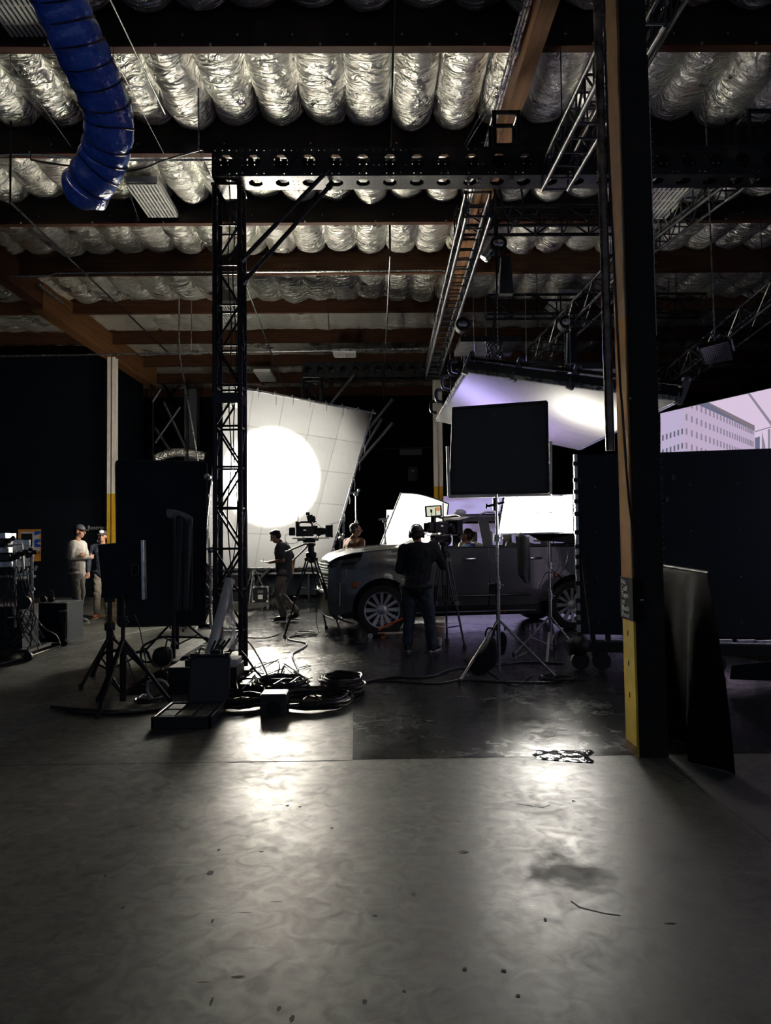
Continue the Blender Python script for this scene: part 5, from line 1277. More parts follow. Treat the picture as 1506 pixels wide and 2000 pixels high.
    if hair:
        q = MB(); q.ell(hp(0, -.028, .048), (.084, .094, .086), rot=Rh, nu=18, nv=12); q.ell(hp(0, -.045, .0), (.080, .070, .07), rot=Rh)
        if hair == 'full': q.ell(hp(0, .02, .10), (.066, .05, .035), rot=Rh); q.ell(hp(.01, .045, .108), (.045, .035, .022), rot=Rh)
        if hair == 'bun': q.ell(hp(0, -.10, .03), (.055, .06, .055), rot=Rh); q.ell(hp(0, -.05, -.03), (.075, .06, .06), rot=Rh)
        fin(q, 'hair', wear.get('hairm', 'hair'), .008, 3, disp=.008)
    if wear.get('cap'):
        q = MB(); n = 20; rings = []
        for k in range(7):
            a = pi / 2 * k / 6; r = cos(a); rings.append([hp(.091 * r * cos(t), -.012 + .106 * r * sin(t), .055 + .085 * sin(a)) for t in [2 * pi * i / n for i in range(n)]])
        q.ring_path([[x + V((0, 0, 0)) for x in rings[0]]] + rings)
        if wear['cap'] != 'beanie':
            fs = -1 if wear['cap'] == 'back' else 1
            q.prism([hp(x, fs * y, .056 - .1 * abs(x) - (.015 if y > .1 else 0)) for x, y in ((-.082, .05), (-.08, .11), (-.055, .155), (0, .172), (.055, .155), (.08, .11), (.082, .05))], Rh @ V((0, 0, .008)))
        q.build('cap', wear.get('capm', 'greycloth'), root, smooth=True, local=True)
        if wear.get('patch'):
            q = MB(); q.ell(hp(0, .085, .10), (.05, .02, .035), rot=Rh); q.build('cap_panel', 'white', root, smooth=True, local=True)
    if wear.get('phones'):
        q = MB(); q.path([hp(.098 * cos(t), -.01, .02 + .135 * sin(t)) for t in [pi * k / 12 for k in range(13)]], .010, 8)
        for s in (-1, 1): q.lathe([(.0, -.02), (.04, -.018), (.042, .01), (.0, .02)], hp(.095 * s, -.005, 0), 'Y', 14, rot=Rh @ Matrix.Rotation(pi / 2, 3, 'Z'))
        q.build('headphones', 'plastic', root, smooth=True, local=True)
    # ---- trousers
    q = MB(); pf = wear.get('leg', 1.0); q.ell(j['pelvis'] + V((0, 0, -.01)), (.172 * fat, .128 * fat, .13)); q.cone(j['pelvis'] + V((0, 0, .06)), j['pelvis'] + V((0, 0, .02)), .125 * fat, .125 * fat)
    for s in 'rl':
        q.cone(j[s + 'h'] + V((0, 0, -.02)), j[s + 'k'], .098 * pf * fat ** .5, .078 * pf); q.cone(j[s + 'k'], j[s + 'a'] + V((0, 0, .03)), .076 * pf, .064 * pf)
    fin(q, 'trousers', wear.get('pants', 'greycloth'), .011, 6, disp=.028)
    # ---- shirt
    q = MB(); tf = wear.get('bulk', 1.0) * fat; lo = wear.get('hem', .90)
    pv = j['pelvis']; hem = pv + V((0, 0, lo - .96))
    q.cone(hem + V((0, 0, .05)), j['chest'], .135 * tf, .145 * tf); q.ell(hem + V((0, 0, .05)), (.185 * tf, .14 * tf, .07)); q.ell(j['chest'] + V((0, 0, .03)), (.19 * tf, .135 * tf, .18))
    q.cone(j['chest'] + V((0, -.01, .10)), j['neck'] + V((0, -.012, -.035)), .11, .070)
    for s in 'rl':
        k = j[s + 's']; e = j[s + 'e']; w_ = j[s + 'w']; q.cone(j['chest'] + V((0, 0, .10)), k, .10 * tf ** .5, .076)
        if wear.get('sleeve', 'long') == 'long': q.cone(k, e, .074 * tf ** .5, .060); q.cone(e, e.lerp(w_, .93), .060, .042)
        else: q.cone(k, k.lerp(e, .72), .076, .072)
    if wear.get('collar'): q.cone(j['neck'] + V((0, -.03, -.01)), j['neck'] + V((0, -.01, .015)), .068, .064)
    if wear.get('hood'): q.ell(j['neck'] + V((0, -.09, -.03)), (.12, .07, .08))
    fin(q, 'shirt', wear.get('shirt', 'greycloth'), .010, 6, disp=.024)
    # ---- shoes
    for s in 'rl':
        t = j[s + 't'] or (j[s + 'a'] + V((.02 if s == 'r' else -.02, .17, -.055))); a = j[s + 'a']
        q = MB(); q.cone(a + V((0, 0, -.005)), a + V((0, .0, -.03)), .050, .050); q.cone(a + V((0, -.02, -.045)), t + V((0, 0, .0)), .044, .038); q.ell(a.lerp(t, .5) + V((0, 0, -.005)), (.046, .09, .04))
        o = fin(q, 'shoe', wear.get('shoe', 'black'), .009, 3)
        q = MB(); z0 = min(t.z, a.z - .05) - .032; dd = (t - a); dd.z = 0; dd.normalize(); lt = V((dd.y, -dd.x, 0)); c = (a + t) / 2; n = 16
        up = V((0, 0, .022)); pts = [V((c.x, c.y, 0)) + dd * .152 * cos(u) + lt * .047 * sin(u) * (1 + .12 * cos(u)) + V((0, 0, z0 + (t.z - (a.z - .055)) * max(0, 0))) for u in [2 * pi * k / n for k in range(n)]]
        q.prism(pts, up); q.build('sole', wear.get('sole', 'shoe_sole'), o, smooth=True, local=True)
    return root
g = F(150, 1216)
M['tee'] = mat('oatmeal_jersey', (0.42, 0.40, 0.35), .85, nz=.06, bump=.4, bs=16)
person('person in pale long sleeved top and dark cap with arms crossed by navy wall', (g.x, g.y, 0), -pi / 2 - .15,
       dict(re=(.27, .02, 1.20), rw=(-.02, .24, 1.20), le=(-.27, .02, 1.22), lw=(.08, .20, 1.25), fr=(-1, .1, .1), fl=(1, .1, 0), chest=(0, -.02, 1.32), head=(0, .05, 1.675), hd=.12, neck=(0, .0, 1.50), rk=(.11, .05, .5), ra=(.12, .10, .09), la=(-.12, -.08, .09)),
       dict(shirt='tee', pants=mat('grey_cargo_cotton', (0.12, 0.115, 0.105), .85, bump=.5, bs=14), cap='fwd', capm='greycloth', shoe=mat('grey_sneaker', (.2, .19, .18), .7, nz=.4, ns=40), hem=.86, bulk=1.08, hair='short'), 1.03)
g = F(200, 1208)
person('person in dark jacket, pale fronted cap, khaki trousers and orange shoes facing the camera', (g.x, g.y, 0), pi + .15,
       dict(re=(.27, .0, 1.17), rw=(.25, .12, .95), head=(0, .03, 1.665)),
       dict(shirt=mat('navy_jacket', (0.03, 0.035, 0.05), .7, bump=.3), pants='khaki', cap='fwd', patch=True, shoe=mat('orange_sneaker', (.7, .22, .06), .6), hair='short', bulk=1.1), .98)
g = F(556, 1215)
pm = person('person in grey polo and khaki trousers walking while looking at a phone', (g.x, g.y, 0), pi / 2 - .12,
       dict(chest=(0, .03, 1.31), neck=(0, .08, 1.47), head=(0, .165, 1.60), hd=.5, rs=(.18, .04, 1.42), ls=(-.18, .04, 1.42),
            le=(-.24, -.03, 1.17), lw=(-.15, .24, 1.12), fl=(.2, 1, .1), re=(.24, -.12, 1.17), rw=(.23, -.10, .91), fr=(0, .3, -1),
            lk=(-.10, .13, .52), la=(-.10, .0, .12), lt=(-.11, .15, .055), rk=(.09, .10, .51), ra=(.10, -.20, .17), rt=(.11, -.06, .06), curl=.7),
       dict(shirt='greycloth', sleeve='short', pants='khaki', shoe='black', hair='full', collar=True, hem=.84, bulk=1.12), .99)
q = MB(); c = V((-.13, .35, 1.135)); q.box(c, (.075, .15, .009), rot=Matrix.Rotation(.25, 3, 'X')); o = q.build('mobile_phone', 'black', pm, local=True)
o.parent = None; o.matrix_world = Matrix.Translation((g.x, g.y, 0)) @ Matrix.Rotation(pi / 2 - .12, 4, 'Z') @ Matrix.Scale(.99, 4); tag(o, 'slim black mobile phone held by the walking person in polo', 'phone')
g = F(820, 1272)
M['hoodie'] = mat('black_jersey', (0.017, 0.019, 0.026), .9, spec=.2, bump=.4, bs=18)
person('person in black sweatshirt, cap and headphones seen from behind at the vehicle', (g.x, g.y, 0), -.10,
       dict(chest=(0, .04, 1.26), pelvis=(-.04, .0, .92), neck=(0, .08, 1.43), head=(-.03, .13, 1.56), hd=.12, rs=(.20, .04, 1.38), ls=(-.20, .03, 1.37), re=(.33, .10, 1.14), rw=(.26, .32, 1.22), le=(-.27, .02, 1.10), lw=(-.12, .2, 1.02),
            rh=(.07, 0, .88), lh=(-.13, 0, .88), rk=(.13, .02, .47), ra=(.17, -.02, .09), lk=(-.14, .03, .47), la=(-.16, -.02, .09), rt=(.24, .13, .035), lt=(-.18, .14, .035), fat=1.18, fr=(0, 1, .3)),
       dict(shirt='hoodie', pants='denim', cap='back', capm='black', phones=True, shoe='black', hood=True, hem=.86, bulk=1.12, leg=1.12), 1.0)
g = P(697, 1180, 14.1)
person('person in rust brown jacket with short dark hair standing behind the bonnet', (g.x - .04, 14.1, 0), -pi / 2 + .75,
       dict(yaw=-.65, head=(.02, .03, 1.665), fat=1.08), dict(shirt=mat('rust_suede', (0.13, 0.042, 0.012), .75, bump=.3), pants='greycloth', hair='short', skin='skin_b', collar=True, bulk=1.2), 1.02)
# two in the vehicle
sit = dict(pelvis=(0, 0, .12), chest=(0, .0, .48), neck=(0, .02, .66), head=(0, .04, .80), rs=(.18, 0, .60), ls=(-.18, 0, .60), re=(.22, .18, .38), rw=(.16, .42, .42), le=(-.22, .18, .38), lw=(-.16, .42, .42),
           rh=(.10, .02, .12), lh=(-.10, .02, .12), rk=(.12, .42, .16), lk=(-.12, .42, .16), ra=(.12, .50, -.25), la=(-.12, .50, -.25))
g = CW(2.50, -.42, .78)
person('person in blue top with gathered brown hair sitting at the open driver window', g, CARA + pi / 2 + .0, dict(sit, yaw=-.5), dict(shirt=mat('blue_top', (0.02, 0.05, 0.30), .7, bump=.3), hair='bun', hairm=mat('brown_hair', (.06, .025, .012), .5, bump=.5, bs=90), sleeve='short', hem=.98), .97)
g = CW(2.15, .50, .72)
person('person in pale grey shirt leaning in beyond the steering wheel', g, CARA - pi / 2 + pi + .9, dict(sit, yaw=.3), dict(shirt=mat('pale_grey_shirt', (0.36, 0.38, 0.40), .8, bump=.5), hair='short', skin='skin_b', hem=.98), .98)
g = P(748, 1200, 15.7)
person('person in charcoal shirt half hidden behind the small diffusion sheet', (g.x, 15.7, 0), -pi / 2, dict(chest=(0, .14, 1.28), neck=(0, .26, 1.42), head=(0, .38, 1.50), rs=(.18, .2, 1.36), ls=(-.18, .2, 1.36), re=(.2, .4, 1.15), rw=(.2, .6, 1.1), le=(-.2, .4, 1.15), lw=(-.2, .6, 1.1), hd=.3), dict(shirt='greycloth', hair='short'), 1.0)
g = P(392, 1180, 13.2)
person('person in grey trousers crouching behind the tall black floppy flag', (g.x - .18, 13.0, 0), -pi / 2 + .4,
       dict(pelvis=(0, -.1, .42), chest=(0, .10, .74), neck=(0, .2, .9), head=(0, .28, 1.03), rs=(.18, .16, .86), ls=(-.18, .16, .86), re=(.22, .32, .62), rw=(.16, .52, .6), le=(-.22, .32, .62), lw=(-.16, .52, .6), rh=(.09, -.08, .40), lh=(-.09, -.08, .40), rk=(.14, .34, .48), lk=(-.13, .30, .32), ra=(.14, .22, .09), la=(-.13, -.06, .10), lt=(-.13, .06, .035)), dict(pants='greycloth', shirt='greycloth', hair='short', cap='fwd'), 1.0)
# ================================================================== CAMERAS, CASES, CABLES
def tripod(root, hub, feet, mt='blackmetal', r=.013, twin=True, spread_z=.45, brace=True):
    hub = V(hub); q = MB(); q.lathe([(.03, -.14), (.07, -.10), (.085, -.02), (.085, .02), (.05, .04), (.05, .12), (.075, .14), (.075, .17), (.03, .18)], hub, 'Z', 20); q.build('fluid_head', 'black', root, smooth=True)
    ctr = sum((V(f_) for f_ in feet), V()) / 3
    for f_ in feet:
        f_ = V(f_); d = (f_ - hub); s = V((0, 0, 1)).cross(d).normalized() * .035; a = hub + V((d.x, d.y, 0)).normalized() * .07 - V((0, 0, .08))
        mid = a.lerp(f_, .5); q = MB()
        for k in (-1, 1): q.tube(a + s * k, mid + s * k, r)
        q.tube(mid - (f_ - a).normalized() * .25, f_ + V((0, 0, .03)), r * 1.15); q.bar(mid - s * 1.4, mid + s * 1.4, .05, .05); q.bar(a - s * 1.4, a + s * 1.4, .05, .05)
        q.build('leg', mt, root, smooth=True)
        q = MB(); q.lathe([(.01, .06), (.03, .03), (.03, .0)], V((f_.x, f_.y, .0)), 'Z', 12); q.build('foot', 'rubber', root, smooth=True)
        if brace: q = MB(); q.tube(V((ctr.x, ctr.y, spread_z)), a.lerp(f_, 1 - (spread_z + .05) / a.z), .009); q.build('spreader_arm', 'steel', root, smooth=True)
def cine_camera(label, c, rz, s=1.0, monitor=False, eyepiece=True):
    r = thing('cinema_camera', label, 'camera', c, rz); r.scale = (s,) * 3
    def b(nm, mt, fn, **k): q = MB(); fn(q); return q.build(nm, mt, r, local=True, **k)
    b('camera_body', 'plastic', lambda q: q.box((-.05, 0, .09), (.28, .15, .16)), bevel=.012)
    b('battery', 'plastic', lambda q: q.box((-.25, 0, .09), (.10, .12, .13)), bevel=.01)
    b('lens', 'blackmetal', lambda q: (q.tube((.09, 0, .09), (.16, 0, .09), .052, n=20), q.tube((.16, 0, .09), (.24, 0, .09), .060, n=20), q.tube((.24, 0, .09), (.28, 0, .09), .055, n=20)), smooth=True)
    b('matte_box', 'plastic', lambda q: (q.box((.33, 0, .09), (.10, .19, .19)), q.box((.385, 0, .09), (.02, .21, .21))), bevel=.006)
    b('matte_flag', 'white', lambda q: q.prism([(.34, -.09, .20), (.34, .09, .20), (.58, .09, .245), (.58, -.09, .245)], (0, 0, .005)))
    b('top_handle', 'black', lambda q: q.path(curve_pts([(-.14, 0, .17), (-.13, 0, .23), (.0, 0, .235), (.06, 0, .22), (.07, 0, .17)], 5), .014, 8), smooth=True)
    b('rod', 'steel', lambda q: (q.tube((-.25, -.04, -.02), (.34, -.04, -.02), .008), q.tube((-.25, .04, -.02), (.34, .04, -.02), .008)), smooth=True)
    b('base_plate', 'black', lambda q: (q.box((0, 0, -.045), (.34, .10, .03)), q.box((.02, 0, -.075), (.2, .08, .03))), bevel=.004)
    b('display', 'lamp_disp', lambda q: (q.box((-.06, -.078, .11), (.016, .004, .02)), q.box((-.035, -.078, .11), (.012, .004, .02))))
    b('follow_focus', 'blackmetal', lambda q: (q.lathe([(.0, -.02), (.04, -.02), (.04, .01), (.0, .01)], (.17, -.10, .05), 'Y', 18), q.tube((.17, -.09, .05), (.17, .02, .0), .008), q.box((.12, -.03, .155), (.07, .05, .05))), smooth=True)
    b('transmitter', 'plastic', lambda q: (q.box((-.17, -.02, .20), (.05, .06, .10)), q.tube((-.16, .02, .24), (-.15, .02, .34), .005)), bevel=.004)
    b('wiring', 'cable', lambda q: (q.path(curve_pts([(-.28, -.04, .08), (-.36, -.06, .02), (-.34, -.06, -.08), (-.22, -.06, -.10), (-.1, -.07, -.04)], 6), .004, 6), q.path(curve_pts([(.08, -.08, .17), (.15, -.1, .21), (.22, -.09, .12), (.17, -.09, .07)], 6), .004, 6), q.path(curve_pts([(-.1, -.08, .02), (-.02, -.11, -.03), (.1, -.09, -.02), (.16, -.08, .04)], 6), .005, 6)), smooth=True)
    if eyepiece:
        b('viewfinder', 'plastic', lambda q: (q.box((.04, -.02, .29), (.10, .06, .12), rot=Matrix.Rotation(-.25, 3, 'Y')), q.tube((.04, 0, .22), (.04, 0, .26), .02), q.box((.0, -.03, .37), (.06, .04, .05)), q.ell((.095, -.03, .28), (.03, .035, .06))), bevel=.008)
        b('handle_rod', 'blackmetal', lambda q: q.tube((-.12, 0, .245), (.14, 0, .245), .009))
    if monitor:
        R_ = Matrix.Rotation(-rz - .05, 3, 'Z') @ Matrix.Rotation(-.06, 3, 'Y'); mc_ = V((-.12, .02, .32)); mv = lambda x, y, z: mc_ + R_ @ V((x, y, z))
        m_ = b('monitor', 'plastic', lambda q: (q.box(mc_, (.24, .03, .16), rot=R_), q.tube((-.1, .0, .2), mv(0, .01, -.07), .010)), bevel=.006)
        q = MB(); q.box(mv(0, -.017, 0), (.19, .003, .125), rot=R_); q.mi = 1; q.box(mv(.03, -.019, -.01), (.012, .003, .11), rot=R_); q.box(mv(-.035, -.019, .005), (.02, .003, .05), rot=R_); q.mi = 2; q.box(mv(.065, -.019, .025), (.05, .003, .05), rot=R_)
        q.build('screen', [emat('screen_pale', (.75, .78, .6), .85), 'black', emat('screen_orange', (.8, .3, .08), .8)], m_, local=True)
        b('antenna', 'rubber', lambda q: (q.tube((.08, 0, .23), (.08, 0, .46), .005), q.tube((.10, .03, .23), (.105, .03, .44), .005)))
    return r
M['lamp_disp'] = emat('display_glow', (.8, .8, .8), .5)
# camera one
c = P(604, 1058, 11.9); ft = [F(556, 1246), F(668, 1245), F(637, 1228)]
t1 = thing('camera_tripod', 'tall black tripod carrying the cinema camera before the diffusion frame', 'tripod', F(610, 1240))
tripod(t1, (c.x + .03, c.y, c.z - .20), ft, spread_z=.72)
cine_camera('cinema camera with matte box on tripod before the big diffusion frame', (c.x - .02, c.y, c.z + .075), .10, 1.0)
q = MB(); q.tube(P(598, 1062, 11.8), P(558, 1078, 11.3), .013); q.tube(P(602, 1066, 11.8), P(571, 1096, 11.3), .013); q.build('pan_bar', 'black', t1, smooth=True)
q = MB(); q.tube(P(651, 1172, 12.2), P(640, 1240, 12.2), .02); q.tube(P(655, 1150, 12.2), P(646, 1226, 12.2), .012)
# camera two
c = P(860, 1052, 10.6); ft = [F(878, 1250), F(905, 1262), F(866, 1262)]
t2 = thing('camera_tripod', 'slender twin tube tripod beside the person in black sweatshirt', 'tripod', (c.x, c.y, 0))
tripod(t2, (c.x + .05, c.y, c.z - .22), [V((1.02, 10.95, 0)), V((1.20, 10.30, 0)), V((.72, 10.45, 0))], mt='truss', spread_z=.25, brace=True)
cine_camera('cinema camera with glowing monitor on tripod by the vehicle door', (c.x, c.y, c.z + .07), .8, 1.0, monitor=True, eyepiece=False)

# flight case and carts behind
def flight_case(label, a, b, d, dep, group=None, stk=True):
    p0, p1 = P(a[0], a[1], d), P(b[0], b[1], d); r = thing('flight_case', label, 'case', ((p0.x + p1.x) / 2, d + dep / 2, p1.z), 0, group)
    q = MB(); q.box2((p0.x, d, p1.z), (p1.x, d + dep, p0.z)); q.build('shell', 'black', r)
    x0, x1, z0, z1 = p0.x, p1.x, p1.z, p0.z; e = .035
    q = MB()
    for x in (x0, x1):
        q.bar((x, d - .004, z0), (x, d - .004, z1), e, .02)
        for y in (d, d + dep): pass
    for z in (z0, z1): q.bar((x0, d - .004, z), (x1, d - .004, z), .02, e, up=(0, 0, 1))
    for x in (x0, x1): q.bar((x, d, z1), (x, d + dep, z1), e, .02)
    q.build('edging', 'alu', r)
    q = MB(); w_, h_ = x1 - x0, z1 - z0
    for x in (x0 + .03, x1 - .03):
        for z in (z0 + .03, z1 - .03): q.ell((x, d - .005, z), .035)
    q.build('corner_balls', 'alu', r)
    q = MB(); q.box(((x0 + x1) / 2, d - .006, z0 + h_ * .70), (w_ * .36, .01, h_ * .16)); q.build('latch_plate', 'steel', r)
    if stk: q = MB(); q.box(((x0 + x1) / 2, d - .006, z0 + h_ * .38), (w_ * .30, .006, h_ * .26)); q.build('label_sticker', 'white', r)
    return r
fcd = F(508, 1178).y
flight_case('small black flight case with bright metal edges under the diffusion frame', (493, 1146), (524, 1178), fcd, .4)
flight_case('long dark equipment case on the floor behind the crew by the frame', (414, 1122), (480, 1176), 18.4, .5, stk=False)
q = MB(); a, b = P(405, 1112, 19.2), P(700, 1112, 19.2)
ct = thing('work_bench', 'long low dark bench with metal edge behind the diffusion frame', 'bench', ((a.x + b.x) / 2, 19.4, 0))
q = MB(); q.box2((a.x, 19.2, a.z - .06), (b.x, 19.8, a.z - .02)); q.build('top', 'black', ct)
q = MB(); q.bar((a.x, 19.19, a.z - .12), (b.x, 19.19, a.z - .12), .02, .05); q.build('edge', 'alu', ct)
for x in (a.x + .05, a.x + 1.3, a.x + 2.6, b.x - .05):
    q = MB(); q.tube((x, 19.25, 0), (x, 19.25, a.z - .08), .025); q.tube((x, 19.75, 0), (x, 19.75, a.z - .08), .025); q.build('leg', 'truss', ct)
q = MB(); q.box2((a.x + .1, 19.5, .1), (b.x - .1, 19.55, a.z - .15)); q.build('back_panel', 'flagcloth', ct)
ca, cb = P(526, 1113, 16.8), P(532, 1142, 16.8)
q = MB(); x0, x1 = ca.x, cb.x + .02; z0, z1 = cb.z, ca.z
for z in (z0, z1): q.bar((x0, 16.8, z), (x1, 16.8, z), .02, .02)
for x in (x0, x1): q.bar((x, 16.8, z0), (x, 16.8, z1), .02, .02)
# c-stand beside the big frame
def cstand(label, base, top, mt='steel', head=True, spread=.5, lz=.5):
    r = thing('c_stand', label, 'stand', (base[0], base[1], 0)); stand(r, (base[0], base[1], 0), (base[0], base[1], top), .012, spread, mt, lz, rot=.8)
    if head:
        q = MB(); t = V((base[0], base[1], top)); q.ell(t, .05); q.bar(t + V((-.12, 0, .02)), t + V((.06, 0, .04)), .035, .035); q.ell(t + V((.06, 0, .08)), .03); q.build('grip_head', 'steel', r, smooth=True)
    return r
c = P(695, 965, 15.2); cstand('tall bright stand holding the right edge of the big diffusion frame', (c.x, 15.2), c.z)
c = P(411, 1075, 12.4); cstand('bright stand just right of the tall floppy flag edge', (c.x, 12.4), c.z)
c = P(752, 1022, 13.9); cstand('short shiny stand in front of the small diffusion sheet', (c.x, 13.9), c.z + .05, spread=.28)
c = P(665, 1070, 15.95); cstand('dim stand with tangled gear left of the person in rust jacket', (c.x, 15.95), c.z + .2, 'blackmetal', spread=.3)
# stepped prop behind
bx = thing('duct_stack', 'grey sheet metal duct rising behind the tall floppy flag', 'duct', P(372, 900, 24) * V((1, 1, 0)) if False else V((P(372, 900, 24).x, 24, 0)))
a, b = P(360, 760, 24), P(384, 900, 24); q = MB(); q.box2((a.x, 24, 0), (b.x, 24.4, a.z)); q.build('shaft', 'truss', bx)
q = MB(); q.path(curve_pts([P(303, 896, 23.5), P(330, 886, 23.5), P(360, 884, 23.5), P(400, 892, 23.5)], 6), .14, 14); q.build('foil_hose', 'foil', bx, smooth='all')
sc1 = thing('scaffold', 'dim steel scaffold with crossing struts behind the tall floppy flag', 'scaffold', V((P(335, 900, 23).x, 23.2, 0)))
for a, b in (((314, 760), (298, 785)), ((352, 795), (303, 865)), ((303, 835), (332, 880)), ((320, 785), (365, 880))):
    q = MB(); q.tube(P(*a, 23), P(*b, 23), .045); q.build('strut', 'truss', sc1, smooth=True)
for x_ in (299, 366):
    a = P(x_, 760, 23.05); q = MB(); q.tube(V((a.x, a.y, 0)), a, .035); q.build('upright', 'truss_black', sc1, smooth=True)
a, b = P(790, 880, 25), P(818, 890, 25)
eb = thing('electrical_box', 'grey electrical box high on the dark back wall', 'electrical box', P(805, 890, 25)); q = MB(); q.box2((a.x, YB - .25, P(805, 890, 30).z), (b.x + .4, YB, P(805, 879, 30).z)); q.build('box', 'truss', eb)
a, b = P(797, 912, 29.7), P(816, 938, 29.7)
eb = thing('electrical_box', 'taller dark electrical cabinet below the grey box on back wall', 'electrical box', P(805, 930, 29.7)); q = MB(); q.box2((a.x, YB - .2, b.z), (b.x, YB, a.z)); q.build('cabinet', 'truss_black', eb); q = MB(); q.box(((a.x + b.x) / 2, YB - .21, a.z - .15), (.1, .01, .04)); q.build('badge', 'steel', eb)
q = MB(); q.path([P(725, 876, 29.6), P(845, 874, 29.6)], .03, 6); tag(q.build('wall_conduit', 'truss', smooth=True), 'thin grey conduit along the dark back wall above the boxes', 'conduit')

# left: monitor in a lid on stands
d = 6.9
mo = thing('video_monitor', 'back of a dark monitor housing with silver strip and recessed handle', 'monitor', (P(236, 1170, d).x, d, P(236, 1170, d).z))
A_, B_, C_, D_ = P(190, 1064, d + .05), P(281, 1055, d - .05), P(283, 1171, d - .05), P(200, 1168, d + .05)
q = MB(); q.prism([A_, B_, C_, D_], V((0, .07, 0))); q.build('housing', 'flagcloth', mo, bevel=.01)
q = MB(); q.bar(B_ + V((-.012, -.008, 0)), C_ + V((-.012, -.008, 0)), .022, .012); q.build('silver_strip', 'alu', mo)
q = MB(); c = P(264, 1113, d - .05); q.path(rr_poly([c + V((-.03, 0, .05)), c + V((.03, 0, .05)), c + V((.03, 0, -.05)), c + V((-.03, 0, -.05))], .015), .006, 6, close=True); q.build('handle', 'truss', mo, smooth=True)
st1 = thing('light_stand', 'heavy black stand under the dark monitor housing', 'stand', F(240, 1382))
b0 = F(240, 1382); stand(st1, (b0.x, b0.y, 0), (b0.x, b0.y, 1.03), .018, .42, 'truss_black', .62, rot=.35, rb=.026)
st2 = thing('light_stand', 'thick black post stand just left of the monitor stand', 'stand', F(214, 1330))
b0 = F(214, 1330); stand(st2, (b0.x, b0.y, 0), (b0.x, b0.y, 1.18), .016, .45, 'truss_black', .5, rot=2.3, rb=.034)
q = MB(); q.path(curve_pts([P(212, 1180, 6.9), P(222, 1240, 6.9), P(250, 1290, 6.9), P(262, 1330, 6.9)], 6), .005, 6); q.path(curve_pts([P(262, 1200, 6.9), P(272, 1225, 6.9), P(284, 1290, 6.9), P(285, 1345, 6.9)], 6), .005, 6)
tag(q.build('thin_cables', 'cable', smooth=True), 'pair of thin cables hanging from the dark monitor housing', 'cable')
# rolling bases from bent tube
def bent_base(label, pts, d, r=.016):
    q = MB(); q.path(curve_pts([P(x, y, d) for x, y in pts], 6), r, 8); return tag(q.build('rolling_stand', 'black', smooth=True), label, 'stand base')
bent_base('bent black tube base left of the monitor stand legs', [(178, 1322), (188, 1300), (205, 1275), (238, 1270), (258, 1272)], 8.0)
bent_base('bent black tube base right of the monitor stand legs', [(258, 1276), (285, 1272), (292, 1285), (300, 1297), (318, 1306)], 8.2)
sandbag('shiny black sandbag with handle beside the draped cloth pole', [(308, 1252), (332, 1249), (337, 1262), (337, 1288), (318, 1290), (300, 1294), (297, 1275), (300, 1258)], 8.9, .22, 'plastic')
sandbag('flat black sandbag hung on the bent tube by the leaning tube', [(352, 1272), (396, 1270), (398, 1280), (397, 1292), (375, 1294), (351, 1293), (351, 1283)], 9.0, .12)
# leaning white tube with plastic sheet
tb = thing('leaning_tube', 'pale cardboard tube leaning in the lattice tower with clear plastic sheet', 'tube', P(408, 1290, 8.0))
q = MB(); q.tube(P(407, 1290, 7.9), P(449, 1132, 8.35), .052, n=20); q.build('tube', 'white', tb, smooth=True)
M['film'] = mat('hazy_plastic', (.8, .8, .8), .3, alpha=.45, bump=.5, bs=6)
q = MB()
def pl(u, v):
    xl = 447 - 30 * v; xr = 452 + 14 * v
    y = 1134 + (120 + 20 * u) * v
    return P(xl + (xr - xl) * u, y, 8.2 + .06 * sin(u * 5 + v * 3) + .03 * noise.noise(V((u * 4, v * 6, 0))))
q.grid(pl, 12, 20); q.build('plastic_sheet', 'film', tb, smooth='all')
q = MB()
q.grid(lambda u, v: P(440 + 16 * u + 10 * v - 6 * u * v, 1190 + (72 + 5 * u) * v, 8.12 + .05 * sin(6 * u + 2 * v)), 8, 14); q.build('inner_fold', 'film', tb, smooth='all')

# boxes in front of the tower
def boxy(name, label, cat, px0, px1, py0, py1, d, dep, mt, top=None, rz=0, bev=.004, group=None):
    a, b = P(px0, py1, d), P(px1, py0, d); r = thing(name, label, cat, ((a.x + b.x) / 2, d + dep / 2, max(0, a.z)), 0, group)
    z0 = max(0.0, a.z) if a.z > .03 else 0.0
    q = MB(); q.box2((a.x, d, z0), (b.x, d + dep, b.z)); q.build('body', mt, r, bevel=bev)
    if top: q = MB(); q.box2((a.x + .01, d + .01, b.z - .0), (b.x - .01, d + dep - .01, b.z + .006)); q.build('lid', top, r)
    return r, a, b
r, a, b = boxy('distribution_box', 'wide white topped power box in front of the lattice tower', 'box', 328, 462, 1303, 1352, 7.55, .42, 'black', 'white')
q = MB(); q.box2((a.x + .52, 7.6, b.z + .01), (b.x - .0, 7.85, b.z + .07)); tag(q.build('small_white_box', 'white', bevel=.005), 'small white box on top of the wide power box', 'box')
q = MB(); c = V((b.x - .22, 7.62, b.z + .08)); q.box(c + V((0, 0, .04)), (.10, .1, .1))
for k in range(4): q.tube(c + V((-.05 + .035 * k, 0, .08)), c + V((-.02 + .05 * k, .06, .17 + .02 * (k % 2))), .012)
tag(q.build('plug_cluster', 'black'), 'cluster of black plugs standing on the small white box', 'plug')
q = MB(); c = V((a.x + .20, 7.6, b.z + .006)); q.box(c + V((0, 0, .02)), (.07, .06, .04)); q.tube(c + V((-.04, 0, .05)), c + V((.04, 0, .05)), .02); q.tube(c + V((0, 0, .04)), c + V((.0, 0, .09)), .01)
tag(q.build('grip_clamp', 'black'), 'little black clamp lying on the white topped power box', 'clamp')
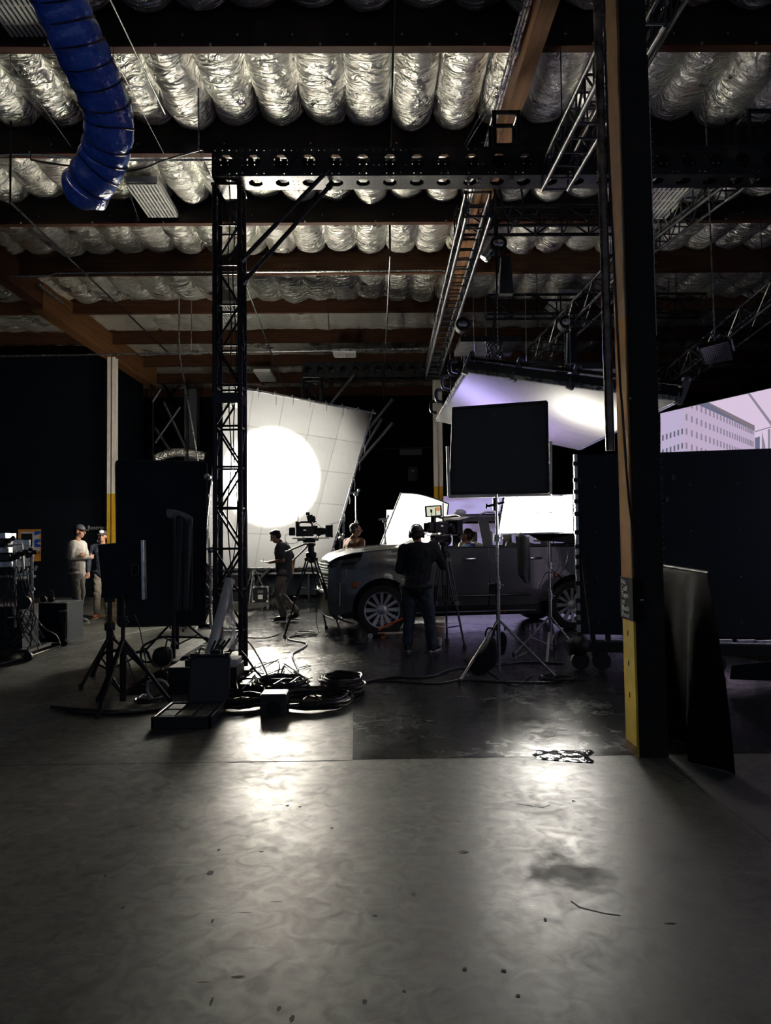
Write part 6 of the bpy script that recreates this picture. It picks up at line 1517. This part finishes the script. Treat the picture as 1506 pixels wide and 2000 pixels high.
r, a, b = boxy('stage_box', 'small black cube shaped stage box with bright top among the cables', 'box', 508, 559, 1357, 1402, 6.45, .22, mat('stage_box_grey', (.035, .035, .035), .5), mat('box_label', (.55, .55, .52), .4, nz=.3, ns=30))
q = MB(); c = (a + b) / 2; q.lathe([(.0, -.01), (.06, -.01), (.06, .0), (.0, .0)], (c.x, 6.445, c.z - .02), 'Y', 20); q.box((c.x, 6.44, c.z - .02), (.10, .012, .06)); q.build('socket', 'joint', r)
q = MB(); q.tube((b.x, 6.5, .07), (b.x + .1, 6.52, .07), .022); q.build('plug', 'black', r)
for i, (x0, x1, y0, y1, dd) in enumerate(((464, 486, 1309, 1320, 8.0), (464, 492, 1324, 1334, 7.8), (466, 500, 1336, 1348, 7.5), (524, 570, 1325, 1338, 7.7))):
    a_, b_ = P(x0, y1, dd), P(x1, y0, dd); z0 = 0 if i != 0 else .0
    q = MB(); q.box2((a_.x, dd, 0), (b_.x, dd + .25, b_.z)); tag(q.build('flat_case', 'truss_black' if i < 3 else 'truss', bevel=.006), ['farthest of the low dark cases beside the tower foot', 'middle low dark case beside the tower foot', 'nearest low dark case beside the tower foot', 'flat grey case lying behind the stage box'][i], 'case')
# open hard case
oc_ = thing('hard_case', 'open black hard case with foam compartments lying in front of the power box', 'case', V((F(358, 1415).x, 6.35, 0)))
a = F(300, 1424); b = F(412, 1424); a.y = b.y = 6.05; xa_, xb_ = a.x - .02, b.x
q = MB(); q.box2((xa_, 6.05, .0), (xb_, 6.62, .012))
for (x0, y0, x1, y1) in ((xa_, 6.05, xb_, 6.08), (xa_, 6.59, xb_, 6.62), (xa_, 6.05, xa_ + .03, 6.62), (xb_ - .03, 6.05, xb_, 6.62)): q.box2((x0, y0, 0), (x1, y1, .10))
q.build('tray', 'plastic', oc_, bevel=.006)
q = MB(); q.box2((xa_ + .03, 6.08, .012), (xb_ - .03, 6.59, .06)); q.build('foam', 'rubber', oc_)
for k in range(3):
    for m_ in range(2):
        q = MB(); x = xa_ + .05 + k * .14; y = 6.12 + m_ * .23; q.box2((x, y, .06), (x + .115, y + .19, .095)); q.build('battery_pack', 'truss', oc_, bevel=.004)
q = MB(); l0 = V((xa_ + .14, 6.64, .06)); l1 = V((xb_ + .02, 6.64, .06)); up_ = V((0, .10, .42)); q.prism([l0, l1, l1 + up_, l0 + up_], V((0, .05, -.01))); q.build('lid', 'plastic', oc_, bevel=.02)
q = MB(); q.tube(l0.lerp(l1, .1) + up_, l0.lerp(l1, .9) + up_, .012); q.box(l0.lerp(l1, .08) + up_, (.04, .04, .05)); q.box(l0.lerp(l1, .92) + up_, (.04, .04, .05)); q.build('latch', 'black', oc_)
# cable coils
def coil(label, px, py, rx, ry, n=7, r=.011, mt='cable', seed=1, tall=.08):
    rd = random.Random(seed); c = F(px, py); q = MB(); pts = []
    for k in range(n * 22):
        t = 2 * pi * k / 22; lp = k // 22; s = 1 - .30 * rd.random() * .3 - .04 * (lp % 4)
        pts.append(V((c.x + rx * s * cos(t) + .02 * sin(lp * 2.1), c.y + ry * s * sin(t) + .03 * cos(lp * 1.7), r + .004 + tall * (lp / n) + .012 * rd.random())))
    q.path(pts, r, 6); return tag(q.build('cable_coil', mt, smooth=True), label, 'cable coil', None, None)
coil('tall coil of black cable at the far right end of the cable heap', 668, 1352, .22, .30, 11, .012, seed=2, tall=.15)
coil('wide flat coil of black cable just right of the stage box', 612, 1375, .36, .36, 9, .012, seed=3, tall=.07)
coil('loose coil of black cable between the hard case and stage box', 470, 1376, .28, .3, 7, .012, seed=4)
coil('coil of black cable tucked behind the small stage box', 545, 1350, .30, .34, 8, .012, seed=5, tall=.1)
coil('small coil of black cable left of the open hard case', 292, 1372, .12, .16, 5, .011, seed=6, tall=.04)
coil('heap of black cable at the foot of the lattice tower', 440, 1336, .24, .3, 6, .012, seed=8, tall=.1)
coil('pale cable coil lying below the tripod before the diffusion frame', 598, 1240, .17, .25, 5, .008, 'white_cable', seed=9, tall=.04)
coil('black cable coil at the foot of the flag stand leg', 1090, 1328, .20, .16, 4, .009, seed=10, tall=.03)
coil('coiled cable hanging heap under the equipment cart', 45, 1268, .25, .3, 6, .012, seed=11, tall=.2)
def floor_cable(label, pts, r=.011, mt='cable', n=8, z=None):
    q = MB(); pp = []
    for k, p in enumerate(pts):
        g_ = F(p[0], p[1]); g_.z = r + .003 + (p[2] if len(p) > 2 else 0); pp.append(g_)
    q.path(curve_pts(pp, n), r, 8); return tag(q.build('cable', mt, smooth=True), label, 'cable')
floor_cable('pale cable winding from the tripod down to the stage box', [(598, 1240), (566, 1246), (568, 1252), (598, 1258), (592, 1268), (572, 1280), (578, 1300), (582, 1312), (570, 1322), (588, 1335), (575, 1345), (562, 1356)], .012, 'white_cable')
floor_cable('black cable from the heap running right to the flag stand, farther one', [(700, 1338), (760, 1326), (840, 1324), (880, 1310), (930, 1306), (980, 1300), (1030, 1296), (1100, 1298)], .012)
floor_cable('black cable from the heap running right past the flag stand, nearer one', [(690, 1334), (760, 1332), (850, 1337), (900, 1330), (960, 1333), (1060, 1335), (1100, 1330), (1120, 1322)], .009)
floor_cable('thick black cable trailing left along the floor before the stand legs', [(130, 1392), (160, 1396), (220, 1398), (300, 1392), (340, 1388)], .02)
floor_cable('second thick black cable trailing left beside the first', [(100, 1385), (150, 1390), (230, 1394), (310, 1386)], .016)
floor_cable('pale thin cable crossing the grey floor behind the monitor stand', [(-20, 1304), (60, 1282), (120, 1262), (190, 1254), (260, 1238), (330, 1225)], .008, 'white_cable')
floor_cable('thin black cable curving from tripod to the tower foot', [(545, 1240), (520, 1247), (490, 1247), (470, 1244)], .008)
floor_cable('black cable looping between power box and cable heap', [(440, 1310, .2), (470, 1318, .25), (500, 1332, .1), (530, 1345, .02), (560, 1352), (600, 1350), (650, 1345)], .012)
floor_cable('upper black cable arching from plugs to the cable heap', [(455, 1300, .25), (480, 1296, .28), (505, 1312, .16), (525, 1330, .03), (545, 1342), (590, 1360), (640, 1368), (690, 1356)], .010)
floor_cable('black cable squiggle under the second camera tripod', [(905, 1290), (935, 1300), (1000, 1340), (1040, 1320)], .007)
q = MB(); q.path(curve_pts([P(305, 1370, 7.1), P(290, 1355, 7.1), P(288, 1335, 7.1), P(300, 1328, 7.1), P(318, 1330, 7.1), P(328, 1340, 7.2)], 6), .014, 8); tag(q.build('cable', 'white_cable', smooth=True), 'pale cable loop arching at the left side of the power box', 'cable')
for i, pts in enumerate(([(630, 1150), (622, 1175), (618, 1210), (622, 1235)], [(660, 1175), (672, 1190), (668, 1205), (660, 1215)])):
    q = MB(); q.path(curve_pts([P(x, y, 12.3) for x, y in pts], 6), .007, 6); tag(q.build('cable', ['cable', 'white_cable'][i], smooth=True), ['thin cable dangling between the legs of the tall black tripod', 'pale thin cable curl right of the tall black tripod'][i], 'cable')
# cables on the tower
q = MB()
for k, pts in enumerate(([(447, 345), (450, 420), (445, 520), (452, 640), (447, 780), (452, 900), (444, 1000), (452, 1120)], [(462, 420), (455, 540), (462, 690), (456, 860), (464, 1010), (450, 1130)])):
    q.path(curve_pts([P(x, y, 8.6 + .05 * k) for x, y in pts], 6), .007, 6)
tag(q.build('tower_cables', 'cable', smooth=True), 'pair of thin cables running down inside the lattice tower', 'cable')
q = MB(); q.path(curve_pts([P(420, 1075, 8.5), P(440, 1108, 8.5), P(455, 1140, 8.5), P(474, 1170, 8.5), P(480, 1230, 8.5)], 6), .014, 6); tag(q.build('cable', 'cable', smooth=True), 'thick black cable sweeping across the lattice tower beside the tube', 'cable')
# paper cup
cu = thing('paper_cup', 'white paper cup standing on the black floor near the tripod', 'cup', F(859, 1260)); c = F(859, 1260)
q = MB(); q.lathe([(.0, 0), (.028, 0), (.038, .10), (.041, .102), (.036, .10), (.027, .004), (0, .004)], c, 'Z', 24); q.build('cup', 'white', cu, smooth=True)
q = MB(); rd = random.Random(21)
for k in range(14):
    x, y = rd.uniform(455, 560), rd.uniform(1305, 1350); pts = []
    for m_ in range(5):
        g_ = F(x, y); g_.z = .012 + rd.uniform(0, .10) * (1 if 0 < m_ < 4 else .3); pts.append(g_); x += rd.uniform(-30, 50); y = min(1385, max(1300, y + rd.uniform(-22, 26)))
    q.path(curve_pts(pts, 7), rd.choice((.006, .008, .010)), 6)
o = q.build('cable_tangle', 'cable', smooth=True); tag(o, 'messy tangle of thin black cables between tower foot and cable coils', 'cable', kind='stuff')
# equipment cart on the left
EC = 9.6; ec = thing('equipment_cart', 'crowded equipment cart with metal uprights, clamps and hanging cables', 'cart', F(30, 1290))
def px_(x, y, d=EC): return P(x, y, d)
for x0, y0, y1 in ((29, 1075, 1225), (62, 1085, 1222), (-20, 1060, 1240)):
    q = MB(); q.tube(px_(x0, y0), px_(x0 + 1, y1), .02); q.build('upright', 'steel', ec, smooth=True)
q = MB(); q.bar(px_(29, 1123), px_(62, 1120), .03, .035); q.build('crossbar', 'alu', ec)
q = MB(); q.tube(px_(30, 1133), px_(55, 1131), .012); q.tube(px_(55, 1152), px_(68, 1150), .02); q.tube(px_(14, 1207), px_(56, 1203), .014); q.build('arm_rods', 'steel', ec)
q = MB(); q.bar(px_(12, 1066), px_(43, 1063), .035, .02); q.bar(px_(43, 1062), px_(47, 1120), .02, .025); q.bar(px_(12, 1066), px_(13, 1075), .03, .02); q.build('monitor_arm', 'white', ec)
q = MB(); q.box2((px_(-60, 1200).x, EC - .05, .12), (px_(60, 1200).x, EC + .6, .16)); q.build('shelf', 'black', ec); q = MB(); q.box2((px_(-60, 1200).x, EC, px_(0, 1128).z - .03), (px_(28, 1200).x, EC + .6, px_(0, 1128).z)); q.build('shelf', 'black', ec)
for x in (-45, 55):
    q = MB(); c = px_(x, 1200); q.lathe([(0, -.02), (.06, -.02), (.06, .02), (0, .02)], (c.x, EC, .062), 'Y', 18); q.build('caster', 'rubber', ec, smooth=True)
q = MB(); q.box2((px_(-60, 1200).x, EC + .05, .16), (px_(40, 1200).x, EC + .5, .70)); q.build('cabinet', 'flagcloth', ec)
for lab, pts in (('knob', [(36, 1113), (52, 1114), (69, 1110)]),):
    for x, y in pts: q = MB(); q.cone(px_(x, y + 2), px_(x + 2, y - 3), .018, .014); q.build('knob', 'white', ec, smooth=True)
for x, y in ((28, 1087), (35, 1087), (60, 1083), (12, 1060), (52, 1078), (18, 1056)):
    q = MB(); c = px_(x, y, EC - .06); q.box(c, (.07, .06, .06)); q.ell(c + V((.05, 0, .03)), .03); q.ell(c + V((-.04, 0, -.02)), .028); q.build('clamp', 'black', ec)
q = MB(); rd = random.Random(4)
for k in range(16):
    x = 8 + rd.random() * 50; y = 1100 + rd.random() * 60; pts = [(x, y), (x + rd.uniform(-12, 12), y + 30), (x + rd.uniform(-18, 18), y + 60), (x + rd.uniform(-10, 25), min(1268, y + 95)), (x + rd.uniform(-20, 45), min(1272, y + 130))]
    q.path(curve_pts([P(a_, b_, EC - .12 - .02 * (k % 4)) for a_, b_ in pts], 5), .007, 5)
q.build('hanging_cables', 'cable', ec, smooth=True)
q = MB()
for k, pts in enumerate(([(48, 1130), (56, 1160), (66, 1195), (85, 1225), (110, 1240), (118, 1258)], [(40, 1190), (60, 1215), (75, 1250), (80, 1262)])):
    q.path(curve_pts([P(a_, b_, EC - .1) for a_, b_ in pts], 6), .006, 5)
for c_, r_ in (((43, 1205), .08), ((54, 1208), .05)):
    c = P(*c_, EC - .12); q.path([c + V((r_ * cos(t), .01 * sin(3 * t), r_ * sin(t))) for t in [k * 2 * pi / 20 for k in range(20)]], .006, 5, close=True)
q.build('pale_cables', 'white_cable', ec, smooth=True)
for k in range(5):
    a_, b_ = px_(-8, 1108 - 14 * k, EC + .25), px_(26 - 3 * k, 1097 - 14 * k, EC + .25)
    q = MB(); q.box2((a_.x, EC + .2, a_.z), (b_.x, EC + .5, b_.z)); tag(q.build('rack_unit', 'truss' if k % 2 else 'alu', bevel=.004), ['lowest grey rack unit stacked on the crowded cart', 'second grey rack unit from the bottom on the crowded cart', 'middle grey rack unit stacked on the crowded cart', 'second grey rack unit from the top on the crowded cart', 'topmost small grey rack unit on the crowded cart'][k], 'electronics', 'grey rack units on the cart')
im = thing('desktop_monitor', 'back of a silver desktop monitor mounted on the crowded cart', 'monitor', P(41, 1105, 9.85))
q = MB(); q.prism([P(24, 1052, 9.8), P(58, 1054, 9.9), P(58, 1106, 9.9), P(25, 1110, 9.8)], V((0, .03, 0))); q.build('shell', 'alu', im, bevel=.01)
q = MB(); q.box(P(42, 1085, 9.76), (.08, .05, .1)); q.build('mount', 'black', im)
q = MB(); q.lathe([(.0, -.02), (.085, -.02), (.085, .02), (.0, .02)], P(48, 1177, EC - .25), 'Y', 20); tag(q.build('cable_reel', 'black', smooth=True), 'round black reel hanging on the crowded equipment cart', 'reel')
# dark tall case with headphones
lc = F(120, 1258); a_, b_ = P(75, 1180, 10.9), P(131, 1180, 10.9)
cs = thing('rolling_case', 'tall black rolling case with handle standing beside the pale topped person', 'case', (lc.x, 11.1, 0))
q = MB(); q.box2((a_.x, 10.9, .07), (b_.x, 11.5, P(100, 1178, 10.9).z)); q.build('shell', 'flagcloth', cs, bevel=.01)
q = MB(); x = P(122, 1190, 10.9); q.box2((P(113, 1180, 10.9).x, 10.88, .08), (b_.x - .01, 10.90, P(100, 1180, 10.9).z)); q.build('side_panel', 'truss_black', cs)
q = MB(); q.tube(P(117, 1194, 10.85), P(129, 1193, 10.85), .01); q.tube(P(117, 1194, 10.85), P(117, 1192, 10.9), .01); q.tube(P(129, 1193, 10.85), P(129, 1191, 10.9), .01); q.build('handle', 'steel', cs)
for x in (a_.x + .06, b_.x - .06):
    q = MB(); q.lathe([(0, -.02), (.045, -.02), (.045, .02), (0, .02)], (x, 10.95, .047), 'Y', 16); q.build('wheel', 'rubber', cs, smooth=True)
c = P(97, 1168, 11.0); c.z = P(100, 1178, 10.9).z
hpn = thing('headphones', 'black headphones lying on the tall rolling case', 'headphones', c)
q = MB(); q.path([c + V((.10 * cos(t) - .04, 0, .10 + .10 * sin(t))) for t in [pi * k / 10 - .3 for k in range(14)]], .01, 8); q.build('band', 'plastic', hpn, smooth=True)
q = MB(); q.ell(c + V((.02, 0, .05)), (.05, .04, .05)); q.ell(c + V((-.10, .02, .05)), (.05, .04, .05)); q.build('ear_cups', 'plastic', hpn, smooth=True)

# ---------------------------------------------------------------- right: rolling black flat and drape
fa_, fb_ = P(1127, 1000, 8.55), P(1620, 1000, 7.9)
rf = thing('rolling_flat', 'wide black scenery flat on casters standing behind the thick post', 'flat', ((fa_.x + fb_.x) / 2, 8.3, 0))
zt_ = P(1300, 884, 8.35).z; zb_ = P(1300, 1241, 8.35).z
dv = (fb_ - fa_); dv.z = 0; nn_ = V((dv.y, -dv.x, 0)).normalized()
def fp(u, z, o=0): p = fa_.lerp(fb_, u); return V((p.x, p.y, z)) + nn_ * o
M['flat'] = mat('black_flat_board', (0.016, 0.022, 0.031), .7, spec=.3, nz=.15, ns=2)
q = MB(); q.prism([fp(0, zb_), fp(1, zb_), fp(1, zt_), fp(0, zt_)], -nn_ * .04); q.build('panel', 'flat', rf)
q = MB(); q.bar(fp(-.003, .15, .02), fp(-.003, zt_ + .01, .02), .035, .05); q.build('edge_post', 'steel', rf)
q = MB(); z = .4
while z < zt_: q.box(fp(-.003, z, .05), (.055, .03, .05)); z += .16 + .05 * sin(z * 9)
q.build('tape_wraps', 'black', rf)
q = MB(); q.bar(fp(0, zb_ - .09), fp(1, zb_ - .09), .10, .05); q.build('bottom_rail', 'truss', rf)
q = MB(); q.bar(fp(0, .26), fp(1, .26), .12, .11); q.build('base_beam', 'black', rf)
for u in (.0, .12, .5, .97):
    q = MB(); q.bar(fp(u, .2), fp(u, zb_), .05, .05); q.build('upright', 'black', rf)
for u in (.0, .09, .55, .95):
    c = fp(u, .10, .05); q = MB(); q.lathe([(0, -.03), (.10, -.03), (.105, 0), (.10, .03), (0, .03)], V((c.x, c.y, .106)), 'Y', 20); q.build('caster', 'rubber', rf, smooth=True)
    q = MB(); q.box(V((c.x, c.y, .20)), (.09, .09, .03)); q.bar(V((c.x - .045, c.y, .2)), V((c.x - .045, c.y, .09)), .05, .01); q.bar(V((c.x + .045, c.y, .2)), V((c.x + .045, c.y, .09)), .05, .01); q.build('caster_fork', 'truss_black', rf)
q = MB(); q.bar(fp(.02, zt_ - 1.1, .03), fp(.055, .25, .65), .05, .05); q.build('jack_brace', 'truss_black', rf)
q = MB()
for px, py in ((1162, 952), (1163, 1040), (1166, 1129), (1169, 1217), (1348, 947), (1350, 1037), (1353, 1127), (1441, 944), (1445, 1035), (1447, 1126), (1449, 1216)):
    c = on_plane(px, py, fp(0, 1) + nn_ * .006, nn_); q.ell(c, (.005, .005, .005), nu=8, nv=6)
q.build('screw_heads', 'white', rf)
M['scuff'] = mat('scuffed_board', (.03, .034, .04), .6)
for px, py in ((1315, 932), (1303, 976), (1132, 938)):
    c = on_plane(px, py, fp(0, 1) + nn_ * .004, nn_); q = MB(); q.box(c, (.04, .004, .06)); q.build('scuff_patch', 'scuff', rf)
c = fp(.0, .28, .12); q = MB(); q.ell(c + V((-.02, -.03, 0)), (.12, .12, .11)); q.tube(c + V((-.15, -.02, -.02)), c + V((.05, -.02, .03)), .09); tag(q.build('counterweight', 'rubber', smooth=True), 'rounded black counterweight on the corner of the scenery flat base', 'weight')
q = MB(); 
for k in range(7): a_ = fp(.35 + .08 * k, zb_ - .04, .03); q.box(a_, (.14 + .05 * (k % 3), .05, .03))
q.build('rail_clutter', 'alu', rf)
q = MB()
def drp(u, v):          # u far->near, v top->bottom
    t_ = P(1296, 1105, 5.75).lerp(P(1383, 1120, 5.0), u); b_ = F(1310, 1437).lerp(F(1418, 1514), u); b_.z = .005
    p = t_.lerp(b_, v); k = .07 * v * sin(u * 9 + 1.2) + .03 * sin(u * 17 + v * 2) * v
    return p + V((-k * 1.2 - .10 * sin(pi * v) * (1 - u), k * .3, 0))
q.grid(drp, 30, 30); o = q.build('black_drape', mat('black_drape_vinyl', (0.008, 0.008, 0.009), .85, spec=.08, bump=.2, bs=10), smooth='all'); tag(o, 'black drape hanging to the floor right of the thick post', 'drape'); o.modifiers.new('s', 'SOLIDIFY').thickness = .006
q = MB(); a_, b_ = P(1280, 1108, 5.8), P(1440, 1128, 4.6); q.tube(P(1290, 1104, 5.7), P(1385, 1119, 4.98), .012)
r = tag(q.build('drape_rail', 'black', smooth=True), 'black rail carrying the drape right of the thick post', 'rail')
q = MB(); q.prism([P(1432, 1300, 7.4), P(1520, 1290, 7.2), P(1520, 1330, 7.2), P(1428, 1327, 7.4)], V((0, .03, 0))); q.build('hanging_skirt', 'duve', rf)
